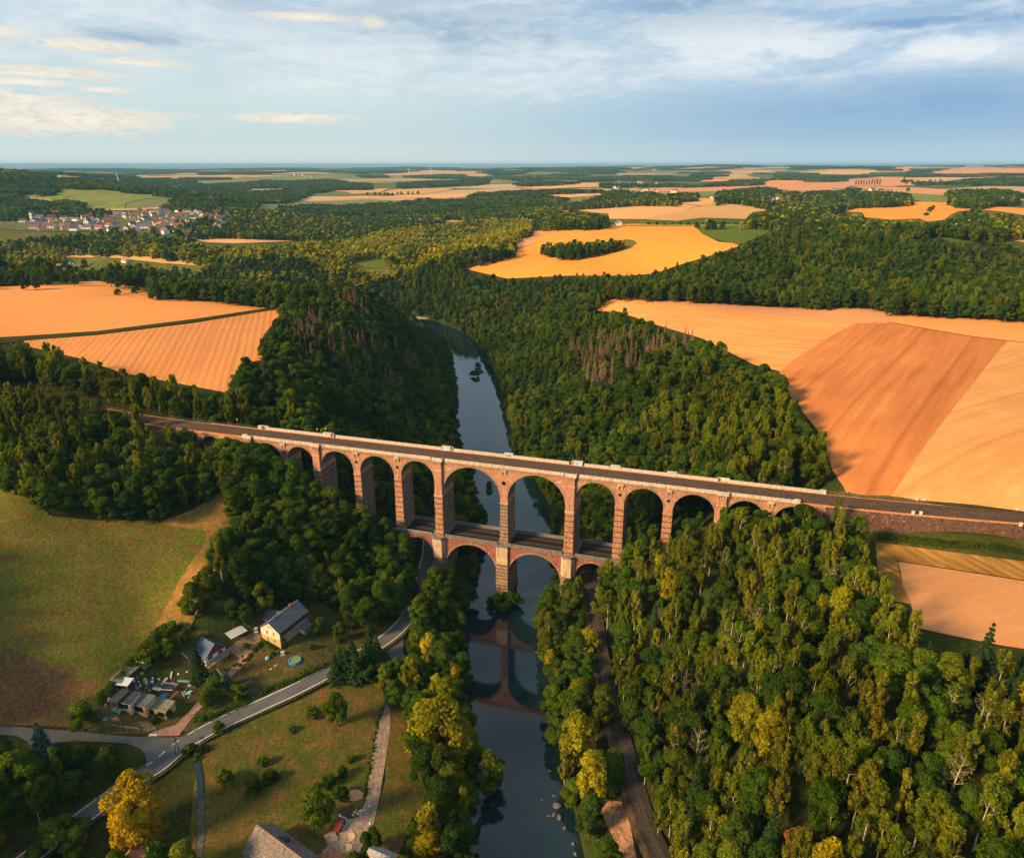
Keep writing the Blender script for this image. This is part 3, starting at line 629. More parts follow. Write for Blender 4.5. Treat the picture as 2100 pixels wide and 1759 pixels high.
# ------------------------------------------------------------------ trees
def leaf_mat(name, cols, trans=.33, vein=.18):
    m, q, b = mat(name, .85, .0)
    oi = q.node('ShaderNodeObjectInfo'); g = q.node('ShaderNodeNewGeometry')
    at = q.node('ShaderNodeAttribute', attribute_name='tone')
    rr = q.math('FRACT', q.math('ADD', oi.outputs['Random'], 0.0))
    col = q.ramp(rr, [(i/(len(cols)-1), c) for i, c in enumerate(cols)])
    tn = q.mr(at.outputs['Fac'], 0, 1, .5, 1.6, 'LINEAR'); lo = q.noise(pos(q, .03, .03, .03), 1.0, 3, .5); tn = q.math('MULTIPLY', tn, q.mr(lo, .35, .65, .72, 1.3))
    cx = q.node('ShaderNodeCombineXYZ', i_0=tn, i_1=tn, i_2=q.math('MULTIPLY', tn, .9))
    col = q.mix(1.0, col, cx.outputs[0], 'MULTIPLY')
    q.put(b.inputs['Base Color'], col)
    tr = q.node('ShaderNodeBsdfTranslucent'); q.put(tr.inputs[0], q.mix(1.0, col, (1.5, 1.5, .7), 'MULTIPLY'))
    mx = q.node('ShaderNodeMixShader'); mx.inputs[0].default_value = trans
    q.l.new(b.outputs[0], mx.inputs[1]); q.l.new(tr.outputs[0], mx.inputs[2])
    q.l.new(mx.outputs[0], m.node_tree.nodes['Material Output'].inputs[0]); return m
def bark_mat(name, a, c):
    m, q, b = mat(name, .9, .1); p = q.node('ShaderNodeTexCoord').outputs['Object']
    n_ = q.noise(q.vmul(p, (6, 6, 1.2)), 1.0, 4); q.put(b.inputs['Base Color'], q.mix(q.mr(n_, .4, .6), a, c)); return m
LM = dict(
  broad=leaf_mat('broad_leaves', [(.036,.076,.006), (.050,.096,.006), (.026,.062,.010), (.082,.122,.007), (.044,.084,.007), (.112,.138,.008), (.034,.070,.011), (.062,.104,.007)]),
  birch=leaf_mat('birch_leaves', [(.115,.148,.009), (.148,.162,.009), (.085,.128,.009), (.185,.172,.010), (.120,.148,.012)], .38),
  gold=leaf_mat('golden_leaves', [(.20,.205,.008), (.26,.215,.009), (.15,.180,.008), (.22,.185,.008)], .32),
  conif=leaf_mat('needles', [(.018,.040,.014), (.024,.048,.014), (.016,.034,.014), (.032,.052,.014)], .08),
  blue=leaf_mat('blue_needles', [(.035,.075,.065), (.04,.08,.07)], .08),
  dead=leaf_mat('dead_needles', [(.17,.105,.07), (.20,.12,.085), (.13,.09,.06), (.19,.10,.065)], .1),
  rust=leaf_mat('rust_leaves', [(.22,.075,.03), (.18,.06,.03)], .2),
  shrub=leaf_mat('shrub_leaves', [(.036,.080,.007), (.055,.095,.007), (.075,.105,.008), (.032,.065,.009)]))
BK = dict(brown=bark_mat('brown_bark', (.07,.05,.032), (.11,.08,.05)), birch=bark_mat('birch_bark', (.55,.50,.42), (.22,.19,.15)), grey=bark_mat('dead_bark', (.30,.25,.20), (.20,.16,.12)))
def leafmesh(name, cen, nrm, size, tone, mt, rg, jit=.55, asp=1.0):
    """quads at points, roughly facing outwards"""
    n = len(cen); nrm = nrm+rg.normal(0, jit, (n, 3)); nrm /= np.linalg.norm(nrm, axis=1)[:, None]+1e-9
    a = np.cross(nrm, rg.normal(0, 1, (n, 3))); a /= np.linalg.norm(a, axis=1)[:, None]+1e-9; b_ = np.cross(nrm, a)
    s = size*rg.uniform(.6, 1.25, n)
    k = [( -1, -.35), (.25, -1), (1, .35), (-.25, 1)]
    V = np.stack([cen+a*(s*x)[:, None]+b_*(s*y*asp)[:, None] for x, y in k], 1).reshape(-1, 3)
    me = mesh_np(name, V, np.arange(4*n).reshape(-1, 4), [mt], linkit=False)
    at = me.attributes.new('tone', 'FLOAT', 'FACE'); at.data.foreach_set('value', np.clip(tone, 0, 1).astype(np.float32))
    return me
def sph(rg, n):
    v = rg.normal(0, 1, (n, 3)); return v/np.linalg.norm(v, axis=1)[:, None]
def crown_broad(seed, n, mt, Rr=4.6, H=15, size=.42, lobes=34, base=.28, name='crown', shape='dome', pw=.8):
    rg = np.random.default_rng(seed); L = []; asym = rg.uniform(.8, 1.2, 2)
    for i in range(lobes):
        h = rg.uniform(0, 1)**.75; z = H*(base+(1-base)*h*.9)
        prof = {'dome': math.sqrt(max(0, 1-(max(h-.25, 0)/.78)**2))*(1 if h > .2 else .72+h*1.4), 'tall': math.sin(math.pi*min(.97, .16+h*.8))**.7}[shape]
        th = i*2.4+rg.uniform(-.5, .5); rr = Rr*prof*rg.uniform(.45, .88)
        L.append((math.cos(th)*rr*asym[0], math.sin(th)*rr*asym[1], z, Rr*rg.uniform(.24, .46), rg.uniform(0, 1)))
    per = n//lobes; Cn = []; Nn = []; T = []
    for x, y, z, r, tn in L:
        d = sph(rg, per); d[:, 2] = np.abs(d[:, 2])*np.where(rg.random(per) < .82, 1, -1)
        rad_ = r*rg.uniform(.62, 1.06, per)**.6
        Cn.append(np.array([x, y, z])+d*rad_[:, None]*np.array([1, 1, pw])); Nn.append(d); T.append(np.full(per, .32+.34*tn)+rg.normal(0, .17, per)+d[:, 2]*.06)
    return leafmesh(name, np.vstack(Cn), np.vstack(Nn), size, np.concatenate(T), mt, rg)
def crown_birch(seed, n, mt, H=16, Rr=2.3, size=.30, name='crown'):
    rg = np.random.default_rng(seed); Cn = []; Nn = []; T = []; lobes = 30; per = n//lobes
    for i in range(lobes):
        h = rg.uniform(0, 1); z = H*(.30+.66*h); pr = math.sin(math.pi*min(.96, .12+h*.84))**.8; th = rg.uniform(0, 6.28); rr = Rr*pr*rg.uniform(.2, 1)
        d = sph(rg, per); c = np.array([math.cos(th)*rr, math.sin(th)*rr, z])
        P = d*np.array([.62, .62, 1.25])*rg.uniform(.3, 1.05, (per, 1))*Rr*.42
        Cn.append(c+P); Nn.append(d*np.array([1, 1, .5])); T.append(np.full(per, rg.uniform(.2, .8))+rg.normal(0, .15, per))
    return leafmesh(name, np.vstack(Cn), np.vstack(Nn), size, np.concatenate(T), mt, rg, .7)
def crown_spruce(seed, n, mt, H=17, Rr=2.8, size=.33, name='crown', dens=1.0, base=.08):
    rg = np.random.default_rng(seed); Cn = []; Nn = []; T = []
    tiers = 15; per = int(n/(tiers*7))
    for i in range(tiers):
        h = i/(tiers-1); z0 = H*(base+(1-base)*h*.97); r = Rr*(1-h)**.85+.18; nb = max(3, int(9*(1-h*.6)))
        for k in range(nb):
            if rg.random() > dens: continue
            th = k*2*math.pi/nb+i*.7+rg.uniform(-.2, .2); ln = r*rg.uniform(.75, 1.15); q_ = rg.uniform(.1, 1, per)
            wdt = .28*ln*(1-q_*.7); off = rg.normal(0, 1, per)*wdt
            x = math.cos(th)*q_*ln-math.sin(th)*off; y = math.sin(th)*q_*ln+math.cos(th)*off; z = z0-.28*q_*ln+rg.normal(0, .12, per)
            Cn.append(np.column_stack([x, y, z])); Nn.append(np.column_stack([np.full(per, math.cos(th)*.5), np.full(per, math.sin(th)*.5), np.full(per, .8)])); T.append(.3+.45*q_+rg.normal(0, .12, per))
    return leafmesh(name, np.vstack(Cn), np.vstack(Nn), size, np.concatenate(T), mt, rg, .45)
def trunk(seed, H, r0, mt, limbs=5, spread=.3, top=.75, lean=.4, name='trunk', twigs=0, lo=.3):
    rg = random.Random(seed); b = MB(); lx, ly = rg.uniform(-lean, lean), rg.uniform(-lean, lean)
    P = lambda q_: Vector((lx*q_*q_, ly*q_*q_, H*q_*top))
    b.tube([P(q_/5)-Vector((0, 0, .6 if q_ == 0 else 0)) for q_ in range(6)], [r0*(1.15-q_*.19) for q_ in range(6)], 0, 6)
    for i in range(limbs):
        q_ = lo+(.98-lo)*i/max(1, limbs); th = i*2.4+rg.uniform(-.4, .4); ln = H*spread*(1.15-q_*.65)*rg.uniform(.8, 1.2); p = P(q_); d = Vector((math.cos(th), math.sin(th), rg.uniform(.5, 1.1))).normalized()
        m_ = p+d*ln*.5+Vector((0, 0, ln*.04)); e_ = p+d*ln+Vector((0, 0, ln*.2)); rr = r0*(.55-q_*.3)
        b.tube([p, m_, e_], [rr, rr*.6, rr*.2], 0, 4, cap=False)
        for k in range(twigs):
            f_ = rg.uniform(.35, .95); a_ = p.lerp(e_, f_); dd = Vector((rg.uniform(-1, 1), rg.uniform(-1, 1), rg.uniform(.1, 1))).normalized()
            b.tube([a_, a_+dd*ln*rg.uniform(.2, .4)], [rr*.35, rr*.1], 0, 3, cap=False)
    o = b.build(name, [mt]); me = o.data; bpy.data.objects.remove(o); return me
PROTO = {}
def dims(me):
    co = np.empty(len(me.vertices)*3, dtype=np.float32); me.vertices.foreach_get('co', co); return co.reshape(-1, 3)
def addp(kind, crown, tr, H): PROTO.setdefault(kind, []).append((crown, tr, H))
for i in range(6):
    H = [15, 17, 14, 16, 18, 13][i]; Rr = [4.6, 4.3, 5.0, 4.2, 4.4, 4.4][i]
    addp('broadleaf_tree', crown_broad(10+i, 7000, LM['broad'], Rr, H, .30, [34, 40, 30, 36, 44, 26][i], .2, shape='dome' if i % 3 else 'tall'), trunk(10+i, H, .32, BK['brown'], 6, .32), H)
for i in range(4):
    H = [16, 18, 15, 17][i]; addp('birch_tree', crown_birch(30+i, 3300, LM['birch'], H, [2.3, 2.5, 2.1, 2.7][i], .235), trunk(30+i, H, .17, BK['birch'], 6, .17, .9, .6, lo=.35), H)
for i in range(4):
    H = [17, 16, 20, 15][i]; addp('golden_tree', crown_broad(40+i, 7000, LM['gold'], [4.2, 5, 4.6, 4][i], H, .29, 40, .14, shape='tall', pw=1.0), trunk(40+i, H, .35, BK['brown'], 6, .3), H)
for i in range(3):
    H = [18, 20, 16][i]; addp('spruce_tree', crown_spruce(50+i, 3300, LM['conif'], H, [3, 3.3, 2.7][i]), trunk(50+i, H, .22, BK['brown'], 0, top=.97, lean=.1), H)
for i in range(3):
    H = [19, 21, 17][i]; addp('dead_spruce', crown_spruce(60+i, 620, LM['dead'], H, [1.9, 2.1, 1.8][i], .25, dens=.8, base=.42), trunk(60+i, H, .22, BK['grey'], 16, .10, .97, .2, twigs=1, lo=.25), H)
for i in range(3):
    H = [14, 16, 15][i]; addp('bare_tree', crown_birch(70+i, 300, LM['birch'], H, 2.4, .2), trunk(70+i, H, .22, BK['birch'], 12, .30, .85, 1.0, twigs=4, lo=.3), H)
for i in range(3):
    addp('shrub', crown_broad(80+i, 1500, LM['shrub'], 2.2, 3.6, .26, 16, .1), trunk(80+i, 3.0, .1, BK['brown'], 5, .5, .6), 3.6)
for i in range(2): addp('poplar_tree', crown_birch(95+i, 1500, LM['broad'], 20, 1.9, .5), trunk(95+i, 20, .3, BK['brown'], 4, .1), 20)
addp('rust_tree', crown_broad(90, 2600, LM['rust'], 3.4, 11, .38, 24, .3), trunk(90, 11, .2, BK['brown'], 6, .3), 11)
addp('blue_spruce', crown_spruce(92, 4200, LM['blue'], 13, 3.6, .36), trunk(92, 13, .2, BK['brown'], 0, top=.97, lean=.1), 13)
LM['amber'] = leaf_mat('amber_leaves', [(.29,.20,.008), (.29,.20,.008)], .3)
addp('linden_tree', crown_broad(201, 12000, LM['amber'], 4.8, 18, .25, 40, .06, shape='tall', pw=1.15), trunk(201, 18, .35, BK['brown'], 6, .3), 18)
# lighter versions for trees more than a kilometre away, and whole clumps for woods further off
LOD = {}
for i in range(3): LOD.setdefault('b', []).append(crown_broad(110+i, 520, LM['broad'], 5.2, 15, 1.05, 16, .05, shape=['dome', 'tall', 'dome'][i]))
for i in range(2): LOD.setdefault('g', []).append(crown_broad(120+i, 480, LM['gold'], 4.6, 16, 1.0, 16, .05, shape='tall'))
for i in range(2): LOD.setdefault('s', []).append(crown_spruce(130+i, 900, LM['conif'], 17, 3.2, .7))
LOD['y'] = [crown_broad(125+i, 460, leaf_mat('sunlit_lime_leaves', [(.22,.235,.008), (.31,.27,.008), (.14,.195,.008), (.37,.285,.008), (.08,.135,.008)]), 4.8, 15, 1.0, 16, .05, shape='tall') for i in range(2)]  # lime crowns, brightened so the leaf colour carries sunlight on the woods
LOD['r'] = [crown_spruce(135, 500, LM['rust'], 16, 2.6, .7)]
def clump(seed, W, n, Ht, size):
    rg = np.random.default_rng(seed); c = []; nn = []; T = []
    k = int((W/9.0)**2*.9); per = max(6, n//k)
    for i in range(k):
        x, y = rg.uniform(-W/2, W/2, 2); h = Ht*rg.uniform(.75, 1.12); d = sph(rg, per); d[:, 2] = np.abs(d[:, 2]); tn = rg.uniform(.1, .9)
        c.append(np.array([x, y, h*.45])+d*np.array([5.2, 5.2, h*.55])*rg.uniform(.85, 1.1)); nn.append(d); T.append(np.full(per, tn))
    return leafmesh('canopy', np.vstack(c), np.vstack(nn), size, np.concatenate(T), LM['broad'], rg, .4)
LOD['c'] = [clump(140+i, 54, 1500, 15, 2.6) for i in range(3)]
LOD['d'] = [clump(150+i, 230, 5200, 16, 4.2) for i in range(3)]

def stuff(name, pts, protos, label):
    """one object that spreads crowns over a wood too dense to count; pts rows: x, y, z, rot, scale, which"""
    pts = np.asarray(pts, float)
    if not len(pts): return
    col = bpy.data.collections.new(name+'_kinds')
    for i, me in enumerate(protos):
        o = bpy.data.objects.new('%s_kind_%02d' % (name, i), me); col.objects.link(o)
    me = bpy.data.meshes.new(name); me.vertices.add(len(pts)); me.vertices.foreach_set('co', pts[:, :3].astype(np.float32).ravel())
    for nm, c_, ty in (('rot', 3, 'FLOAT'), ('scl', 4, 'FLOAT'), ('which', 5, 'INT')):
        a = me.attributes.new(nm, ty, 'POINT'); a.data.foreach_set('value', pts[:, c_].astype(np.int32 if ty == 'INT' else np.float32))
    o = bpy.data.objects.new(name, me); C.objects.link(o); tag(o, label, None, None, 'stuff')
    o['category'] = 'wood'
    g = bpy.data.node_groups.new(name, 'GeometryNodeTree'); g.interface.new_socket('Geometry', in_out='INPUT', socket_type='NodeSocketGeometry'); g.interface.new_socket('Geometry', in_out='OUTPUT', socket_type='NodeSocketGeometry')
    N = g.nodes; gi = N.new('NodeGroupInput'); go = N.new('NodeGroupOutput'); ip = N.new('GeometryNodeInstanceOnPoints'); ci = N.new('GeometryNodeCollectionInfo')
    ci.inputs['Collection'].default_value = col; ci.inputs['Separate Children'].default_value = True; ci.inputs['Reset Children'].default_value = True
    def nat(nm, ty):
        a = N.new('GeometryNodeInputNamedAttribute'); a.data_type = ty; a.inputs['Name'].default_value = nm; return a.outputs['Attribute']
    cx = N.new('ShaderNodeCombineXYZ'); Lk = g.links.new
    Lk(gi.outputs[0], ip.inputs['Points']); Lk(ci.outputs[0], ip.inputs['Instance']); ip.inputs['Pick Instance'].default_value = True
    Lk(nat('which', 'INT'), ip.inputs['Instance Index']); Lk(nat('rot', 'FLOAT'), cx.inputs[2]); Lk(cx.outputs[0], ip.inputs['Rotation']); Lk(nat('scl', 'FLOAT'), ip.inputs['Scale']); Lk(ip.outputs[0], go.inputs[0])
    md = o.modifiers.new('spread', 'NODES'); md.node_group = g
    return o

# woods in the picture: outline of where the canopy is seen, what grows there, spacing factor, description
Wd = []
def wood(key, px, mix, sp, desc): Wd.append((key, np.array(px, float), mix, sp, desc))
B_, Bi, Go, Sp, De, Ba, Ru = 'broadleaf_tree', 'birch_tree', 'golden_tree', 'spruce_tree', 'dead_spruce', 'bare_tree', 'rust_tree'
wood('fieldspruce', [(1860,1285),(1960,1305),(2060,1322),(2250,1350),(2250,1480),(2040,1400),(1900,1350)], {Sp: .8, B_: .2}, 1.0, 'at the edge of the small lower right field')
wood('track', [(1150,1188),(1216,1170),(1232,1350),(1262,1450),(1290,1560),(1330,1700),(1350,1900),(1200,1900),(1145,1600),(1105,1450),(1072,1320),(1092,1250)], {B_: .66, Go: .12, Bi: .22}, 1.0, 'between the river and the lower railway track')
wood('bank', [(835,1385),(860,1200),(880,1160),(985,1200),(968,1300),(978,1450),(1000,1560),(992,1759),(992,1900),(745,1900),(800,1750),(850,1690),(905,1640),(850,1560),(835,1480)], {B_: .9, Go: .05, Bi: .05}, 1.0, 'on the near left bank of the river')
wood('right', [(1225,1140),(1262,1090),(1380,1070),(1480,1030),(1590,1015),(1700,1000),(1740,1030),(1752,1080),(1795,1110),(1805,1225),(1880,1285),(2000,1320),(2250,1350),(2300,1950),(1380,1950),(1345,1600),(1250,1350),(1225,1200)], {Bi: .54, B_: .35, Go: .035, Ba: .045, Ru: .006, Sp: .02}, .86, 'in the wood right of the lower railway track')
wood('house', [(470,905),(560,900),(660,915),(705,960),(740,1010),(800,1060),(838,1085),(850,1200),(825,1262),(770,1305),(650,1260),(640,1225),(530,1262),(470,1305),(395,1305),(372,1200),(425,1150),(445,1080),(470,1010)], {B_: .95, Bi: .05}, .95, 'on the slope between the viaduct and the farmhouse')
wood('roadside_', [(668,1325),(760,1300),(800,1320),(805,1395),(740,1400),(672,1392)], {Sp: .9, B_: .1}, .8, 'beside the bend of the country road')
wood('corner', [(-60,1440),(0,1470),(30,1500),(35,1545),(80,1560),(150,1510),(200,1480),(290,1530),(320,1560),(235,1612),(130,1690),(55,1755),(-60,1850)], {B_: .8, Bi: .1, Sp: .1}, 1.0, 'in the lower left corner above the road')
wood('leftbirch', [(-160,680),(60,712),(250,768),(380,795),(465,808),(540,860),(375,858),(255,838),(240,850),(375,870),(470,905),(470,1000),(400,1045),(330,1066),(200,1066),(110,1058),(55,1022),(0,992),(-160,985)], {Bi: .5, B_: .45, Sp: .03, Ba: .02}, .9, 'in the wood above the left meadow')
wood('leftdead', [(590,690),(640,660),(700,690),(800,710),(860,760),(840,800),(760,800),(690,760),(620,740)], {De: .5, B_: .5}, .85, 'on the left bluff above the river')
wood('leftdead2', [(700,610),(740,620),(790,650),(870,690),(800,660),(690,650)], {De: .4, B_: .6}, .9, 'on the left bluff above the river')
wood('leftbluff', [(585,595),(620,582),(760,590),(845,635),(850,655),(900,692),(935,735),(945,800),(965,900),(960,940),(800,915),(650,890),(530,872),(465,850),(462,806),(500,745),(545,738),(530,712),(540,690),(572,652)], {B_: .93, Bi: .04, Sp: .03}, 1.0, 'on the left bluff beyond the viaduct')
wood('rightdead', [(1165,715),(1230,690),(1330,690),(1440,700),(1400,740),(1330,745),(1290,790),(1210,790)], {De: .5, B_: .42, Bi: .08}, .85, 'on the right slope beyond the viaduct')
wood('rightbirch', [(1380,790),(1500,770),(1620,850),(1690,940),(1560,990),(1400,960),(1300,900)], {Bi: .6, B_: .4}, .88, 'at the top of the right slope beyond the viaduct')
wood('rightslope', [(880,652),(900,600),(1050,575),(1210,600),(1218,640),(1330,655),(1440,690),(1530,725),(1600,765),(1612,800),(1690,900),(1715,1005),(1400,975),(1130,950),(1040,925),(1030,800),(1005,730),(960,690)], {B_: .88, Bi: .07, Ba: .02, Sp: .03}, 1.0, 'on the right slope beyond the viaduct')
BRIDGE_PX = [(370,850),(500,865),(1700,995),(2150,1045),(2150,1080),(1740,1050),(1735,1030),(1640,1022),(1590,1018),(1480,1040),(1475,1050),(1380,1075),(1270,1098),(1240,1155),(1185,1160),(1145,1190),(1060,1230),(1025,1228),(1005,1150),(985,1190),(945,1175),(835,1150),(830,1085),(740,1030),(735,1000),(700,965),(665,945),(640,925),(560,915),(470,905),(372,875)]
NEARCLEAR = [  # kept free near the camera: roads, path, tracks, yard
 [(0,1492),(150,1500),(300,1500),(345,1510),(420,1500),(660,1378),(705,1390),(600,1430),(430,1520),(340,1592),(212,1706),(112,1785),(60,1850),(-60,1850),(35,1742),(215,1595),(296,1553),(270,1520),(150,1520),(60,1545),(20,1510)],
 [(770,1310),(830,1262),(868,1180),(885,1130),(893,1150),(862,1225),(830,1290),(832,1355),(805,1355),(790,1320)],
 [(765,1440),(802,1440),(800,1520),(772,1660),(745,1760),(650,1760),(700,1640),(740,1640)],
 [(1196,1170),(1216,1165),(1225,1290),(1262,1420),(1310,1580),(1370,1759),(1390,1850),(1320,1850),(1285,1600),(1235,1400),(1210,1280)]]
for P in NEARCLEAR: CLEAR.append((np.array(P, float), 260.0))
CLEAR.append((np.array(WATER_PX, float), 99999.0))
VILL0 = k1((150,390),(400,390),(420,520),(150,520))
VILL = [k1((180,470),(420,455),(850,440),(1020,430),(1190,400),(1450,395),(1660,405),(1660,480),(1560,560),(1690,605),(1500,615),(1300,600),(900,575),(600,580),(300,575),(200,520)),
        k1((1700,440),(1930,410),(1960,440),(1900,480),(1880,540),(1760,560),(1760,500),(1690,470)),
        k4((0,265),(350,262),(420,300),(360,320),(230,350),(0,350)), k4((470,250),(640,250),(1000,250),(980,285),(600,305),(470,300)), k4((1120,185),(1300,180),(1650,170),(1650,185),(1300,215),(1120,220)),
        k3((760,200),(1000,200),(1340,230),(1310,262),(1100,270),(780,278)), k3((760,172),(1170,160),(1170,195),(800,195)), k1((1200,205),(1500,200),(1590,210),(1480,228),(1220,225)),
        k2((360,100),(560,95),(570,130),(400,130)), k3((90,120),(330,120),(330,140),(120,140)), k3((380,205),(420,135),(500,150)) , [(90,540),(210,530),(270,560),(120,582)], VILL0, [(0,530),(60,535),(60,550),(0,552)]]
TREES = {k: [] for k in PROTO}      # (dist, x, y, z, rot, scale, which, woodkey)
FAR = {}
FORCE = [np.array([(1108,500),(1128,491),(1190,487),(1240,485),(1283,488),(1284,500),(1240,512),(1200,522),(1150,525),(1112,514)], float), k1((740,215),(780,225),(820,235),(815,250),(770,248)), k1((895,235),(960,238),(1030,255),(1030,262),(900,258)), k1((545,225),(575,225),(575,260),(545,260)), k1((590,290),(730,282),(780,292),(870,288),(880,300),(640,308)), k1((925,355),(1015,358),(1015,390),(925,390)), k4((1290,410),(1350,405),(1355,425),(1300,440))]
NOGAP = [k1((-200,60),(0,85),(60,90),(200,110),(350,130),(480,240),(460,265),(200,272),(90,275),(-200,280)), k1((350,130),(700,160),(1000,180),(1300,240),(1600,295),(1500,300),(1160,250),(900,215),(720,238),(560,212),(460,205)), k1((-100,285),(200,290),(430,320),(660,340),(800,385),(900,420),(860,445),(420,450),(200,470),(-100,470)), k1((1380,370),(1500,310),(1640,295),(1900,290),(2100,320),(2100,420),(1960,410),(1700,400),(1450,390))]
def cls(P, r):
    """None where kept clear, else index of wood (or -1)"""
    uv = proj(P); ok = np.ones(len(P), bool)
    for poly, d_ in CLEAR: ok &= ~pip(poly, uv)
    for f_ in FORCE: ok |= pip(f_, uv)
    return uv, ok
def gridpts(r0, r1, step, a0=-47, a1=47):
    out = []
    r = r0
    while r < r1:
        n_ = int((a1-a0)*math.pi/180*r/step); a = (np.arange(n_)+rng.uniform(-.38, .38, n_))*step/r+R(a0); rr = r+rng.uniform(-.38, .38, n_)*step
        out.append(np.column_stack([np.sin(a)*rr, np.cos(a)*rr])); r += step
    return np.vstack(out)
# --- individually placed trees (u, v of the foot, kind, variant, height, width factor, label)
RES = []
def place_tree(kind, var, x, y, z, rot, scl, label, cat, group=None, wz=1.0, parts=True):
    crown, tr, H = PROTO[kind][var]
    e = empty(kind, (x, y, z), rot, label, cat, group); e.scale = (scl*wz, scl*wz, scl)
    a = bpy.data.objects.new('trunk', tr); link(a, e); c_ = bpy.data.objects.new('crown', crown); link(c_, e)
    return e
SOLO = [(290,1722,'linden_tree',0,25.5,1.08,'tall golden yellow tree standing between the road and the red roof'),
 (95,1560,'blue_spruce',0,16,1.0,'blue-green spruce beside the lane left of the road junction'),
 (172,1498,B_,2,12,1.0,'round dark tree at the corner of the left meadow, left of the garages'),
 (150,1570,'shrub',1,7,1.2,'loose yellow-green bush below the blue-green spruce'),
 (693,1490,B_,0,14.5,.9,'feathery light green tree in the meadow below the road bend'),
 (815,1450,B_,5,12,.95,'round dark green tree at the upper end of the gravel track'),
 (812,1395,B_,5,10,.9,'small dark tree behind the round tree at the end of the gravel track'),
 (652,1695,B_,4,16,1.15,'large dark loose tree left of the rubble yard'),
 (410,1395,Sp,1,17,1.3,'dark green conifer where the drive leaves the garages'),
 (355,1350,B_,5,9,1.0,'dense dark tree between the meadow hedge and the junk yard'),
 (765,1750,B_,5,9,1.0,'round bush tree at the foot of the gravel track beside the grey roof'),
 (130,1738,'shrub',2,9,1.3,'dark bushy tree on the right edge of the road near the picture bottom'),
 (165,1800,B_,3,10,1.1,'yellow-green tree at the bottom edge left of the red roof'),
 (465,1410,'blue_spruce',0,9,1.2,'grey-green conifer right of the drive, beside the green tarpaulin'),
 (443,1432,B_,2,9,1.2,'dark tree between the drive and the road, right of the junk yard'),(427,1450,B_,4,8,1.2,'dark tree low beside the drive, above the road'),(492,1432,B_,5,7,1.3,'dark tree right of the grey-green conifer'),
 (690,1398,Sp,0,13,1.7,'leftmost of the dark conifers beside the road bend'),(712,1392,Sp,1,15,1.6,'second dark conifer from the left beside the road bend'),(733,1396,Sp,2,14,1.7,'dark conifer in the lower middle of the group at the bend'),(752,1384,Sp,0,16,1.5,'dark conifer in the upper middle of the group at the bend'),(776,1376,Sp,1,17,1.5,'tallest dark conifer at the right of the group at the bend'),(757,1400,B_,5,8,1.2,'low dark tree in front of the conifers at the bend'),(785,1395,B_,2,8,1.1,'low dark tree right below the tallest conifer at the bend'),(725,1370,Sp,2,14,1.6,'dark conifer at the back of the group at the bend'),(700,1376,Sp,1,12,1.6,'dark conifer at the back left of the group at the bend'),
 (325,1335,B_,4,9,1.3,'dark tree at the meadow edge above the long shed'),(383,1322,B_,1,8,1.0,'tree behind the leaning pole left of the garage house'),(300,1362,'shrub',0,5,1.5,'broad bush in the hedge above the tiny hut'),(350,1300,'shrub',2,5,1.3,'bush where the dry slope meets the garden'),(505,1290,B_,3,12,1.0,'dark tree behind the open shelter'),(480,1282,B_,0,12,1.0,'dark tree left of the one behind the open shelter'),(660,1300,B_,2,8,1.2,'dark tree right of the farmhouse conservatory'),(700,1312,B_,4,9,1.2,'dark tree at the upper right end of the garden')]
shr = [(540,1568,3.2,'small round shrub in the middle of the lower meadow'),(523,1622,5.5,'taller dark shrub in the lower meadow, below the small round one'),(553,1600,4,'dark shrub right of the taller one in the lower meadow'),(463,1608,5.2,'broad dark shrub at the left side of the lower meadow'),(703,1590,3.4,'small bush left of the gravel track'),(675,1610,4,'low bush behind the large loose tree'),(700,1640,5,'dark shrub right of the large loose tree'),(450,1500,4,'shrub at the road side above the stream'),(640,1470,4,'low bush between the road and the feathery tree'),(390,1545,4,'bush under the power pole by the road'),(565,1600,3,'thin sapling in the lower meadow'),(720,1560,2.6,'tiny bush beside the gravel track'),
 (345,1470,3.6,'bush at the right end of the garages'),(318,1480,3.0,'low bush below the garages beside the drive'),(600,1500,2.5,'small bush on the grass bank below the road'),(380,1258,3,'small bush on the dry slope'),(185,1470,3,'bush left of the garages'),(430,1440,4,'bush where the drive meets the hedge'),(505,1330,2.6,'flowering bush below the terrace of the farmhouse'),(560,1345,2.2,'bush in the garden left of the paddling pool'),(640,1330,2.4,'orange flowering bush right of the pool'),(690,1320,2.6,'bush at the upper garden edge'),(470,1250,2.4,'bush beside the carport'),(425,1350,2.2,'bush in the lawn beside the drive')]
for u, v, k, var, Ht, wz, lb in SOLO:
    x, y, z = g1(u, v); s_ = Ht/PROTO[k][var][2]
    place_tree(k, var, x, y, z-.1, random.uniform(0, 6), s_, lb, 'shrub' if k == 'shrub' else 'tree', None, wz); RES.append((x, y, 4.5))
for i, (u, v, Ht, lb) in enumerate(shr):
    x, y, z = g1(u, v); place_tree('shrub', i % 3, x, y, z-.1, random.uniform(0, 6), Ht/3.6, lb, 'shrub'); RES.append((x, y, 2))
# the two big golden trees on the near bank
for u, v, Ht, k, var, wz, lb in ((905,1560,24,Go,1,1.35,'big yellow-green tree on the river bank, right of the gravel track'),(1003,1625,16,Bi,3,2.7,'pale green willow leaning over the river beside the big yellow-green tree'),(880,1790,15,Go,0,1.1,'yellow-green tree above the lower end of the riverside strip'),(1210,1650,22,Go,2,1.0,'bright golden tree between river and lower railway, near the picture bottom'),(1185,1560,20,Go,3,1.2,'broad golden tree between river and lower railway')):
    x, y, z = g1(u, v); place_tree(k, var, x, y, z-.1, 1.0, Ht/PROTO[k][var][2], lb, 'tree', None, wz); RES.append((x, y, 6))

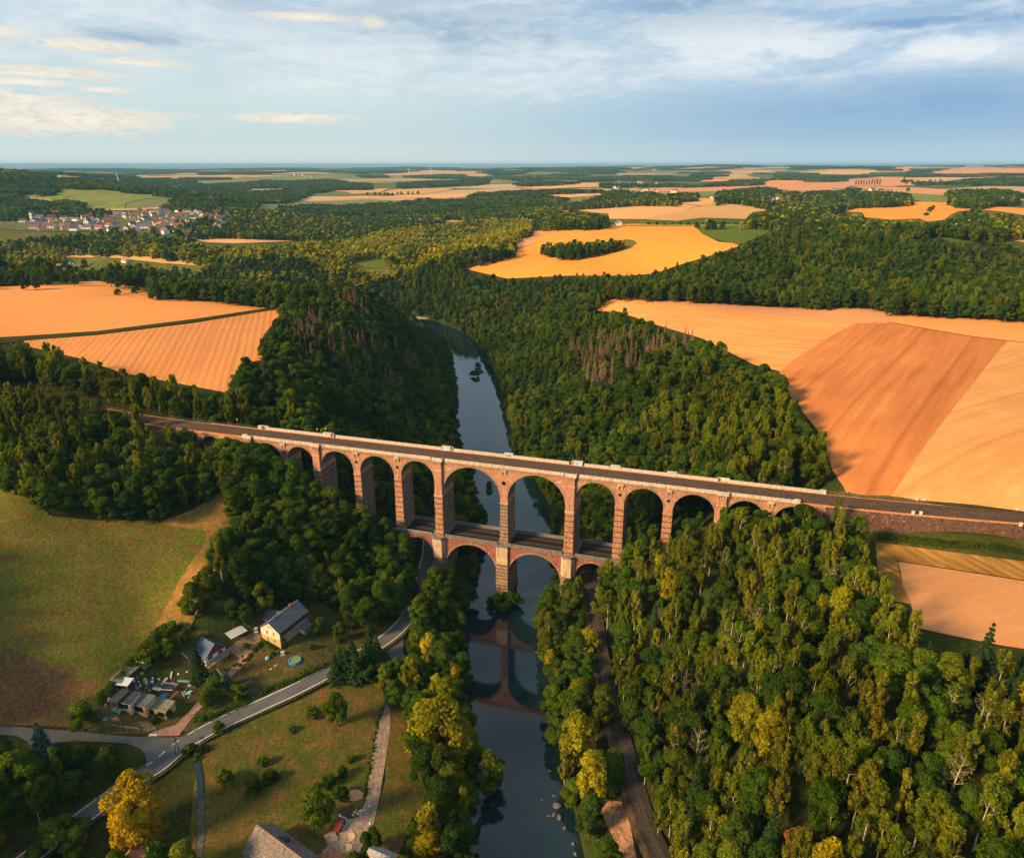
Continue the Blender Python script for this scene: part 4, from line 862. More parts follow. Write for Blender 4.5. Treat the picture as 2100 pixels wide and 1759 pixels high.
# --- single trees and rows standing in the farmland
def far_trees(L, kind, Ht, lb, grp, wz=1.2):
    for i, (u, v) in enumerate(L):
        x, y, z = g1(u, v); place_tree(kind, i % len(PROTO[kind]), x, y, z-.3, i*1.7, Ht*random.uniform(.85, 1.12)/PROTO[kind][i % len(PROTO[kind])][2], lb, 'tree', grp, wz)
far_trees([(242, 607)], B_, 7, 'round dark tree alone on the left wheat field', None, 1.4); far_trees([(279, 604)], B_, 9, 'larger round tree on the left wheat field beside the wood', None, 1.4)
far_trees([(8, 578), (24, 579), (37, 578), (48, 578), (68, 577), (84, 577), (94, 576), (113, 577), (125, 576), (139, 577), (150, 577)], B_, 11, 'small round tree in the row along the left field lane', 'row of round trees along the left field lane')
far_trees(k3(*[(190+i*29, 548-i*2.0) for i in range(15)]), B_, 6, 'small tree in the avenue left of the orange field', 'avenue trees left of the orange field', 1.0)
far_trees(k3(*[(1080+i*62, 500+((i*7) % 3)) for i in range(16)]), 'shrub', 5, 'small round bush along the lane above the orange field', 'bushes along the lane above the orange field', 1.2)
far_trees(k4(*[(706+i*22, 222) for i in range(10)]), 'poplar_tree', 34, 'tall poplar in the row on the far pink field', 'row of poplars on the far pink field')
far_trees(k4((1104, 192)), Sp, 40, 'big dark tree standing alone by the far hamlet', None, 1.8); far_trees(k4((1150, 198), (1170, 200)), B_, 22, 'dark round tree beside the far hamlet', 'dark round trees beside the far hamlet', 1.4)
far_trees(k4((1316, 440)), B_, 14, 'dark round tree in the middle of the gold field', None, 1.4); far_trees(k4((1342, 418)), B_, 10, 'smaller tree behind the round one in the gold field', None, 1.2); far_trees(k4((1288, 465)), 'shrub', 6, 'low bush in front of the round tree in the gold field', None, 1.2)
far_trees(k4((1137, 270)), B_, 16, 'lone round tree on the pale field below the poplars', None, 1.3); far_trees(k4((1497, 365)), B_, 15, 'lone round tree at the left of the far right wood', None, 1.3)
far_trees(k2((960, 272), (1020, 268), (1062, 270), (1095, 270), (1112, 272), (1128, 272), (1158, 275), (1198, 268), (1228, 266), (1282, 262), (1318, 262), (1360, 260)), B_, 18, 'dark round tree between the pale far fields', 'dark round trees between the pale far fields', 1.3)
for i, (s_, n_, Ht) in enumerate(((-6, -8, 22), (2, -9, 22), (9, -8, 21), (16, -9, 22), (23, -8, 20), (30, -9, 22), (37, -9, 19), (44, -9, 18), (52, -9, 18), (60, -10, 16), (-1, -15, 17), (13, -16, 16))):
    x, y, _ = bw(s_, n_); k_ = i % 6; place_tree(B_, k_, x, y, hz1(x, y)-.2, i*1.3, Ht/PROTO[B_][k_][2], 'dark green broadleaf tree close in front of the left end of the viaduct', 'broadleaf tree', 'trees hiding the left end of the viaduct'); RES.append((x, y, 4))
# --- near woods
pts = np.vstack([gridpts(120, 1080, 6.3)])
z = hgt(pts[:, 0], pts[:, 1]); S_, Nb = sn(pts[:, 0], pts[:, 1])
ok = river_dist(pts[:, 0], pts[:, 1]) > 1.2
corr = (S_ > -60) & (S_ < 275) & (Nb > -5.5) & (Nb < 18.5)
corr |= (S_ >= 275) & (S_ < 520) & (Nb > -1) & (Nb < 28)
corr |= (S_ <= -60) & (S_ > -190) & (Nb > -4+(-60-S_)*.08) & (Nb < 19+(-60-S_)*.1)
thin = corr & (z < 55) & (S_ > 3) & (S_ < 262) & ~((S_ > 80) & (S_ < 103)) & ~((S_ > 170) & (S_ < 189)) & (np.min(np.abs(S_[:, None]-np.array([-12.5, 2.6, 22.3, 41, 62.5, 84.1, 105.2, 137.2, 168.4, 190.3, 211.1, 232.8, 252])), 1) > 4.5)
ok &= ~corr | thin
for x, y, r in RES: ok &= np.hypot(pts[:, 0]-x, pts[:, 1]-y) > r
pts, z, thin = pts[ok], z[ok], thin[ok]
um, okm = cls(np.column_stack([pts, z+8]), 0); ut, okt = cls(np.column_stack([pts, z+14]), 0); ub, okb = cls(np.column_stack([pts, z+2]), 0)
dist = np.hypot(pts[:, 0], pts[:, 1])
inb = pip(BRIDGE_PX, ut) | pip(BRIDGE_PX, um)
S_, Nb = sn(pts[:, 0], pts[:, 1])
front = (Nb < 5) & inb
vz = np.zeros(len(pts), bool)
for vp in VILL: vz |= pip(vp, um) | pip(vp, ut)
good = okm & okt & (okb | (dist > 420)) & ~front & ~(vz & (dist > 700) & (rng.random(len(pts)) < .85))
pts, z, um, dist, thin = pts[good], z[good], um[good], dist[good], thin[good]
own = np.full(len(pts), -1); Sf, Nbf = sn(pts[:, 0], pts[:, 1])
for i, (key, px, mix_, sp_f, desc) in enumerate(Wd):
    m_ = (own < 0) & pip(px, um); own[m_] = i
u_rand = rng.random(len(pts)); keep = np.ones(len(pts), bool)
for i in range(len(pts)):
    x, y = pts[i]; o_ = own[i]
    if o_ >= 0:
        key, px, mix_, spf, desc = Wd[o_]
        ks = list(mix_); cs_ = np.cumsum([mix_[q_] for q_ in ks]); k = ks[min(len(ks)-1, int(np.searchsorted(cs_, rng.random()*cs_[-1])))]
    else:
        if dist[i] < 430 and (um[i, 0] < 0 or um[i, 0] > 2100 or um[i, 1] > 1759): key = 'outside'
        elif dist[i] < 430:
            if Nbf[i] > (-6 if thin[i] else 17) and -60 < Sf[i] < 280: key = 'leftbluff' if Sf[i] < 135 else 'rightslope'
            else: continue
        else: key = 'middle'
        k = B_ if rng.random() < .8 else (Bi if rng.random() < .6 else Sp)
    Hh = rng.uniform(.78, 1.18)
    if k == B_: Hh *= .95
    if k == Bi: Hh *= 1.08
    if thin[i]: Hh *= .55; k = B_
    TREES[k].append((dist[i], x, y, z[i]-.2, rng.uniform(0, 6.28), Hh, int(rng.integers(len(PROTO[k]))), key))
    if k in (Bi, De) and rng.random() < .55:
        x2, y2 = x+rng.uniform(-3, 3), y+rng.uniform(-3, 3); TREES[k].append((dist[i], x2, y2, hz1(x2, y2)-.2, rng.uniform(0, 6.28), Hh*.9, int(rng.integers(len(PROTO[k]))), key))
DESC = {w_[0]: w_[4] for w_ in Wd}; DESC['middle'] = 'in the woods beyond the valley'; DESC['outside'] = 'at the edge of the picture'
WORDS = {B_: ('dark green broadleaf tree', 'broadleaf tree', 'dark green broadleaf trees'), Bi: ('slender light green birch', 'birch', 'light green birches'), Go: ('tree turning golden yellow', 'golden tree', 'golden yellow trees'), Sp: ('dark conical spruce', 'spruce', 'dark spruces'), De: ('dead reddish-grey spruce', 'dead spruce', 'dead spruces'), Ba: ('nearly bare tree with pale branches', 'bare tree', 'bare pale trees'), Ru: ('small rust-red tree', 'rust tree', 'rust-red trees')}
CAPS = {B_: 288, Bi: 285, Go: 120, Sp: 110, De: 170, Ba: 60, Ru: 20}
MASSN = {}
n_ind = 0
for k, L in TREES.items():
    L.sort(key=lambda a: a[0]); cap = CAPS.get(k, 0); used = 0
    for a in L:
        d_, x, y, zz, rot, s_, var, key = a
        uvv = proj([(x, y, zz+10)])[0]
        vis = -10 < uvv[0] < 2110 and uvv[1] < 1790
        if vis and used < cap:
            wd = WORDS[k]; place_tree(k, var, x, y, zz, rot, s_, '%s %s' % (wd[0], DESC[key]), wd[1], '%s %s' % (wd[2], DESC[key])); used += 1; n_ind += 1
        else: MASSN.setdefault('near' if d_ < 330 else ('mid' if d_ < 620 else 'far'), []).append((k, x, y, zz, rot, s_, var))
full = []; fidx = {}
for k in PROTO:
    for j, (cr, tr, H) in enumerate(PROTO[k]):
        fidx[(k, j)] = len(full)
        # a crown and its trunk joined for spreading
        b1 = bmesh.new(); b1.from_mesh(cr); nf = len(b1.faces); b1.from_mesh(tr); b1.faces.ensure_lookup_table()
        for f in b1.faces[nf:]: f.material_index = 1
        me = bpy.data.meshes.new('tree_mass'); b1.to_mesh(me); b1.free(); me.materials.clear(); me.materials.append(cr.materials[0]); me.materials.append(tr.materials[0]); full.append(me)
for nm, L in MASSN.items():
    stuff({'near': 'woodland', 'mid': 'woodland', 'far': 'woodland'}[nm], [(x, y, zz, rot, s_, fidx[(k, var)]) for k, x, y, zz, rot, s_, var in L], full,
          {'near': 'remaining dense trees of the woods on this side of the viaduct', 'mid': 'dense wood covering both slopes just beyond the viaduct', 'far': 'continuous mixed wood further up both sides of the river valley'}[nm])
# --- woods beyond a kilometre
def farwood(r0, r1, step, keys, hm, hidx, name, label, vill_keep=.35, zs=(.8, 1.2), edge=True, foot=0, gap=None):
    P = gridpts(r0, r1, step); z = hgt(P[:, 0], P[:, 1]); um, a = cls(np.column_stack([P, z+hm*.5]), 0)
    if edge: a &= cls(np.column_stack([P, z+hm]), 0)[1]
    if foot:
        rr_ = np.hypot(P[:, 0], P[:, 1]); ux, uy = P[:, 0]/rr_, P[:, 1]/rr_
        for fa, fb in ((1, 0), (-1, 0), (0, 1), (0, -1)):
            Q = np.column_stack([P[:, 0]+foot*(fa*uy+fb*ux), P[:, 1]+foot*(-fa*ux+fb*uy)]); a &= cls(np.column_stack([Q, hgt(Q[:, 0], Q[:, 1])+hm*.6]), 0)[1]
    if gap:
        q_ = np.sin(P[:, 0]*.0019+1.3*np.sin(P[:, 1]*.0011))+np.sin(P[:, 1]*.0031+P[:, 0]*.0007)+.8*np.sin(P[:, 0]*.0053-P[:, 1]*.0021+2); ng = np.zeros(len(P), bool)
        for f_ in NOGAP: ng |= pip(f_, um)
        a &= (q_ > gap) | ng
    a &= river_dist(P[:, 0], P[:, 1]) > 3
    ut_ = proj(np.column_stack([P, z+hm*1.15]))
    for vp in VILL:
        inn = pip(vp, um) | pip(vp, ut_); a &= ~inn | (rng.random(len(P)) < vill_keep)
    P, z, um = P[a], z[a], um[a]; out = []
    protos = []; start = {}
    for k in keys: start[k] = len(protos); protos += LOD[k]
    for i in range(len(P)):
        k = hidx(um[i, 0], um[i, 1]); out.append((P[i, 0], P[i, 1], z[i]-.4, rng.uniform(0, 6.28), rng.uniform(*zs), start[k]+int(rng.integers(len(LOD[k])))))
    stuff(name, out, protos, label); return len(out)
SUN_PX = [[(765,480),(1000,450),(1090,452),(1095,480),(1060,490),(1055,515),(930,545),(880,560),(1060,575),(900,590),(780,600),(700,580),(640,540),(560,530),(350,540),(300,520),(400,500),(620,500),(740,490)], [(200,520),(320,500),(330,560),(0,570),(0,480),(60,500)]]  # outlines of wood where brighter crowns paint in the sunlight
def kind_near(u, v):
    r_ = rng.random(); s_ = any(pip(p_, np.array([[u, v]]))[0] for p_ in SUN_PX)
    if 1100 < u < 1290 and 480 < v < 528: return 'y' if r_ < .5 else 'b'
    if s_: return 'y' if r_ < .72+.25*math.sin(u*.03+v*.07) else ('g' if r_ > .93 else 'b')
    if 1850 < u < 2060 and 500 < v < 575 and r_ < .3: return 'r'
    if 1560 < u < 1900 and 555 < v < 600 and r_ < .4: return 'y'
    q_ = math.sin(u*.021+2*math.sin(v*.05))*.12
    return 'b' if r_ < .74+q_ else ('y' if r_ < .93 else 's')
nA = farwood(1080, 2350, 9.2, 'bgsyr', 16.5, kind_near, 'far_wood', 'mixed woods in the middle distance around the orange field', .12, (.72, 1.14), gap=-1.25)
nB = farwood(2350, 6200, 42, 'c', 15, lambda u, v: 'c', 'distant_wood', 'dark green woods in the distance behind the villages', .3, (.85, 1.1), foot=20, gap=-.6)
nC = farwood(6200, 21000, 190, 'd', 16, lambda u, v: 'd', 'horizon_wood', 'bluish woods along the horizon', .8, (.8, 1.15), True, foot=60, gap=-.15)
print('trees individual', n_ind, {k: len(v) for k, v in MASSN.items()}, {k: len(v) for k, v in TREES.items()}, nA, nB, nC)
# ------------------------------------------------------------------ railway viaduct
BR = math.atan2(BE[1], BE[0])
via = empty('railway_viaduct', (BP[0], BP[1], 0), BR, 'long red stone railway viaduct with two tiers of arches across the river', 'viaduct')
def stone_mat(name, c1, c2, mortar, bw_=.8, bh=.36, stain=(.06, .05, .045), st_amt=.5, msz=.03, bands=None, light=None, bs=.6):
    m, q, b = mat(name, .92, .03); tc_ = q.node('ShaderNodeTexCoord').outputs['Object']
    s_ = q.node('ShaderNodeSeparateXYZ', i_0=tc_); cx = q.node('ShaderNodeCombineXYZ', i_0=q.math('ADD', s_.outputs[0], s_.outputs[1]), i_1=s_.outputs[2])
    br = q.node('ShaderNodeTexBrick', i_Scale=1.0, i_Color1=c1, i_Color2=c2, i_Mortar=mortar, i_Mortar_Size=msz, i_Brick_Width=bw_, i_Row_Height=bh, i_Bias=0.0)
    q.put(br.inputs['Vector'], cx.outputs[0])
    n1 = q.noise(tc_, 1.1, 5, .7); n2 = q.noise(tc_, .12, 4, .6); n3 = q.noise(q.vmul(tc_, (1, 1, .15)), .9, 4, .6)
    col = q.mix(.55, br.outputs['Color'], q.mix(q.mr(n1, .35, .65), c1, c2))
    if light: col = q.mix(q.mr(q.noise(tc_, .8, 5, .75), .56, .64), col, light)
    col = q.mix(q.math('MULTIPLY', q.mr(n3, .48, .75), st_amt), col, stain)
    col = q.mix(q.math('MULTIPLY', q.mr(n2, .5, .7), st_amt*.6), col, q.mix(1.0, col, (.6, .55, .52), 'MULTIPLY'))
    if bands:
        per, frac = bands; z_ = q.math('ADD', s_.outputs[2], q.math('MULTIPLY', n2, .3)); f = q.math('FRACT', q.math('DIVIDE', z_, per))
        col = q.mix(q.math('MULTIPLY', q.mr(f, 1-frac, 1-frac+.04, 0, 1, 'LINEAR'), q.mr(n1, .3, .6, .3, 1)), col, (.035, .030, .028))
    sp_ = q.noise(tc_, 1.7, 5, .8); col = q.mix(.75, col, q.mix(q.mr(sp_, .34, .66), (.42, .38, .36), (1.45, 1.42, 1.38)), 'MULTIPLY')
    q.put(b.inputs['Base Color'], col)
    bp = q.node('ShaderNodeBump', i_Strength=bs, i_Distance=.12, i_Height=q.math('ADD', br.outputs['Fac'], q.math('MULTIPLY', n1, -1.2))); q.put(b.inputs['Normal'], bp.outputs[0]); return m
SM = dict(
 red=stone_mat('red_porphyry', (.60,.30,.19), (.40,.185,.12), (.62,.46,.33), .9, .45, light=(.62,.47,.36), st_amt=.45),
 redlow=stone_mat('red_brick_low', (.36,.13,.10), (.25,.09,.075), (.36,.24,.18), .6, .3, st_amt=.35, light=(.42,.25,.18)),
 pier=stone_mat('pier_stone', (.58,.30,.185), (.37,.185,.12), (.10,.075,.06), 1.0, .45, bands=(2.7, .2), light=(.56,.39,.25), st_amt=.45),
 rp=stone_mat('river_pier_stone', (.50,.37,.25), (.30,.20,.14), (.035,.03,.027), 1.8, .9, msz=.17, bands=(1.8, .22), st_amt=.5),
 cream=stone_mat('cream_sandstone', (.64,.50,.33), (.52,.38,.24), (.30,.22,.15), 1.2, .6, st_amt=.5),
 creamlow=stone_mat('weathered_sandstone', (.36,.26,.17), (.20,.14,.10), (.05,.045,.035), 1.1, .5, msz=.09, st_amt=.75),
 ring=stone_mat('voussoir_stone', (.58,.42,.28), (.38,.25,.17), (.06,.05,.04), .55, .55, msz=.11, st_amt=.4),
 soffit=stone_mat('shaded_stone', (.24,.20,.17), (.17,.145,.125), (.30,.27,.24), 1.0, .5, st_amt=.5, bands=(2.7, .18)),  # darker copy of the pier stone, shade of flanks and soffits painted in
 cornice=stone_mat('cornice_stone', (.62,.30,.14), (.50,.23,.11), (.3,.15,.08), 1.6, .5, st_amt=.3),
 conc=stone_mat('parapet_concrete', (.60,.56,.49), (.50,.46,.40), (.25,.21,.18), 2.0, 3.0, msz=.05, st_amt=.35, bs=.2),
 grey=stone_mat('grey_deck_stone', (.24,.235,.21), (.15,.15,.135), (.08,.08,.06), 1.5, .6, st_amt=.5),
 rubble=stone_mat('dark_rubble_wall', (.22,.12,.09), (.10,.06,.05), (.07,.05,.045), .9, .5, msz=.06, light=(.36,.24,.18), st_amt=.5))
def simple(name, col, rough=.8, spec=.3, metal=0, noise=0, sc_=3):
    m, q, b = mat(name, rough, spec); b.inputs['Metallic'].default_value = metal
    if noise:
        n_ = q.noise(q.node('ShaderNodeTexCoord').outputs['Object'], sc_, 5, .65); q.put(b.inputs['Base Color'], q.mix(q.mr(n_, .3, .7), tuple(c*(1-noise) for c in col), tuple(min(1, c*(1+noise)) for c in col)))
    else: b.inputs['Base Color'].default_value = (*col, 1)
    return m
DK = simple('black_and_shade', (.012, .012, .012), .9, .1)  # near-black of wheels and covers, also the painted shade in openings
MS = [SM['red'], SM['soffit'], SM['ring'], SM['pier'], SM['cream'], SM['creamlow'], SM['cornice'], SM['conc'], SM['grey'], DK, SM['redlow'], SM['rp']]
(RED, SOF, RNG, PIE, CRE, CRL, COR, CON, GRY, DRK, RLO, RPI) = range(12)
ZT = 66.75; ND = 12.0
def part(b, name, parent=via):
    me_o = b.build(name, MS, parent); used = sorted(set(b.M)); me = me_o.data
    me.materials.clear()
    for i in used: me.materials.append(MS[i])
    rm = {u: i for i, u in enumerate(used)}; me.polygons.foreach_set('material_index', [rm[m_] for m_ in b.M]); me.update()
    return me_o
def arch_pts(a, b_, zc, rz=None, n=22):
    r = (b_-a)/2; rz = rz or r
    return [((a+b_)/2-r*math.cos(math.pi*i/n), zc-rz+rz*math.sin(math.pi*i/n)) for i in range(n+1)]
def arch(a, b_, zc, zt, n0, n1, wallm, name='arch', rz=None, zring=.95):
    P = arch_pts(a, b_, zc, rz); m = MB(); k = len(P)
    V = [(x, n0, z) for x, z in P]+[(x, n0, zt) for x, z in P]+[(x, n1, z) for x, z in P]+[(x, n1, zt) for x, z in P]
    F = []; Mi = []
    for i in range(k-1):
        m.add([V[i], V[i+1], V[k+i+1], V[k+i]], [(0, 1, 2, 3)], wallm); m.add([V[2*k+i+1], V[2*k+i], V[3*k+i], V[3*k+i+1]], [(0, 1, 2, 3)], wallm)
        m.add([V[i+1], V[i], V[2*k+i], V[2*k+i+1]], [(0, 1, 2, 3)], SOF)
    m.add([(a, n0, zt), (b_, n0, zt), (b_, n1, zt), (a, n1, zt)], [(0, 1, 2, 3)], GRY)
    o = part(m, name)
    g = MB(); cx, zs = (a+b_)/2, P[0][1]; r = (b_-a)/2; rzz = rz or r
    for side, (y0, y1) in enumerate(((n0-.16, n0+.3), (n1-.3, n1+.16))):
        g = MB()
        for i in range(26):
            t0, t1 = math.pi*i/26, math.pi*(i+1)/26-.030; rr = zring*(1.08 if i % 2 else .80)
            pts_ = [(cx-(r-.04)*math.cos(t0), zs+(rzz-.04)*math.sin(t0)), (cx-(r-.04)*math.cos(t1), zs+(rzz-.04)*math.sin(t1)), (cx-(r+rr)*math.cos(t1), zs+(rzz+rr)*math.sin(t1)), (cx-(r+rr)*math.cos(t0), zs+(rzz+rr)*math.sin(t0))]
            g.add([(x, y0, z) for x, z in pts_]+[(x, y1, z) for x, z in pts_], [(0, 1, 2, 3), (7, 6, 5, 4), (0, 4, 5, 1), (1, 5, 6, 2), (2, 6, 7, 3), (3, 7, 4, 0)], RNG)
        part(g, 'arch_ring', o)
    return o
PIERS = [(-28, 3.2, 0), (-12.5, 3.3, 0), (2.6, 3.6, 1), (22.3, 3.4, 0), (41, 4.4, 1), (62.5, 3.6, 0), (84.1, 3.7, 0), (105.2, 4.6, 1), (137.2, 3.5, 2), (168.4, 4.6, 1), (190.3, 3.8, 0), (211.1, 3.9, 0), (232.8, 4.4, 1), (252, 3.6, 0), (271, 4.4, 0)]
for i in range(len(PIERS)-1):
    a = PIERS[i][0]+PIERS[i][1]/2; b_ = PIERS[i+1][0]-PIERS[i+1][1]/2
    arch(a, b_, 65.5, ZT, 0, ND, RED)
for i, (c, w_, maj) in enumerate(PIERS):
    low = 80 < c < 175
    zb = 28.3 if low else min(hz1(*bw(c, 0)[:2]), hz1(*bw(c, 12)[:2]))-3
    rl = ((c-w_/2)-(PIERS[i-1][0]+PIERS[i-1][1]/2))/2 if i else 7
    rr = ((PIERS[i+1][0]-PIERS[i+1][1]/2)-(c+w_/2))/2 if i < len(PIERS)-1 else 7
    zi = 65.5-max(rl, rr)-2.0
    m = MB(); lowm = RPI if maj == 2 else PIE
    m.box(c-w_/2, c+w_/2, 0, ND, zi, ZT, RED)
    hb = max(zi-zb, 1); tz = min(.45, hb*.012)
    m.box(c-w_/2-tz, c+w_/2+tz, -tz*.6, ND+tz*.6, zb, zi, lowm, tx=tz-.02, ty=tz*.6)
    # repaint the flanks of the shaft darker, shade put into the stone colour
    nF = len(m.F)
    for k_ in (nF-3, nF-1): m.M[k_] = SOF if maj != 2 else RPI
    m.box(c-w_/2-.22, c+w_/2+.22, -.22, ND+.22, zi-.35, zi+.3, CRE if maj == 2 else PIE)
    if low: m.box(c-w_/2-.6, c+w_/2+.6, -.5, ND+.5, zb-.05, zb+1.1, CRL, tx=.2, ty=.2)
    o = part(m, 'pier')
    if maj == 1:
        for y0, y1 in ((-1.15, -.0), (ND, ND+1.15)):
            g = MB()
            g.box(c-1.85, c+1.85, y0, y1, zi, ZT+.1, RED); g.box(c-2.0, c+2.0, y0-.25 if y0 < 0 else y0, y1 if y0 < 0 else y1+.25, zb, zi, PIE)
            g.box(c-2.15, c+2.15, y0-.3, y1+.3, zi-.2, zi+.35, CRE); g.box(c-2.1, c+2.1, y0-.2, y1+.2, 62.2, 62.7, CRE)
            for q_ in (-1.5, -.5, .5, 1.5): g.box(c+q_-.22, c+q_+.22, y0-.35 if y0 < 0 else y1, y0 if y0 < 0 else y1+.35, 65.4, 66.6, CRE)
            part(g, 'pilaster', o)
    else:
        if i in (0, len(PIERS)-1): continue
        zr = 61.3 if w_ < 3.6 and maj != 2 else (59.7 if maj == 2 else 61.1); rd_ = 1.0 if maj == 2 else .72
        g = MB(); nn_ = 18
        for y0, y1 in ((-.12, .05), (ND-.05, ND+.12)):
            for k_ in range(nn_):
                t0, t1 = 2*math.pi*k_/nn_, 2*math.pi*(k_+1)/nn_
                q4 = [(c+rd_*math.cos(t0), zr+rd_*math.sin(t0)), (c+rd_*math.cos(t1), zr+rd_*math.sin(t1)), (c+(rd_+.3)*math.cos(t1), zr+(rd_+.3)*math.sin(t1)), (c+(rd_+.3)*math.cos(t0), zr+(rd_+.3)*math.sin(t0))]
                g.add([(x, y0, z) for x, z in q4]+[(x, y1, z) for x, z in q4], [(0, 1, 2, 3), (7, 6, 5, 4), (0, 4, 5, 1), (2, 6, 7, 3)], RNG)
            yy = y0+.06 if y0 < 0 else y1-.06
            g.add([(c+rd_*math.cos(2*math.pi*k_/nn_), yy, zr+rd_*math.sin(2*math.pi*k_/nn_)) for k_ in range(nn_)], [tuple(range(nn_))], DRK)  # flat dark disc, the shade of a deep hole put into its colour
        part(g, 'roundel', o)
        g = MB()    # bracketed console under the parapet
        for sg, y0 in ((-1, 0.0), (1, ND)):
            ya, yb = sorted((y0, y0+sg*.75)); g.box(c-1.3, c+1.3, ya, yb, 65.3, 66.75, CRE)
            ya, yb = sorted((y0, y0+sg*.4)); g.box(c-1.1, c-.5, ya, yb, 63.9, 65.3, CRE); g.box(c+.5, c+1.1, ya, yb, 63.9, 65.3, CRE)
        part(g, 'console', o)
# deck edge: corbel table, cornice
m = MB(); sA, sB = -29.5, 273.0; x = sA+.4
for sg, yb in ((-1, 0.0), (1, ND)):
    x = sA+.4; pl = [(sA, yb), (sB, yb)]; tp = []
    while x < sB-.6: tp += [(x, yb+sg*.06), (x, yb+sg*.38), (x+.5, yb+sg*.38), (x+.5, yb+sg*.06)]; x += 1.15
    m = MB(); pl = [(sA, yb+sg*.0)]+tp+[(sB, yb)]; V = [(a, b_, 65.9) for a, b_ in pl]+[(a, b_, 66.48) for a, b_ in pl]; k_ = len(pl)
    m.add(V, [((i, i+1, k_+i+1, k_+i) if sg < 0 else (i+1, i, k_+i, k_+i+1)) for i in range(k_-1)]+[(k_+1+4*i, k_+2+4*i, k_+3+4*i, k_+4+4*i) for i in range((k_-2)//4)], CRE)
    part(m, 'corbel_table')
m = MB(); m.box(sA, sB, -.75, ND+.75, 66.76, 67.3, COR); m.box(sA, sB, -.5, ND+.5, 66.5, 66.76, PIE)
for c, w_, maj in PIERS:
    if maj == 1: m.box(c-2.4, c+2.4, -1.75, ND+1.75, 66.78, 67.33, COR)
part(m, 'cornice')
# parapets: concrete panels with posts, stepping out round the big piers
def parapet(side):
    m = MB(); maj = [c for c, w_, k in PIERS if k == 1]
    s0, s1 = (.6, 262.5) if side < 0 else (.2, 273.5)
    y = -.62 if side < 0 else ND+.28
    s_ = s0
    while s_ < s1-.5:
        e_ = min(s_+2.35, s1); mid = (s_+e_)/2
        near_m = any(abs(mid-c) < 2.7 for c in maj)
        if not near_m:
            m.box(s_+.03, e_-.22, y+.05, y+.30, 67.3, 68.55, CON); m.box(e_-.22, e_+.03, y-.06, y+.42, 67.3, 68.7, CON); m.box(s_, e_, y-.02, y+.38, 68.55, 68.66, CON)
        s_ = e_
    for c in maj:
        yo = -1.65 if side < 0 else ND+1.3
        m.box(c-2.6, c+2.6, yo, yo+.35, 67.33, 68.95, CON)
        ya, yb = sorted((yo, y+.3 if side < 0 else y)); 
        for xx in (c-2.6, c+2.25): m.box(xx, xx+.35, min(yo+.35, y), max(yo, y+.3), 67.33, 68.9, CON)
    m.box(s0-.5, s0+1.8, y-.2, y+.55, 67.3, 69.05, CON); m.box(s1-1.8, s1+.5, y-.2, y+.55, 67.3, 69.05, CON)
    return part(m, 'parapet')
parapet(-1); farp = parapet(1)
def sface(u, v, n_, z_=None):
    d = rays([(u, v)])[0]; B = np.array(bw(0, n_)[:2]); k = ((B[0])*BN[0]+(B[1])*BN[1])/(d[0]*BN[0]+d[1]*BN[1])
    return (d[0]*k-BP[0])*BE[0]+(d[1]*k-BP[1])*BE[1]
ref_px = [(671, 893), (915, 919), (1043, 934), (1185, 948), (1262, 957), (1378, 970)]
spray = [simple('spray_white', (.75, .76, .76)), simple('spray_blue', (.12, .35, .55)), simple('spray_black', (.03, .03, .035))]
for i, (u, v) in enumerate(ref_px):
    s_ = sface(u, v, ND+.3); m = MB()
    m.box(s_-2.1, s_+2.1, ND+.15, ND+1.5, 67.3, 69.1, CON); m.box(s_-2.25, s_+2.25, ND+.02, ND+1.6, 69.1, 69.22, CON)
    o = part(m, 'refuge_box')
    if i in (1, 2, 3):     # graffiti letters sprayed on the front
        g = MB(); col_ = {1: 1, 2: 2, 3: 1}[i]
        g.box(s_-2.0, s_+2.0, ND+.135, ND+.149, 67.5, 69.05, 0)
        strokes = {1: [[(0,0),(0,1),(.7,.8),(.1,.5),(.8,.2),(0,0)], [(0,1),(0,.1),(.7,.1)], [(.7,0),(.7,1),(0,.6),(.8,.5)], [(0,0),(.4,1),(.8,0)]],
                   2: [[(0,1),(.8,1),(0,.1),(.8,.1)], [(0,0),(.4,1),(.8,0),(.2,.4),(.7,.4)], [(.4,0),(0,.4),(.4,1),(.8,.5),(.4,0)], [(0,0),(0,1),(0,.5),(.7,1),(0,.5),(.8,0)]],
                   3: [[(0,0),(.1,1),(.8,.8),(.1,.5)], [(.7,1),(0,.9),(.1,0),(.8,.1),(.7,.5)], [(0,0),(0,1),(.8,0),(.8,1)], [(0,1),(.8,1),(.4,1),(.4,0)], [(.7,.9),(0,.7),(.8,.3),(0,.1)]]}[i]
        nL = len(strokes); wL = 3.7/nL
        for k_, st in enumerate(strokes):
            P = [Vector((s_-1.85+k_*wL+p_[0]*wL*.85, 0, 67.65+p_[1]*1.25)) for p_ in st]
            for a_, b_ in zip(P, P[1:]):
                d_ = (b_-a_); nn_ = Vector((-d_.z, 0, d_.x)).normalized()*.14
                g.add([(a_-nn_).to_tuple(), (b_-nn_).to_tuple(), (b_+nn_).to_tuple(), (a_+nn_).to_tuple()], [(0, 1, 2, 3)], col_)
                for q_ in range(4): g.V[-4+q_] = (g.V[-4+q_][0], ND+.118-.004*k_, g.V[-4+q_][2])
        g.build('graffiti', spray, o)
for (s_, z_) in ((110.6, 63.6), (162.9, 63.4)):
    m = MB(); m.box(s_-.95, s_+.95, -.14, .02, z_-.55, z_+.55, CON); o = part(m, 'plaque')
    g = MB()
    for r_ in range(3):
        for c_ in range(7): g.box(s_-.75+c_*.22, s_-.75+c_*.22+.14, -.155, -.139, z_+.22-r_*.28, z_+.32-r_*.28)
    g.build('plaque_lettering', [simple('worn_lettering', (.2, .17, .14))], o)
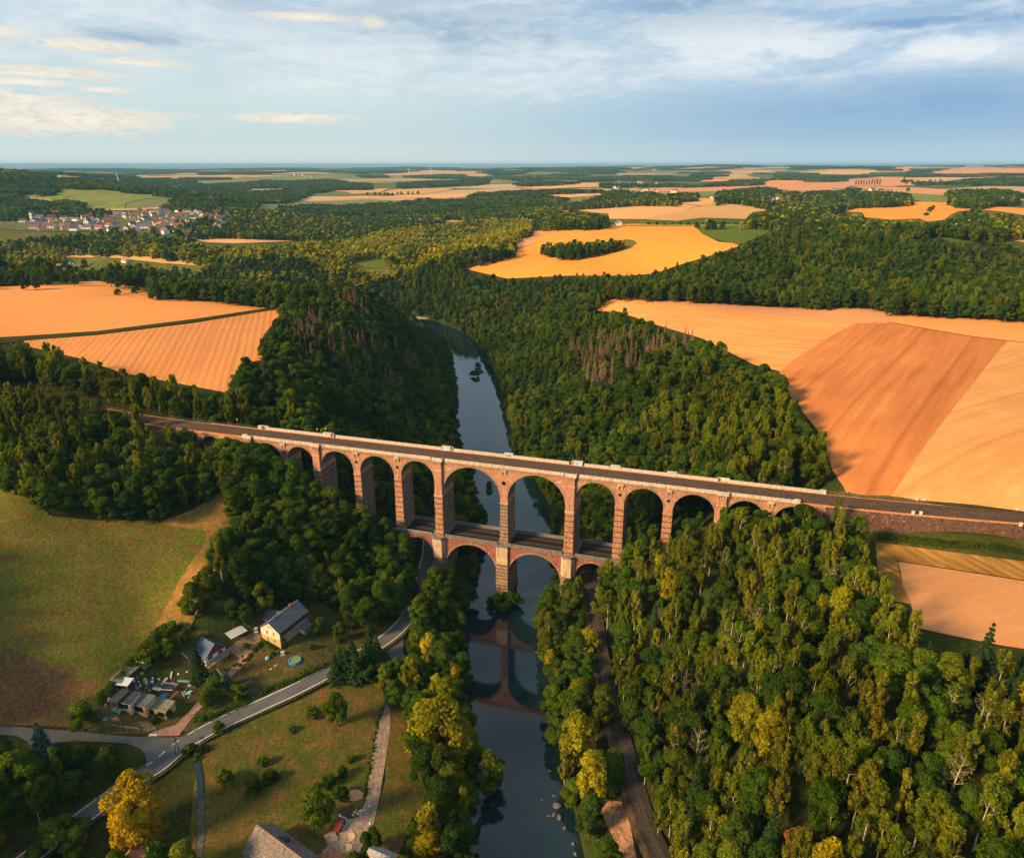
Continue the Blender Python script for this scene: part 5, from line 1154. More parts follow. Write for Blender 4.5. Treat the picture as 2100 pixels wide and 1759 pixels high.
# lower tier
L0, L1 = -1.0, 13.0
LOWS = [(85.6, 101.2), (108.2, 133.7), (139.6, 165.0), (171.9, 187.2)]
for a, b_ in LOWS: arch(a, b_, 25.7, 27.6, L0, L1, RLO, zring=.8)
def lowpier(c, hw, kind):
    zg = min(hz1(*bw(c, n_)[:2]) for n_ in (-3, 6, 15))-2; m = MB()
    if kind == 'oct':
        p = lambda e_, f_: [(c-hw-e_, L0-.2-f_*.0), (c-hw+1.5, L0-2.3-e_), (c+hw-1.5, L0-2.3-e_), (c+hw+e_, L0-.2), (c+hw+e_, L1+.2), (c+hw-1.5, L1+2.3+e_), (c-hw+1.5, L1+2.3+e_), (c-hw-e_, L1+.2)]
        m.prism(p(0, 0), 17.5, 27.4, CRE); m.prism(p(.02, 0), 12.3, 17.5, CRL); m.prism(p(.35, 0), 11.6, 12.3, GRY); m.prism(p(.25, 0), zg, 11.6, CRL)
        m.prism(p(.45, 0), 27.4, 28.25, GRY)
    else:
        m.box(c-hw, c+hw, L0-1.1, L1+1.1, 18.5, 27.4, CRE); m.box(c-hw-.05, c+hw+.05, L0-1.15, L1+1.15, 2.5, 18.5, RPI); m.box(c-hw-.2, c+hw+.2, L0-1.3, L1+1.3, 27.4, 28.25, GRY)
        arc = [(c+(hw+.5)*math.cos(t_), L0-1.2+(hw*.8)*math.sin(t_)) for t_ in np.linspace(math.pi, 2*math.pi, 9)]+[(c+(hw+.5)*math.cos(t_), L1+1.2+(hw*.8)*math.sin(t_)) for t_ in np.linspace(0, math.pi, 9)]
        m.prism(arc, -3, 2.0, CRL); arc2 = [(c+(x-c)*.92, y*.99+.05) for x, y in arc]; m.prism(arc2, 2.0, 2.6, GRY)
    part(m, 'lower_pier')
lowpier(104.7, 3.5, 'oct'); lowpier(136.65, 2.85, 'river'); lowpier(168.4, 3.35, 'oct')
m = MB(); m.box(77, 85.6, L0, L1, 3, 27.6, CRL); m.box(187.2, 194, L0, L1, 5, 27.6, CRL); part(m, 'abutment')
m = MB(); m.box(76.5, 194.5, L0-.35, L1+.35, 27.6, 28.2, GRY); m.box(76.6, 194.4, .2, ND-.2, 28.2, 28.215, DRK); part(m, 'lower_deck')  # thin near-black sheet laid over the deck floor
m = MB(); x = 109.0
for y0, y1 in ((L0-.3, L0+.15), (L1-.15, L1+.3)):
    for a, b_ in ((107.9, 134.3), (139.3, 165.2), (171.6, 194)): m.box(a, b_, y0, y1, 28.2, 29.35, GRY); m.box(a, b_, y0-.1, y1+.1, 29.35, 29.5, GRY)
m.box(82, 101, L1-.15, L1+.3, 28.2, 29.4, GRY)
part(m, 'lower_parapet')
m = MB()
for k_ in range(9): m.box(82+k_*2.3, 82.1+k_*2.3, L0-.25, L0-.15, 28.2, 29.4)
for z_ in (28.5, 28.8, 29.1, 29.38): m.box(82, 101, L0-.23, L0-.17, z_, z_+.07)
m.build('railing', [simple('grey_steel', (.45, .46, .45), .5, .5)], via)
m = MB()
for y in (3.2, 4.7, 8.4, 9.9): m.box(77, 194, y, y+.15, 28.21, 28.38)
m.build('service_track', [simple('rusty_steel', (.10, .07, .05), .6, .5, noise=.3)], via)

# ------------------------------------------------------------------ the railway over the viaduct
S_C = np.array([(-330, 60), (-240, 38), (-180, 22), (-130, 13.5), (-86, 8.6), (-45, 6.2), (-10, 6), (60, 6), (150, 6), (240, 6), (270, 6.1), (292, 7.0), (320, 9.0), (345, 11.6), (380, 15.5), (430, 22), (500, 33), (600, 52)], float)
cc = catmull(S_C, 12); PW = np.array([bw(a, b_)[:2] for a, b_ in cc])
dist_bal = grass_mat('track_ballast', (.115, .070, .050), (.080, .052, .040), (.15, .09, .06), .2, 1.2, 4)
walk_m = simple('orange_walkway', (.52, .22, .10), .9, .1, noise=.25, sc_=.6)
DZ = 67.32
tr0 = empty('railway_track', (0, 0, 0), 0, 'double railway track running over the top of the viaduct and on past the fields', 'railway')
onb = (cc[:, 0] > -29) & (cc[:, 0] < 273)
ribbon('walkway', PW, 1.6, walk_m, 0, None, zs=DZ+.03, parent=tr0, shift=-5.15); ribbon('walkway', PW, 1.6, walk_m, 0, None, zs=DZ+.03, parent=tr0, shift=5.15)
ribbon('ballast', PW, 9.6, dist_bal, 0, None, zs=DZ+.25, parent=tr0)
for sh in (-4.9, 4.9): ribbon('ballast_edge', PW, .4, simple('ballast_kerb', (.06, .045, .035)), 0, None, zs=DZ+.1, parent=tr0, shift=sh)
railm = simple('rail_steel', (.05, .04, .035), .5, .5)
Tn = np.gradient(PW, axis=0); Tn /= np.linalg.norm(Tn, axis=1)[:, None]; Nn = np.column_stack([-Tn[:, 1], Tn[:, 0]])
for c0 in (-2.3, 2.2):
    for g_ in (-.75, .75):
        m = MB()
        for i in range(len(PW)-1):
            p0 = PW[i]+Nn[i]*(c0+g_); p1 = PW[i+1]+Nn[i+1]*(c0+g_); w0, w1 = Nn[i]*.06, Nn[i+1]*.06; zt = DZ+.48; zb = DZ+.25
            m.add([(*(p0-w0), zb), (*(p0+w0), zb), (*(p0+w0), zt), (*(p0-w0), zt), (*(p1-w1), zb), (*(p1+w1), zb), (*(p1+w1), zt), (*(p1-w1), zt)], [(3, 2, 6, 7), (0, 3, 7, 4), (1, 5, 6, 2)])
        m.build('rail', [railm], tr0)
sleep = MB(); acc = 0; slm = simple('sleeper_concrete', (.14, .11, .09), .9, .1, noise=.2)
for c0 in (-2.3, 2.2):
    for i in range(len(PW)-1):
        L = np.linalg.norm(PW[i+1]-PW[i]); nS = int(L/1.3)
        for k_ in range(nS):
            p = PW[i]+(PW[i+1]-PW[i])*k_/nS+Nn[i]*c0; T_, N2 = Tn[i]*.15, Nn[i]*1.25; z_ = DZ+.30
            sleep.add([(*(p-T_-N2), z_), (*(p+T_-N2), z_), (*(p+T_+N2), z_), (*(p-T_+N2), z_)], [(0, 1, 2, 3)])
sleep.build('sleepers', [slm], tr0)
# embankment either side: earth shoulders down to the land
def shoulder(mask, side, mt, name, drop_w=9, kind='structure'):
    W = PW[mask]; T = Tn[mask]; N_ = Nn[mask]; A = W+N_*(side*6.05); Bq = W+N_*(side*(6.05+drop_w))
    za = np.full(len(W), DZ-.02); zb = hgt(Bq[:, 0], Bq[:, 1])-.5
    V = np.vstack([np.column_stack([A, za]), np.column_stack([Bq, zb])]); n = len(W)
    o = mesh_np(name, V, [(i, i+1, n+i+1, n+i) for i in range(n-1)], [mt], None, True)
    if o.data.polygons[0].normal.z < 0: o.data.flip_normals()
    o['kind'] = kind; return o
emb = grass_mat('embankment_grass', (.09, .08, .02), (.06, .07, .015), (.16, .10, .03), .1, .5, 2)
shoulder(cc[:, 0] < -27, -1, emb, 'embankment'); shoulder(cc[:, 0] < -27, 1, emb, 'embankment')
shoulder(cc[:, 0] > 271, 1, emb, 'embankment', 6)
# retaining wall on the right, near side
msk = (cc[:, 0] > 272); W = PW[msk]-Nn[msk]*6.05; zb = np.minimum(hgt(W[:, 0], W[:, 1]), hgt(W[:, 0]-1, W[:, 1]-3))-1.5
rw = empty('retaining_wall', (*W[0], 60), 0, 'dark rubble retaining wall carrying the railway on the right above the small field', 'wall')
m = MB(); inv = Matrix.Translation((-W[0][0], -W[0][1], -60))
for i in range(len(W)-1):
    o2 = -Nn[msk][i]*.6; o3 = -Nn[msk][i+1]*.6
    m.add([(*(W[i]+o2), zb[i]), (*(W[i+1]+o3), zb[i+1]), (*W[i+1], DZ-.28), (*W[i], DZ-.28)], [(0, 1, 2, 3)], 0, inv)
m.build('wall_face', [SM['rubble']], rw)
m = MB()
for i in range(len(W)-1):
    a0, a1 = W[i]-Nn[msk][i]*.3, W[i+1]-Nn[msk][i+1]*.3; b0, b1 = W[i]+Nn[msk][i]*.25, W[i+1]+Nn[msk][i+1]*.25
    m.add([(*a0, DZ-.28), (*a1, DZ-.28), (*b1, DZ-.28), (*b0, DZ-.28), (*a0, DZ+.12), (*a1, DZ+.12), (*b1, DZ+.12), (*b0, DZ+.12)], [(4, 5, 6, 7), (0, 1, 5, 4), (3, 7, 6, 2)], 0, inv)
m.build('coping', [SM['cornice']], rw)
# thin handrail on the far side, both approaches
steel = simple('fence_steel', (.18, .18, .17), .5, .5)
def rail_fence(mask, side, lb, hgt_=1.15):
    W = PW[mask]+Nn[mask]*side; e = empty('handrail', (*W[0], DZ), 0, lb, 'railing'); inv = Matrix.Translation((-W[0][0], -W[0][1], -DZ))
    p = MB(); r_ = MB()
    for i in range(0, len(W)): p.tube([(*W[i], DZ), (*W[i], DZ+hgt_)], .05, 0, 4, inv)
    for z_ in (.55, hgt_): r_.tube([(*q_, DZ+z_) for q_ in W], .035, 0, 4, inv)
    p.build('posts', [steel], e); r_.build('rails', [steel], e)
rail_fence((cc[:, 0] < 0) & (cc[:, 0] > -60), 6.3, 'thin steel handrail on the far side left of the light parapet')
rail_fence((cc[:, 0] > 274) & (cc[:, 0] < 470), 6.3, 'thin steel handrail on the far side right of the viaduct')
# white line-side cabinets in pairs
cab = simple('cabinet_grey', (.55, .53, .48), .6, .3)
for i, (u, v, lb) in enumerate(((1872, 1054, 'left pale trackside box on the near side of the right approach'), (1888, 1055, 'right pale trackside box on the near side of the right approach'), (1880, 1027, 'left pale trackside box beyond the rails on the right approach'), (1895, 1028, 'right pale trackside box beyond the rails on the right approach'), (2085, 1048, 'pale trackside box at the far right beyond the rails'), (2093, 1078, 'pale trackside box at the far right on the near side'))):
    x, y, z = atz(u, v, DZ+.1); e = empty('trackside_cabinet', (x, y, DZ), BR, lb, 'cabinet', 'pale boxes beside the right approach')
    m = MB(); m.box(-.5, .5, -.35, .35, 0, 1.3); m.build('body', [cab], e); m = MB(); m.box(-.58, .58, -.43, .43, 1.3, 1.42); m.build('lid', [cab], e)
# signal masts standing on the viaduct
for i, (u, v, h, lb) in enumerate(((651, 886, 2.6, 'slim grey post behind the rails above the fifth pier'), (668, 888, 3.4, 'taller grey post behind the rails beside the refuge'), (488, 875, 5, 'pale signal mast by the track near the left wood'))):
    z0 = DZ if u > 600 else DZ; x, y, _ = atz(u, v, z0+.5); e = empty('signal_post', (x, y, z0), 0, lb, 'signal')
    m = MB(); m.tube([(0, 0, 0), (0, 0, h)], .09, 0, 6); m.build('mast', [steel], e); m = MB(); m.box(-.25, .25, -.12, .12, h-.8, h); m.build('lamp_head', [cab], e)
# ------------------------------------------------------------------ road, lane, tracks
asph, q, b = mat('asphalt', .85, .3); p = pos(q); n1 = q.noise(p, .25, 4, .6); n2 = q.noise(p, 2.5, 3, .6)
q.put(b.inputs['Base Color'], q.mix(.3, q.mix(q.mr(n1, .35, .65), (.072, .078, .080), (.105, .110, .110)), q.mix(n2, (.04,)*3, (.13,)*3)))
paint = simple('road_paint', (.62, .62, .60), .7, .3, noise=.15, sc_=1)
vg = grass_mat('road_verge', (.055, .055, .014), (.09, .07, .025), (.04, .05, .012), .1, .5, 2)
RPX = [(20,1800),(71,1759),(138,1706),(205,1655),(270,1606),(325,1572),(360,1542),(396,1516),(465,1480),(538,1448),(605,1418),(668,1384),(725,1354),(778,1322),(818,1290),(845,1255),(862,1210),(874,1165),(882,1120)]
rc = pxline(RPX, 6); ext = [rc[-1]+(rc[-1]-rc[-2])*k*3 for k in range(1, 4)]
far_road = ground([(872, 1040), (868, 1000), (860, 960), (850, 930)])[:, :2]
RC = catmull(np.vstack([rc[::6], far_road]), 8)
lower_r = pxline([(10, 1840), (20, 1800)], 2)
RZ = ribbon_z(RC, 7.0)
ribbon('road_verge', RC, 9.4, vg, .10, zs=RZ); ribbon('road', RC, 7.0, asph, .2, zs=RZ)
kj = int(np.argmin(np.hypot(RC[:, 0]-g1(387, 1508)[0], RC[:, 1]-g1(387, 1508)[1]))); k0 = int(np.argmin(np.hypot(RC[:, 0]-g1(270, 1600)[0], RC[:, 1]-g1(270, 1600)[1])))
ribbon('road_marking', RC, .34, paint, .24, shift=3.1, zs=RZ)
ribbon('road_marking', RC[kj+2:], .34, paint, .24, shift=-3.1, zs=RZ[kj+2:]); ribbon('road_marking', RC[:k0], .34, paint, .24, shift=-3.1, zs=RZ[:k0])
# dashed give-way line across the mouth of the lane
seg = RC[k0:kj+3]; Ls = np.concatenate([[0], np.cumsum(np.linalg.norm(np.diff(seg, axis=0), axis=1))]); m = MB(); d_ = 1.0
while d_ < Ls[-1]-2:
    pp = [np.array([np.interp(q_, Ls, seg[:, 0]), np.interp(q_, Ls, seg[:, 1])]) for q_ in (d_, d_+2.6)]; tt = pp[1]-pp[0]; tt /= np.linalg.norm(tt); nn_ = np.array([tt[1], -tt[0]])
    P = [pp[0]-nn_*3.25, pp[0]-nn_*2.9, pp[1]-nn_*2.9, pp[1]-nn_*3.25]; zz = float(np.interp(d_+1, Ls, RZ[k0:kj+3]))+.25
    m.add([(*p_, zz) for p_ in P], [(0, 1, 2, 3)]); d_ += 5.2
o = m.build('road_marking', [paint]); o['kind'] = 'structure'
if o.data.polygons[0].normal.z < 0: o.data.flip_normals()
field('lane', k8((-300,300),(0,322),(190,335),(400,352),(800,382),(1300,432),(1480,446),(1620,446),(1900,452),(2060,436),(2080,480),(1930,560),(1760,700),(1640,790),(1560,800),(1600,720),(1585,640),(1540,580),(1400,520),(1100,500),(800,490),(700,500),(620,512),(520,590),(370,650),(310,500),(180,432),(0,420),(-300,400)), asph, off=.24, clear=False)
field('road_mouth', [(778,1335),(800,1310),(832,1284),(828,1315),(826,1335),(833,1352),(822,1358),(803,1356),(798,1340)], asph, off=.2, clear=False)
m = MB()
P0 = ground([(790,1317),(829,1288)])
for k_ in range(6):
    f0, f1 = k_/6+.02, k_/6+.10; a, b2 = P0[0]*(1-f0)+P0[1]*f0, P0[0]*(1-f1)+P0[1]*f1; d2 = (P0[1]-P0[0])[:2]; nn_ = np.array([d2[1], -d2[0]])/np.linalg.norm(d2)*.15
    zz = max(a[2], b2[2])+.5; m.add([(a[0]-nn_[0], a[1]-nn_[1], zz), (b2[0]-nn_[0], b2[1]-nn_[1], zz), (b2[0]+nn_[0], b2[1]+nn_[1], zz), (a[0]+nn_[0], a[1]+nn_[1], zz)], [(0, 1, 2, 3)])
o = m.build('road_marking', [paint]); o['kind'] = 'structure'
if o.data.polygons[0].normal.z < 0: o.data.flip_normals()
# patches in the asphalt near the bottom
pm = simple('asphalt_patch', (.022, .024, .026), .8, .3, noise=.2)
for px_ in (k8((970,1270),(1010,1250),(1050,1270),(1010,1300)), k8((1110,1180),(1150,1160),(1165,1175),(1120,1200)), k8((1140,1130),(1200,1100),(1230,1110),(1170,1150))):
    field('asphalt_patch', px_, pm, off=.46, clear=False)
gravel = grass_mat('gravel_track', (.33, .24, .18), (.27, .20, .155), (.20, .16, .11), .1, .7, 3)
field('gravel_track', [(793,1432),(777,1484),(761,1564),(748,1654),(735,1700),(722,1745),(735,1800),(770,1800),(752,1740),(760,1700),(767,1689),(780,1628),(793,1548),(801,1490),(800,1434)], gravel, off=.26, clear=False)
field('yard', k7((1440,250),(1360,400),(1210,440),(1150,560),(1060,660),(1000,760),(940,800),(940,900),(1420,900),(1400,815),(1370,620),(1500,480),(1420,330)), grass_mat('rubble_yard', (.34,.26,.20), (.24,.20,.16), (.40,.36,.28), .15, .6, 2.5), off=.22, clear=False)
field('yard', k7((940,790),(1100,730),(1230,770),(1280,815),(1280,900),(900,900)), grass_mat('red_gravel', (.45,.18,.09), (.38,.15,.08), (.3,.15,.1), .2, .7, 3), off=.32, clear=False)
field('stream', k8((2330,1000),(2350,1000),(2370,1100),(2380,1200),(2360,1210),(2340,1130)), mw, off=.22, clear=False) if False else None
conc_d = grass_mat('concrete_ditch', (.12,.12,.105), (.09,.095,.08), (.06,.065,.04), .2, .8, 3)
DP = [(399,1520),(404,1545),(405,1570),(410,1600),(412,1640),(413,1700),(410,1760),(410,1820)]
ribbon('ditch', pxline(DP, 4), 1.8, conc_d, .22); ribbon('ditch_water', pxline(DP[1:5], 4), 1.9, mw, .27)
brick_p = stone_mat('pink_pavers', (.36, .19, .145), (.30, .165, .125), (.18, .11, .09), .5, .25, st_amt=.25, bs=.1)
pv = grass_mat('pink_paving', (.33, .19, .145), (.28, .17, .13), (.24, .16, .12), .1, .6, 3)
field('drive', k5((860,1040),(1000,1000),(1120,880),(1280,705),(1340,725),(1395,690),(1410,700),(1230,880),(1040,1135),(1000,1142),(640,1148),(660,1110)), pv, off=.3, clear=False)
field('drive', k6((465,1315),(470,1385),(600,1290),(840,1050),(905,960),(940,890),(1010,790),(1045,745),(1030,640),(960,650),(700,790),(560,900),(640,905),(770,985),(740,1030)), pv, off=.3, clear=False)
field('terrace', k6((600,890),(550,900),(330,1050),(245,1080),(270,1110),(360,1135),(460,1060),(640,935)), grass_mat('terrace_slabs', (.30,.20,.15), (.25,.18,.14), (.2,.16,.12), .2, .8, 3), off=.34, clear=False)
field('paved_yard', k6((700,790),(960,650),(1030,640),(1045,745),(1010,790),(930,870),(800,830)), grass_mat('tan_paving', (.20,.155,.095), (.17,.135,.085), (.15,.12,.08), .1, .6, 3), off=.38, clear=False)
field('parking_slab', k5((660,1120),(765,1118),(755,1148),(640,1150)), simple('pale_slab', (.55, .52, .47), .8, .2, noise=.1), off=.42, clear=False)
field('gravel_patch', k5((520,960),(640,960),(720,1010),(750,1060),(700,1065),(640,1090),(560,1080),(600,1040),(520,1000)), grass_mat('grey_gravel', (.16,.145,.115), (.12,.11,.085), (.07,.075,.03), .3, .8, 3), off=.3, clear=False)
field('gravel_patch', k5((160,910),(260,905),(290,940),(250,960),(180,955)), grass_mat('tan_sand', (.30,.21,.12), (.22,.16,.1), (.1,.09,.04), .3, .8, 3), off=.3, clear=False)
field('gravel_patch', k5((120,985),(300,1010),(500,1030),(540,1060),(380,1050),(200,1015)), grass_mat('tan_sand2', (.26,.18,.11), (.2,.14,.09), (.1,.09,.04), .3, .8, 3), off=.33, clear=False)
# lower railway along the right bank
LP = [(1226, 900), (1228, 980), (1224, 1040), (1217, 1100), (1208, 1165), (1213, 1230), (1222, 1300), (1237, 1390), (1262, 1480), (1290, 1580), (1316, 1670), (1345, 1759), (1382, 1850)]
lc = pxline(LP[4:], 6); f_ = ground(LP[:4])[:, :2]; p179 = np.array(bw(179.5, -4)[:2]), np.array(bw(179.5, 16)[:2])
lc = catmull(np.vstack([f_[:1]*0+np.array(bw(178, 120)[:2]), bw(179.0, 60)[:2], bw(179.5, 16)[:2], bw(179.5, -4)[:2], lc[6::6]]), 8)
LZ = ribbon_z(lc, 6.6)
lt = empty('lower_railway', (0, 0, 0), 0, 'single railway track along the right bank passing under the viaduct', 'railway')
ribbon('ballast', lc, 6.2, grass_mat('dark_ballast', (.045,.040,.036), (.060,.048,.042), (.08,.055,.045), .2, 1.0, 4), .35, None, parent=lt, zs=LZ)
ribbon('path', lc, 2.4, grass_mat('ballast_shoulder', (.13,.075,.045), (.07,.06,.025), (.16,.09,.06), .2, .8, 3), .22, 'structure', shift=3.9, zs=LZ)
for g_ in (-.75, .75): ribbon('rail', lc, .16, simple('worn_rail', (.14, .12, .11), .35, .6, .6), .52, None, parent=lt, shift=g_, zs=LZ)
m = MB(); Ls = np.concatenate([[0], np.cumsum(np.linalg.norm(np.diff(lc, axis=0), axis=1))]); d_ = 0
while d_ < Ls[-1]-1:
    p_ = np.array([np.interp(d_, Ls, lc[:, 0]), np.interp(d_, Ls, lc[:, 1])]); p2 = np.array([np.interp(d_+.5, Ls, lc[:, 0]), np.interp(d_+.5, Ls, lc[:, 1])]); tt = (p2-p_)/np.linalg.norm(p2-p_); nn_ = np.array([tt[1], -tt[0]])
    zz = float(np.interp(d_, Ls, LZ))+.42; q4 = [p_-nn_*1.25-tt*.16, p_+nn_*1.25-tt*.16, p_+nn_*1.25+tt*.16, p_-nn_*1.25+tt*.16]
    m.add([(*c_, zz) for c_ in q4], [(0, 1, 2, 3)]); d_ += .95
m.build('sleepers', [simple('old_sleeper', (.10, .085, .07), .9, .1, noise=.3)], lt)
# island and gravel bar
def mound(name, u, v, rx, ry, h, mt, kind='structure', z0=-.6, seed=1, rot=0):
    x, y, _ = atz(u, v, 0); rg = np.random.default_rng(seed); V = [(x, y, z0+h)]; F = []
    K = 20; rings = 4; cr, sr = math.cos(rot), math.sin(rot); ph = rg.uniform(0, 6, 3)
    for j in range(1, rings+1):
        f = j/rings
        for k in range(K):
            a = 2*math.pi*k/K; w_ = 1+.16*math.sin(2*a+ph[0])+.1*math.sin(5*a+ph[1])
            dx, dy = rx*f*w_*math.cos(a), ry*f*w_*math.sin(a); V.append((x+dx*cr-dy*sr, y+dx*sr+dy*cr, z0+h*(1-f**2)))
    F = [(0, 1+k, 1+(k+1) % K) for k in range(K)]
    for j in range(rings-1):
        for k in range(K): a = 1+j*K+k; b2 = 1+j*K+(k+1) % K; F.append((a, a+K, b2+K, b2))
    o = mesh_np(name, V, F, [mt], None, True)
    if kind: o['kind'] = kind
    return o
isl = grass_mat('island_grass', (.045, .062, .014), (.08, .09, .02), (.05, .06, .014), .3, 1, 3)
mound('island', 977, 764, 8, 15, 1.9, isl, seed=3); mound('island', 1035, 1232, 7, 8, 1.6, isl, seed=4); mound('island', 932, 712, 8, 10, 1.3, isl, seed=5); mound('island', 1003, 1003, 2.5, 7, 1.3, isl, seed=6); mound('island', 1131, 1096, 1.2, 1.5, 1.0, isl, seed=7)
mound('gravel_bar', 862, 652, 16, 14, 1.6, grass_mat('gravel_bar', (.36,.33,.24), (.30,.27,.2), (.2,.2,.1), .2, .6, 2), seed=8)
for i, (u, v, Ht, lb, wz) in enumerate(((975, 770, 5.5, 'round bush on the island in the river', 1.3), (980, 752, 4.5, 'upper bush on the island in the river', 1.4), (1018, 1240, 5.5, 'bush left of the foot of the river pier', 1.3), (1052, 1238, 6.5, 'bush right of the foot of the river pier', 1.2), (1035, 1250, 4.0, 'low bush in front of the river pier', 1.5), (1003, 1000, 4.5, 'narrow bush on the slim island seen through the big left arch', .8), (932, 712, 3, 'low bush on the upper river island', 1.6), (1131, 1096, 2.2, 'tiny bush in the water seen through the big right arch', .8))):
    x, y, _ = atz(u, v, .6); place_tree('shrub', i % 3, x, y, .3, i, Ht/3.6, lb, 'shrub', None, wz)
# boulders on the right bank near the bottom
rock = simple('bank_rock', (.15, .125, .11), .9, .2, noise=.3, sc_=1.2)
def boulder(u, v, s_, seed, lb):
    x, y, _ = atz(u, v, .2); bmm = bmesh.new(); bmesh.ops.create_icosphere(bmm, subdivisions=2, radius=1); rg = np.random.default_rng(seed)
    dirs = sph(rg, 7); cut = rg.uniform(.55, .9, 7)
    for v_ in bmm.verts:
        p_ = np.array(v_.co)
        for d2, c_ in zip(dirs, cut):
            k_ = p_@d2
            if k_ > c_: p_ = p_-d2*(k_-c_)
        v_.co = Vector(p_*np.array([1.2, .9, .75])*s_)
    me = bpy.data.meshes.new('boulder'); bmm.to_mesh(me); bmm.free(); me.materials.append(rock); o = bpy.data.objects.new('boulder', me); link(o); o.location = (x, y, .15); o.rotation_euler = (0, 0, seed)
    tag(o, lb, 'boulder', 'boulders along the right river bank')
BL = [(1143,1652,1.4,'largest boulder on the right river bank near the picture bottom'),(1136,1670,.8,'small boulder below the largest one on the right bank'),(1147,1675,1.0,'boulder lowest of the cluster on the right bank'),(1126,1672,.6,'flat stone farthest out in the water of the cluster'),(1207,1646,.0,''),(1112,1640,.7,'lone stone in mid river beside the cluster'),(1137,1632,.6,'upper stone of the cluster on the right bank'),(1158,1697,.7,'stone by the bank below the cluster'),(1176,1729,.6,'stone at the waterline close to the picture bottom'),(1181,1750,.7,'lowest stone on the right bank at the picture bottom'),(1128,1580,.7,'pale stone on the right bank above the cluster'),(1099,1468,.6,'pale stone on the right bank by the overhanging trees'),(1012,1650,.4,'tiny pale stone in the middle of the river')]
for i, (u, v, s_, lb) in enumerate(BL):
    if s_ > 0: boulder(u, v, s_, i+3, lb)
# ------------------------------------------------------------------ buildings
WM = {n: simple('plaster_'+n, c, .9, .15, noise=.08, sc_=.5) for n, c in dict(white=(.72,.70,.66), cream=(.66,.58,.42), grey=(.42,.42,.41), ochre=(.55,.38,.20), pink=(.55,.36,.28), pale=(.60,.62,.60)).items()}
RM = {n: simple('roof_'+n, c, .8, .25, noise=.18, sc_=1.5) for n, c in dict(red=(.27,.085,.05), brown=(.18,.085,.055), dark=(.055,.055,.062), slate=(.10,.115,.135), blue=(.07,.12,.19), orange=(.38,.15,.07)).items()}
glass = simple('window_glass', (.03,.04,.05), .15, .6); frame_w = simple('white_frame', (.7,.7,.68), .6, .3); timber = simple('dark_timber', (.07,.045,.03), .85, .15, noise=.2)
def gable_house(name, loc, rz, w, l, he, hr, wm, rm, label, cat='house', group=None, wins=(), chim=(), over=.35, gable_m=None, base=1.5, hip=0, sub=True, doors=()):
    """w across the gable (x), l along the ridge (y); origin at the near corner"""
    e = empty(name, loc, rz, label, cat, group)
    m = MB(); m.box(0, w, 0, l, -base, he)
    mm = [wm]
    if not hip:
        gm = 1 if gable_m else 0
        m.add([(0, 0, he), (w, 0, he), (w/2, 0, hr-.05), (0, l, he), (w, l, he), (w/2, l, hr-.05)], [(0, 1, 2), (5, 4, 3)], gm)
        if gable_m: mm.append(gable_m)
    m.build('wall', mm, e)
    t_ = .16; dz = over*(hr-he)/(w/2); r = MB()
    y0, y1 = -over, l+over
    if hip:
        V = [(-over, y0, he-dz*0), (w+over, y0, he), (w+over, y1, he), (-over, y1, he), (w/2, y0+hip, hr), (w/2, y1-hip, hr)]
        r.add(V, [(0, 1, 4), (1, 2, 5, 4), (2, 3, 5), (3, 0, 4, 5), (3, 2, 1, 0)], 0)
    else:
        for sx in (0, 1):
            xa, xb = (-over, w/2) if sx == 0 else (w+over, w/2)
            V = [(xa, y0, he-dz), (xb, y0, hr), (xb, y1, hr), (xa, y1, he-dz)]; V += [(x, y, z+t_) for x, y, z in V]
            F = [(3, 2, 1, 0), (4, 5, 6, 7), (0, 1, 5, 4), (2, 3, 7, 6), (3, 0, 4, 7), (1, 2, 6, 5)]
            r.add(V, F if sx == 0 else [f[::-1] for f in F], 0)
    ro = r.build('roof', [rm], e)
    for cx_, cy_, s_, h_ in chim:
        c_ = MB(); c_.box(cx_-s_, cx_+s_, cy_-s_, cy_+s_, he, hr+h_); c_.box(cx_-s_-.08, cx_+s_+.08, cy_-s_-.08, cy_+s_+.08, hr+h_, hr+h_+.12); c_.build('chimney', [RM['brown']], ro)
    for side, a_, z_, ww, hh in wins:
        f = MB(); g = MB(); d1, d2 = .04, .06
        def bx(mb, p, x0, x1, z0, z1):
            if side == 'g': mb.box(x0, x1, -p, .05, z0, z1)
            elif side == 'r': mb.box(w-.05, w+p, x0, x1, z0, z1)
            elif side == 'l': mb.box(-p, .05, x0, x1, z0, z1)
            else: mb.box(x0, x1, l-.05, l+p, z0, z1)
        bx(f, d1, a_-ww/2-.12, a_+ww/2+.12, z_-.12, z_+hh+.12); bx(g, d2, a_-ww/2, a_-.04, z_, z_+hh); bx(g, d2, a_+.04, a_+ww/2, z_, z_+hh)
        fo = f.build('window', [frame_w], e); g.build('pane', [glass], fo)
    for side, a_, ww, hh in doors:
        f = MB()
        if side == 'g': f.box(a_-ww/2, a_+ww/2, -.05, .05, 0, hh)
        elif side == 'r': f.box(w-.05, w+.05, a_-ww/2, a_+ww/2, 0, hh)
        else: f.box(-.05, .05, a_-ww/2, a_+ww/2, 0, hh)
        f.build('door', [timber], e)
    return e
def frame_px(A, Bp, z):
    """world corner and heading from two pixels at ground height z"""
    a = atz(*A, z); b_ = atz(*Bp, z); return (a[0], a[1], z), math.atan2(b_[1]-a[1], b_[0]-a[0]), math.hypot(b_[0]-a[0], b_[1]-a[1])
KK = lambda f, x, y: f((x, y))[0]
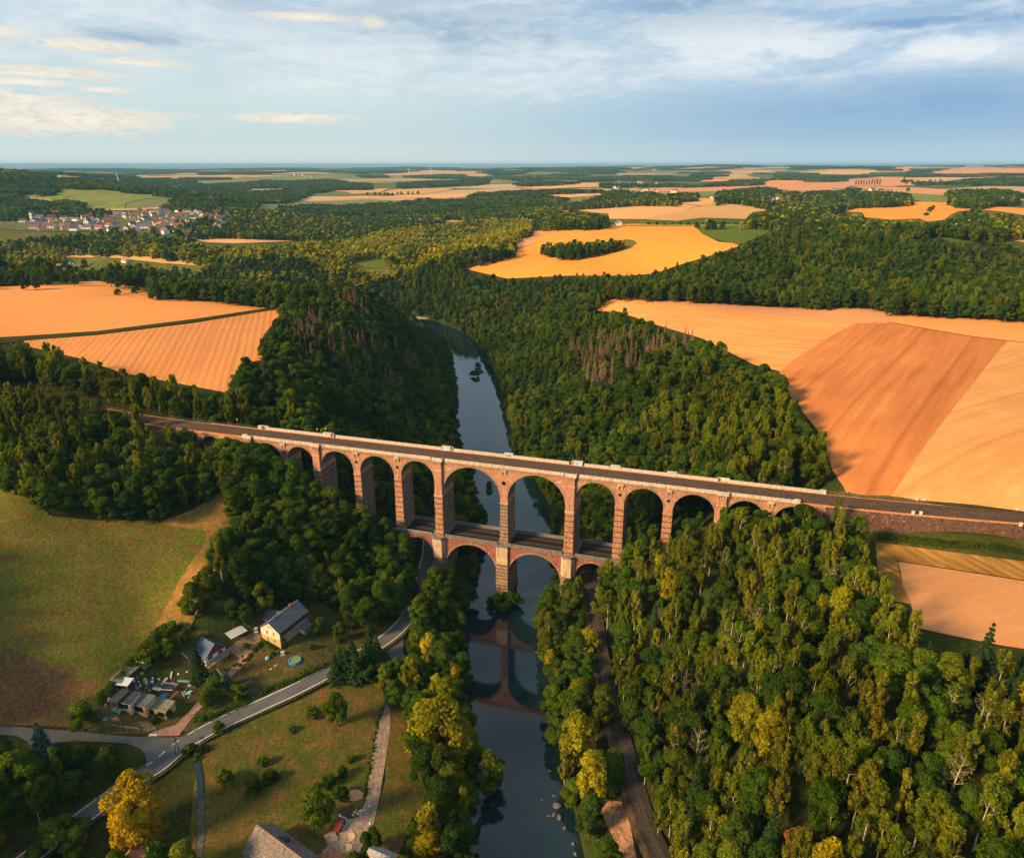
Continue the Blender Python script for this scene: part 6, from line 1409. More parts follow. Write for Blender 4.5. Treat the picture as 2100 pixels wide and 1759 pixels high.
# farmhouse: yellow over orange gable, long slate roof
a, ra, wl = frame_px(KK(k6, 1055, 765), KK(k6, 1300, 850), hz1(*g1(*KK(k6, 1180, 800))[:2])-.3)
L_ = 16.5; W_h = 9.8
wn = [('g', 3.3, 1.6, .8, 1.5), ('g', 6.8, 1.6, .8, 1.5), ('g', 3.3, 5.0, .8, 1.5), ('g', 6.8, 5.0, .8, 1.5), ('g', 4.3, 8.0, .5, .9), ('g', 5.4, 8.0, .5, .9)]
wn += [('r', 1.4+i*2.15, 5.2, 1.0, 1.4) for i in range(7)]+[('r', 2.2+i*2.5, 2.2, .9, 1.4) for i in range(6)]+[('r', 5+i*3.4, -.3, .9, 1.1) for i in range(2)]
orange_p = simple('plaster_orange', (.58,.33,.17), .9, .1, noise=.06, sc_=.5); yellow_p = simple('plaster_yellow', (.62,.56,.38), .9, .1, noise=.06, sc_=.5)
fh = gable_house('farmhouse', (*a[:2], a[2]), ra, W_h, L_, 7.4, 10.9, orange_p, RM['slate'], 'large farmhouse with a yellow and orange gable and a long slate roof', wins=wn, chim=((5.2, 3.2, .4, .7), (5.1, 12.5, .55, .8)), over=.55, gable_m=yellow_p, base=3)
m = MB(); m.box(-.03, W_h+.03, -.03, .4, 3.9, 7.35); m.build('upper_storey', [yellow_p], fh)
shg = stone_mat('shingle_storey', (.20,.07,.045), (.15,.05,.035), (.08,.035,.025), .35, .3, st_amt=.3)
m = MB(); m.box(W_h-.3, W_h+.05, .42, L_+.02, 4.6, 7.35); m.build('shingle_cladding', [shg], fh)
m = MB(); m.box(W_h-.3, W_h+.035, .45, L_+.01, -3, 4.6); m.build('stone_wall', [stone_mat('farm_rubble', (.46,.34,.20), (.34,.24,.15), (.28,.22,.15), .6, .35, st_amt=.3)], fh)
m = MB(); m.add([(-4.2, 5.2, 6.6), (3.2, 5.2, 6.6), (-4.2, 11.8, 6.6), (3.2, 11.8, 6.6), (-4.2, 8.5, 9.4), (4.8, 8.5, 10.3)], [(0, 1, 5, 4), (4, 5, 3, 2), (0, 4, 2)], 0); m.box(-3.9, .02, 5.5, 11.5, -1, 6.58, 1); m.build('rear_wing', [RM['slate'], WM['cream']], fh)
m = MB(); m.box(W_h+.05, W_h+2.8, 11.0, 15.8, -2, 1.9, 0); m.add([(W_h, 10.8, 3.2), (W_h+3.1, 10.8, 2.0), (W_h+3.1, 16.0, 2.0), (W_h, 16.0, 3.2)], [(0, 1, 2, 3)], 1)
o = m.build('conservatory', [frame_w, RM['slate']], fh); m = MB()
for i in range(6): m.box(W_h+2.78, W_h+2.84, 11.15+i*.78, 11.75+i*.78, 0.1, 1.6)
m.build('pane', [glass], o)
iv = crown_broad(301, 1400, LM['broad'], 1.6, 5.5, .22, 14, .0); o = bpy.data.objects.new('ivy', iv); link(o, fh); o.location = (W_h+.4, 1.4, -1.6); o.scale = (.7, .9, 1.15)
for p_ in ((6.5, 9.5, 9.05), (7.4, 12.0, 8.4)): m = MB(); m.box(p_[0]-.25, p_[0]+.25, p_[1]-.25, p_[1]+.25, p_[2]-.9, p_[2]+.75); m.build('roof_vent', [WM['pale']], fh)
m = MB(); m.tube([(W_h/2, -.55, 11.12), (W_h/2, L_+.55, 11.12)], .09, 0, 5); m.build('ridge_flashing', [cab], fh)
# garage house: blue roof, red gable over white wall. near corner between the two visible walls
zg_ = hz1(*g1(*KK(k6, 330, 1048))[:2])+.1
A_ = KK(k6, 330, 1050); a, rg_, wg = frame_px(A_, KK(k6, 552, 915), zg_)
redb = simple('red_boards', (.26,.045,.025), .8, .2, noise=.12, sc_=2)
gh = gable_house('garage_house', (*a[:2], zg_), rg_, 9.0, 7.6, 2.6, 6.6, WM['white'], RM['blue'], 'small white garage house with a dark red boarded gable and a blue metal roof', wins=[('g', 2.2, .9, 2.0, 1.3), ('g', 6.6, .9, 2.0, 1.3), ('l', 1.4, .3, 1.4, 1.9)], over=.6, gable_m=redb)
m = MB(); m.box(3.6, 4.4, -.06, .1, 4.0, 5.0); m.box(2.7, 3.3, -.06, .1, 3.4, 4.3); m.build('gable_window', [glass], gh)
m = MB(); m.box(-.05, 9.05, -.05, .1, 2.35, 2.85); m.box(-.06, .1, -.04, 7.6, 2.2, 2.58); m.build('red_fascia', [redb], gh)
# open shelter with a pale sheet roof between the two houses
def lean(name, A, Bp, z, depth, h0, h1, wm, rm, label, cat, opens=0, posts=False, split=None, over=.25):
    z = max(g1(*A)[2], g1(*Bp)[2])+.05
    a, r_, w_ = frame_px(A, Bp, z); e = empty(name, (*a[:2], z), r_, label, cat)
    if posts:
        m = MB()
        for x in np.linspace(.1, w_-.1, 3):
            m.box(x-.08, x+.08, .1, .26, -1, h0); m.box(x-.08, x+.08, depth-.26, depth-.1, -1, h1)
        m.build('posts', [timber], e)
    else:
        m = MB(); V = [(0, 0, -2.2), (w_, 0, -2.2), (w_, depth, -2.2), (0, depth, -2.2), (0, 0, h0), (w_, 0, h0), (w_, depth, h1), (0, depth, h1)]
        m.add(V, [(4, 5, 6, 7), (0, 1, 5, 4), (1, 2, 6, 5), (2, 3, 7, 6), (3, 0, 4, 7)]); m.build('wall', [wm], e)
    m = MB(); t_ = .1; V = [(-over, -over, h0), (w_+over, -over, h0), (w_+over, depth+over, h1), (-over, depth+over, h1)]; V += [(x, y, z_+t_) for x, y, z_ in V]
    V = [(x, y, z_+.02) for x, y, z_ in V]; m.add(V, [(3, 2, 1, 0), (4, 5, 6, 7), (0, 1, 5, 4), (1, 2, 6, 5), (2, 3, 7, 6), (3, 0, 4, 7)]); m.build('roof', [rm], e)
    for i in range(opens):
        x0 = w_*(i+.18)/opens; x1 = w_*(i+.82)/opens; m = MB(); m.box(x0, x1, -.04, .06, 0, h0*.82); m.build('garage_opening', [DK], e)  # black panel on the solid front, painted shade of the open bay
    return e, w_
zt_ = simple('corrugated_pale', (.42,.47,.50), .5, .4, noise=.2, sc_=1); oldr = simple('mossy_felt', (.17,.17,.12), .9, .1, noise=.35, sc_=1.2); blk = simple('black_felt', (.035,.04,.045), .85, .2, noise=.3, sc_=1)
zs = hz1(*g1(*KK(k6, 760, 790))[:2])
lean('carport', KK(k6, 665, 790), KK(k6, 860, 690), zs, 4.2, 2.3, 2.9, None, zt_, 'open shelter with a pale corrugated roof between garage house and farmhouse', 'shelter', posts=True)
# row of garages by the lane
zr_ = hz1(*g1(*KK(k5, 700, 870))[:2])
fcol = simple('garage_front', (.60,.36,.20), .9, .1, noise=.1)
lean('garage_row', KK(k5, 620, 845), KK(k5, 872, 898), zr_, 5.0, 2.4, 3.0, fcol, oldr, 'long garage with two dark openings, tan front and mossy grey roof', 'garage', 2)
lean('garage', KK(k5, 425, 798), KK(k5, 612, 842), zr_+.1, 5.2, 2.7, 3.3, fcol, simple('slate_felt', (.09,.105,.12), .7, .3, noise=.3), 'garage with a blue-grey roof crossed by pale strips, left of the mossy roof', 'garage', 1)
lean('garage', KK(k5, 262, 770), KK(k5, 420, 798), zr_+.2, 5.4, 2.5, 3.1, WM['cream'], blk, 'garage with a black felt roof and pale door posts', 'garage', 1)
lean('shed', KK(k5, 165, 740), KK(k5, 255, 765), zr_+.3, 5.5, 2.2, 2.7, timber, blk, 'dark tumbledown shed at the left end of the garages', 'shed', 1)
for i, (xa, ya, xb, yb) in enumerate(((455, 720, 560, 705), (500, 640, 590, 720), (545, 690, 550, 740), (470, 660, 560, 650))):
    P_ = [atz(*KK(k5, xa, ya), zr_+3.4), atz(*KK(k5, xb, yb), zr_+3.4)]; m = MB(); m.tube([(p_[0], p_[1], zr_+3.3) for p_ in P_], .1, 0, 4); o = m.build('roof_batten', [cab]); tag(o, 'pale strip lying across the blue-grey garage roof', 'batten', 'pale strips on the blue-grey garage roof')
zl = hz1(*g1(*KK(k5, 330, 470))[:2])
lean('long_shed', KK(k5, 300, 520), KK(k5, 545, 300), zl, 4.6, 2.3, 2.9, timber, oldr, 'long narrow shed with a patchy grey roof beside the meadow hedge', 'shed')
lean('shed', KK(k5, 235, 530), KK(k5, 385, 545), zl+.2, 3.4, 1.9, 2.3, timber, simple('pale_sheet', (.50,.53,.58), .5, .4, noise=.08), 'low shed with a flat pale roof in front of the long shed', 'shed', 1)
lean('hut', KK(k5, 500, 235), KK(k5, 585, 250), zl+.2, 1.9, 2.0, 2.2, WM['cream'], simple('pale_sheet2', (.56,.55,.52), .6, .3, noise=.08), 'tiny hut with a pale flat roof at the top of the junk yard', 'hut')
# stone barn and other roofs at the bottom edge
bz = 5.5
slo = stone_mat('old_slates', (.26,.235,.22), (.17,.155,.15), (.08,.07,.07), .35, .25, st_amt=.4, light=(.42,.33,.27))
ra_ = atz(*KK(k7, 325, 478), bz+9.5); rb_ = atz(*KK(k7, 780, 815), bz+9.5); rd = math.atan2(rb_[1]-ra_[1], rb_[0]-ra_[0])
w_b = 11.0; ux, uy = math.cos(rd), math.sin(rd); nx, ny = uy, -ux
# local y along the ridge, local x towards the camera side
cx0, cy0 = ra_[0]+nx*(-w_b/2)*-1*0, ra_[1]
rz_b = rd-math.pi/2
ox = ra_[0]-math.cos(rz_b)*w_b/2; oy = ra_[1]-math.sin(rz_b)*w_b/2
gb = gable_house('stone_barn', (ox, oy, bz), rz_b, w_b, 19, 4.4, 9.4, WM['ochre'], slo, 'old barn with a steep patchy slate roof at the bottom edge', 'barn', over=.4, base=3)
m = MB(); m.add([(1.9, 7.2, 5.9), (1.9, 10.6, 5.9), (3.9, 10.6, 8.35), (3.9, 7.2, 8.35), (1.9, 8.9, 7.8)], [(0, 1, 4), (1, 2, 4), (0, 4, 3), (4, 2, 3)]); m.build('dormer', [blk], gb)
m = MB(); m.tube([(w_b/2, -.4, 9.58), (w_b/2, 19.4, 9.58)], .13, 0, 5); m.build('ridge_tiles', [RM['orange']], gb)
a = atz(*KK(k7, 1480, 715), 13.5); r2 = -.42
gable_house('slate_shed', (a[0]-math.cos(r2-math.pi/2)*3.2-.0, a[1]-math.sin(r2-math.pi/2)*3.2, 7), r2-math.pi/2, 6.4, 14, 4.0, 6.5, WM['grey'], stone_mat('white_slates', (.52,.52,.54), (.25,.26,.28), (.15,.15,.16), .4, .3, st_amt=.2), 'building with a mottled pale slate roof at the bottom edge right of the yard', 'shed')
a = atz(*KK(k8, 1440, 1665), 13.0)
gable_house('red_roof_house', (a[0]-4.0, a[1]-.5, 5.5), -.12-math.pi/2+math.pi/2-0.0, 8.0, .1+7, 4.2, 7.4, WM['cream'], RM['red'], 'house with a red tiled roof at the bottom edge below the golden tree', chim=((6.2, 2, .3, .5),), hip=0) if False else None
hr_ = gable_house('red_roof_house', (a[0]+.2, a[1]-4.0-.3, 5.2), -math.pi/2-.18+math.pi/2*0, 8.0, 12.5, 4.4, 7.8, WM['cream'], RM['orange'], 'house with an orange-red hipped roof at the bottom edge below the golden tree', chim=(), hip=3.2) 
hr_.location = (a[0]-2.4, a[1]+3.4, 5.2)
m = MB(); m.box(2.6, 3.4, 8.2, 9.0, 7, 9.6); m.build('chimney', [cab], hr_)

# ---- far villages
HG = {}
def hproto(key, w, l, he, hr, wm, rm, hip=0):
    HG[key] = (w, l, he, hr, wm, rm, hip)
protoE = {}
def village_house(key, x, y, z, rz, s, label, group):
    w, l, he, hr, wm, rm, hip = HG[key]
    if key not in protoE:
        e = gable_house('house', (x, y, z), rz, w, l, he, hr, WM[wm], RM[rm], label, 'house', group, over=.4, hip=hip, base=3, chim=((w*.6, l*.35, .35, .8),))
        m = MB()
        for f_ in range(2 if he > 4.5 else 1):
            for k_ in range(3):
                xx = l*(.15+.28*k_); m.box(w-.02, w+.05, xx, xx+1.1, 1+f_*2.8, 2.4+f_*2.8); m.box(-.05, .02, xx, xx+1.1, 1+f_*2.8, 2.4+f_*2.8)
            for k_ in range(2): m.box(w*(.2+.4*k_), w*(.2+.4*k_)+1.0, -.05, .02, 1+f_*2.8, 2.4+f_*2.8)
        m.build('windows', [glass], e); protoE[key] = e
    else:
        src = protoE[key]; e = src.copy(); C.objects.link(e)
        for c_ in list(src.children):
            d_ = c_.copy(); C.objects.link(d_); d_.parent = e
            for g_ in c_.children: h_ = g_.copy(); C.objects.link(h_); h_.parent = d_
        e.location = (x, y, z); e.rotation_euler = (0, 0, rz); tag(e, label, 'house', group)
    e.scale = (s, s, s); return e
i_ = 0
for wm in ('white', 'cream', 'grey', 'pale', 'ochre', 'pink'):
    for rm in ('red', 'brown', 'dark', 'slate', 'orange'):
        hproto('%s %s' % (wm, rm), [9, 10, 8.5][i_ % 3], [12, 15, 11, 18][i_ % 4], [4.2, 5.8, 5.2][i_ % 3], [8, 9.6, 8.6][i_ % 3], wm, rm); i_ += 1
WSET = ['white']*5+['cream']*3+['pale']*2+['grey', 'ochre', 'pink']; RSET = ['red']*2+['brown']*4+['dark']*4+['slate']*4
NMW = dict(white='white', cream='cream', pale='pale', grey='grey', ochre='ochre', pink='pinkish'); NMR = dict(red='red', brown='brown', dark='dark', slate='slate-grey', orange='orange')
placed = []
def scatter(polys, n, where, s0=1.0, mind=17):
    lo = 0; polys = [np.array(p_, float) for p_ in polys]; cnt = 0; tries = 0
    while cnt < n and tries < n*60:
        tries += 1; P = polys[random.randrange(len(polys))] if len(polys) > 1 else polys[0]
        u = random.uniform(P[:, 0].min(), P[:, 0].max()); v = random.uniform(P[:, 1].min(), P[:, 1].max())
        if not pip(P, np.array([[u, v]]))[0]: continue
        x, y, z = g1(u, v)
        if any((x-a)**2+(y-b2)**2 < mind**2 for a, b2 in placed): continue
        placed.append((x, y)); wm, rm = random.choice(WSET), random.choice(RSET)
        village_house('%s %s' % (wm, rm), x, y, z, random.choice([0, math.pi/2])+random.uniform(-.5, .5)+.4, s0*random.uniform(.85, 1.25), '%s house with a %s roof %s' % (NMW[wm], NMR[rm], where), '%s houses with %s roofs %s' % (NMW[wm], NMR[rm], where)); cnt += 1
BIG = [  # named buildings: pixel, w, l, he, hr, wall, roof, heading, label, hip
 ((840, 560), 14, 48, 6, 11, 'pink', 'red', 1.35, 'long low building with a red roof in front of the left village', 0),
 ((1320, 545), 26, 30, 8, 15, 'cream', 'orange', .9, 'big cream villa with an orange hipped roof in the left village', 9),
 ((1358, 600), 14, 17, 9, 15, 'white', 'red', .9, 'white house with a red roof, foremost in the left village', 0),
 ((1500, 592), 14, 24, 7, 12, 'cream', 'dark', 1.2, 'cream building with a dark roof right of the foremost white house', 0),
 ((1310, 440), 14, 30, 11, 15, 'cream', 'slate', 1.3, 'tall cream block at the top of the left village', 0),
 ((1208, 432), 11, 12, 9, 14, 'ochre', 'brown', 1.0, 'ochre square house at the top of the left village', 0),
 ((1380, 462), 11, 14, 6, 10, 'ochre', 'orange', .6, 'small orange house below the tall cream block', 0),
 ((1475, 415), 11, 16, 7, 12, 'white', 'red', 1.1, 'white house with a red roof at the top right of the left village', 0),
 ((1640, 430), 12, 15, 7, 12, 'white', 'slate', .5, 'white house with a slate roof at the right end of the left village', 0),
 ((408, 500), 12, 18, 6, 12, 'white', 'red', 1.2, 'white house with a bright red roof right of the church', 0),
 ((640, 490), 12, 26, 7, 11, 'white', 'slate', 1.4, 'long white house in the middle left of the village', 0),
 ((1075, 458), 12, 24, 6, 10, 'white', 'slate', 1.4, 'long white building with a grey roof above the village centre', 0),
 ((1790, 545), 12, 26, 6, 11, 'pale', 'slate', .3, 'long pale house at the right edge of the left village', 0),
]
for (kx, w_, l_, he, hr2, wm, rm, rz, lb, hp) in [(a[0],)+a[1:] for a in BIG]:
    u, v = k1(kx)[0]; x, y, z = g1(u, v+1.5); placed.append((x, y)); gable_house('house', (x, y, z), rz, w_, l_, he, hr2, WM[wm], RM[rm], lb, 'house', hip=hp, base=3)
MORE = [(k4((1690, 592))[0], 9, 13, 5, 8.5, 'white', 'slate', 1.2, 'white house with a grey roof at the lane on the far right'), (k4((1645, 590))[0], 8, 12, 4.5, 8, 'ochre', 'red', 1.2, 'reddish-brown house just left of the white house on the far right'),
 (k4((2050, 600))[0], 10, 16, 5, 9, 'white', 'slate', .7, 'white house with a grey roof at the right picture edge'), (k4((2090, 605))[0], 9, 12, 5, 8, 'pink', 'red', 1.5, 'pinkish house at the right picture edge beside the white one'),
 (k3((720, 512))[0], 10, 13, 4, 8.5, 'white', 'brown', .5, 'white house with a brown roof at the top of the orange field'), (k3((830, 508))[0], 9, 14, 4.5, 9.5, 'white', 'slate', .2, 'white house half hidden by a tree at the top of the orange field'),
 (k3((655, 512))[0], 6, 10, 3, 4.5, 'white', 'dark', 1.5, 'low white shed at the left end of the farm above the orange field'),
 (k4((445, 572))[0], 8, 9, 4, 9, 'ochre', 'orange', .4, 'tan house with a steep orange roof at the wood edge'), (k4((495, 575))[0], 7, 8, 3.5, 7, 'white', 'orange', .4, 'small pale house right of the steep orange roof'), (k4((890, 560))[0], 9, 12, 4, 8, 'pink', 'brown', .4, 'brown-roofed house among the trees left of the gold field'),
 (k4((160, 285))[0], 14, 24, 7, 13, 'white', 'red', 1.2, 'white house with a big red roof in the village above the tan field'), (k4((615, 290))[0], 13, 15, 6, 13, 'white', 'slate', .2, 'white gabled house at the right end of the village above the tan field'), (k4((400, 305))[0], 13, 22, 6, 11, 'pink', 'orange', 1.2, 'pinkish house with an orange roof in the village above the tan field'),
 (k3((1690, 290))[0], 14, 44, 5, 7, 'white', 'slate', 1.45, 'long white hall with a pale flat roof beside the tan field'), (k3((1295, 248))[0], 16, 18, 8, 16, 'white', 'red', .9, 'white house with a red roof at the right end of the middle village'),
 (k4((1230, 195))[0], 18, 24, 8, 18, 'white', 'brown', .2, 'white gabled farmhouse in the far right hamlet'), (k4((1190, 212))[0], 16, 26, 7, 14, 'ochre', 'orange', 1.2, 'orange building in the far right hamlet'),
 (k2((285, 578))[0], 9, 26, 4.5, 6, 'pink', 'dark', 1.5, 'long pinkish flat building above the small stubble strip'), (k2((372, 500))[0], 9, 20, 3.5, 6, 'white', 'red', 1.4, 'low white building with a red roof in the valley right of the village'), (k2((517, 495))[0], 7, 7, 11, 13, 'white', 'slate', .4, 'pale tower-like building right of the low red roof'), (k2((600, 492))[0], 10, 48, 3.5, 5, 'pale', 'slate', 1.5, 'long low pale hall right of the tower-like building'),
 ((140, 545), 9, 12, 5, 9, 'white', 'slate', .3, 'white house with a grey roof in the hamlet at the left field edge'), ((122, 552), 9, 11, 4.5, 9, 'white', 'red', 1.1, 'white gabled house in front of the hamlet at the left'), ((205, 556), 9, 12, 4.5, 9, 'white', 'red', .5, 'white house with a red roof at the right of the left hamlet'), ((258, 540), 9, 14, 4, 8.5, 'white', 'orange', 1.0, 'house with an orange roof right of the left hamlet'), ((165, 560), 10, 16, 4, 8, 'pale', 'slate', 1.4, 'low pale house in the middle of the left hamlet'), ((185, 563), 8, 14, 3.5, 6.5, 'white', 'slate', 1.4, 'low white house in the middle of the left hamlet'),
 ((20, 541), 9, 18, 4.5, 8.5, 'pink', 'red', 1.4, 'red roofed house at the left picture edge'), ((45, 543), 10, 16, 4.5, 8, 'cream', 'slate', 1.4, 'grey roofed house beside the red roofed one at the left picture edge')]
for (uv_, w_, l_, he, hr2, wm, rm, rz, lb) in MORE:
    x, y, z = g1(*uv_); placed.append((x, y)); gable_house('house', (x, y, z), rz, w_, l_, he, hr2, WM[wm], RM[rm], lb, 'house', base=4)
scatter([VILL[0]], 125, 'in the left village', 1.3, 21); scatter([VILL[1]], 30, 'at the right end of the left village', 1.3, 21)
scatter([VILL[2], VILL[3]], 20, 'in the village above the tan field', 1.2, 24); scatter([VILL[4]], 12, 'in the far right hamlet', 1.5, 34); scatter([VILL[5]], 14, 'in the middle village', 1.5, 30); scatter([VILL[6]], 14, 'behind the middle village', 1.7, 40)
scatter([VILL[7]], 26, 'in the distant blue-green valley', 1.6, 40); scatter([VILL[8], VILL[9]], 16, 'on the far plateau', 2.0, 60)
# church
u, v = k1((268, 497))[0]; x, y, z = g1(u, v)
ch = empty('church', (x, y, z), 0, 'white church with a slender tower and steep blue-grey roof left of the village', 'church')
m = MB(); m.box(-3, 3, -3, 3, -2, 22); m.build('tower', [WM['white']], ch)
m = MB(); m.add([(-3.3, -3.3, 22), (3.3, -3.3, 22), (3.3, 3.3, 22), (-3.3, 3.3, 22), (-1.6, -1.6, 26), (1.6, -1.6, 26), (1.6, 1.6, 26), (-1.6, 1.6, 26)], [(0, 1, 5, 4), (1, 2, 6, 5), (2, 3, 7, 6), (3, 0, 4, 7), (4, 5, 6, 7)], 0); m.tube([(0, 0, 26), (0, 0, 29), (0, 0, 35)], [1.4, .9, .08], 0, 8); m.build('spire', [RM['slate']], ch)
m = MB(); m.box(3, 34, -4, 9, -2, 9); m.build('nave', [WM['white']], ch)
m = MB(); m.add([(2.6, -4.8, 8.6), (34.8, -4.8, 8.6), (34.8, 9.8, 8.6), (2.6, 9.8, 8.6), (4, 2.5, 18.5), (31, 2.5, 18.5)], [(0, 1, 5, 4), (1, 2, 5), (2, 3, 4, 5), (3, 0, 4)]); m.build('roof', [RM['blue']], ch)
for i in range(6): m = MB(); m.box(6+i*4.6, 7.6+i*4.6, -4.08, -3.9, 2, 7); m.build('window', [glass], ch)
m = MB(); m.box(-.9, .9, -3.08, -2.9, 14, 17); m.build('belfry_opening', [DK], ch)  # black panel on the tower wall, its colour stands for the shade inside
# wind turbines and mast
tw = simple('turbine_white', (.8,.8,.78), .5, .3)
for i, (u, v, r_, h_, ph, lb) in enumerate(((838, 350, 8600, 100, .2, 'left wind turbine on the horizon'), (882.5, 349, 8600, 100, .6, 'right wind turbine on the horizon'), (1245, 346, 12000, 110, .1, 'faint wind turbine on the horizon right of centre'), (1386, 346, 12000, 110, .9, 'faint wind turbine on the horizon further right'))):
    d_ = rays([(u, v)])[0]; k_ = r_/d_[1]; x, y = d_[0]*k_, r_; z = hz1(x, y)
    e = empty('wind_turbine', (x, y, z), 0, lb, 'wind turbine'); e.scale = (.62, .62, .62); m = MB(); m.tube([(0, 0, -5), (0, 0, h_)], [3.2, 1.9], 0, 8); m.build('tower', [tw], e)
    m = MB(); m.box(-2, 2, -4, 4, h_-1, h_+3); m.build('nacelle', [tw], e)
    for b_i in range(3):
        an = ph+b_i*2.094; m = MB(); m.tube([(0, -5, h_+1), (math.sin(an)*14, -5, h_+1+math.cos(an)*14), (math.sin(an)*44, -5, h_+1+math.cos(an)*44)], [1.6, 2.0, .5], 0, 4); m.build('blade', [tw], e)
d_ = rays([k1((988, 180))[0]])[0]; x, y, z = g1(*k1((988, 184))[0]); e = empty('radio_mast', (x, y, z), 0, 'thin pale mast standing on the distant wooded hill', 'mast'); m = MB(); m.tube([(0, 0, 0), (-8, 0, 60)], [2.0, 1.2], 0, 5); m.build('mast_column', [tw], e)
# ------------------------------------------------------------------ hedges, fences, poles, signs
def hedge(name, px, wd, Ht, lb, seed, n=14, mt=None):
    W = pxline(px, 5); rg = np.random.default_rng(seed); c = []; nn = []; T = []
    L = np.concatenate([[0], np.cumsum(np.linalg.norm(np.diff(W, axis=0), axis=1))])
    for d_ in np.arange(0, L[-1], 1.1):
        x, y = np.interp(d_, L, W[:, 0]), np.interp(d_, L, W[:, 1]); z = hz1(x, y); h = Ht*rg.uniform(.65, 1.15); r = wd/2*rg.uniform(.8, 1.2)
        d = sph(rg, 90); d[:, 2] = np.abs(d[:, 2]); c.append(np.array([x+rg.normal(0, .3), y+rg.normal(0, .3), z])+d*np.array([r, r, h])*rg.uniform(.8, 1.05, (90, 1))); nn.append(d); T.append(np.full(90, rg.uniform(.2, .8)))
    o0 = W[len(W)//2]; cc_ = np.vstack(c); e = bpy.data.objects.new(name, leafmesh(name, cc_-np.array([o0[0], o0[1], 0]), np.vstack(nn), .24, np.concatenate(T), mt or LM['shrub'], rg)); link(e); e.location = (o0[0], o0[1], 0); tag(e, lb, 'hedge')
hedge('hedge', k6((960,1500),(1100,1420),(1300,1330),(1500,1250),(1700,1150),(1880,1060)), 3.2, 2.6, 'long dark hedge between the garden and the country road', 1, mt=LM['broad'])
hedge('hedge', k5((20,740),(60,640),(180,530),(290,400),(380,270),(440,150)), 3.0, 2.8, 'overgrown hedge between the left meadow and the sheds', 2)
hedge('hedge', [(285,1345),(300,1325),(322,1300),(340,1285)], 3.4, 2.8, 'overgrown hedge between the left meadow and the garden slope', 3)
hedge('hedge', k6((940,900),(1000,830),(1060,790),(1130,800),(1200,850)), 2.4, 1.6, 'low garden hedge in front of the farmhouse gable', 4)
hedge('hedge', k6((700,1100),(790,1050),(880,960),(930,880)), 1.4, 1.1, 'low bushes along the right side of the pink drive', 5)
hedge('hedge', [(427,1540),(420,1535),(409,1548),(402,1560)], 2.0, 1.8, 'bushes by the culvert below the road junction', 6)
hedge('hedge', k5((1230,930),(1330,930),(1500,880),(1700,800),(1900,720)), 3.4, 2.4, 'dark hedge above the road between drive and garden', 7, mt=LM['broad'])
hedge('hedge', [(1800,1100),(1880,1112),(1960,1120),(2060,1130),(2140,1142)], 4.5, 2.6, 'scrub at the foot of the retaining wall', 8)
hedge('hedge', [(792,1430),(775,1485),(760,1560),(748,1640)], 1.0, .9, 'narrow strip of tall weeds along the left side of the gravel track', 9)
dkw = simple('weathered_post', (.10,.075,.05), .9, .1); zinc = simple('zinc_steel', (.42,.43,.44), .45, .5, .4)
def fence_posts(name, px, lb, step=3.0, h=1.3, wires=2, mt=dkw, cat='fence', rad_=.07, n=5):
    W = pxline(px, n); L = np.concatenate([[0], np.cumsum(np.linalg.norm(np.diff(W, axis=0), axis=1))]); P = [(np.interp(d_, L, W[:, 0]), np.interp(d_, L, W[:, 1])) for d_ in np.arange(0, L[-1], step)]
    o0 = P[0]; e = empty(name, (o0[0], o0[1], 0), 0, lb, cat); inv = Matrix.Translation((-o0[0], -o0[1], 0)); m = MB(); Z = [hz1(*p_) for p_ in P]
    for p_, z in zip(P, Z): m.tube([(*p_, z-.2), (*p_, z+h)], rad_, 0, 4, inv)
    m.build('posts', [mt], e); m = MB()
    for k in range(wires): m.tube([(*p_, z+h*(.5+.45*k)) for p_, z in zip(P, Z)], .025, 0, 3, inv)
    m.build('wires', [mt], e)
fence_posts('pasture_fence', [(262,1376),(300,1312),(331,1262),(381,1170),(411,1130),(426,1090),(440,1050)], 'old post and wire fence along the right edge of the left meadow', 3.5)
fence_posts('yard_fence', k7((1140,260),(1120,400),(1100,520),(1060,660),(1010,760)), 'dark fence on the left side of the rubble yard', 2.2, 1.6)
# crash barrier along the lower side of the road
i0 = int(np.argmin(np.hypot(RC[:, 0]-g1(440,1505)[0], RC[:, 1]-g1(440,1505)[1]))); i1 = int(np.argmin(np.hypot(RC[:, 0]-g1(668,1395)[0], RC[:, 1]-g1(668,1395)[1])))
seg = RC[i0:i1]; T_ = np.gradient(seg, axis=0); T_ /= np.linalg.norm(T_, axis=1)[:, None]; Sd = seg+np.column_stack([T_[:, 1], -T_[:, 0]])*4.15; zz = RZ[i0:i1]
e = empty('crash_barrier', (*Sd[0], 0), 0, 'steel crash barrier along the lower side of the country road', 'barrier'); inv = Matrix.Translation((-Sd[0][0], -Sd[0][1], 0))
m = MB(); m.tube([(*p_, z+.85) for p_, z in zip(Sd, zz)], [.16]*len(Sd), 0, 4, inv); m.build('beam', [zinc], e)
m = MB()
for k in range(0, len(Sd), 2): m.tube([(*Sd[k], zz[k]-1), (*Sd[k], zz[k]+.85)], .07, 0, 4, inv)
m.build('posts', [zinc], e)
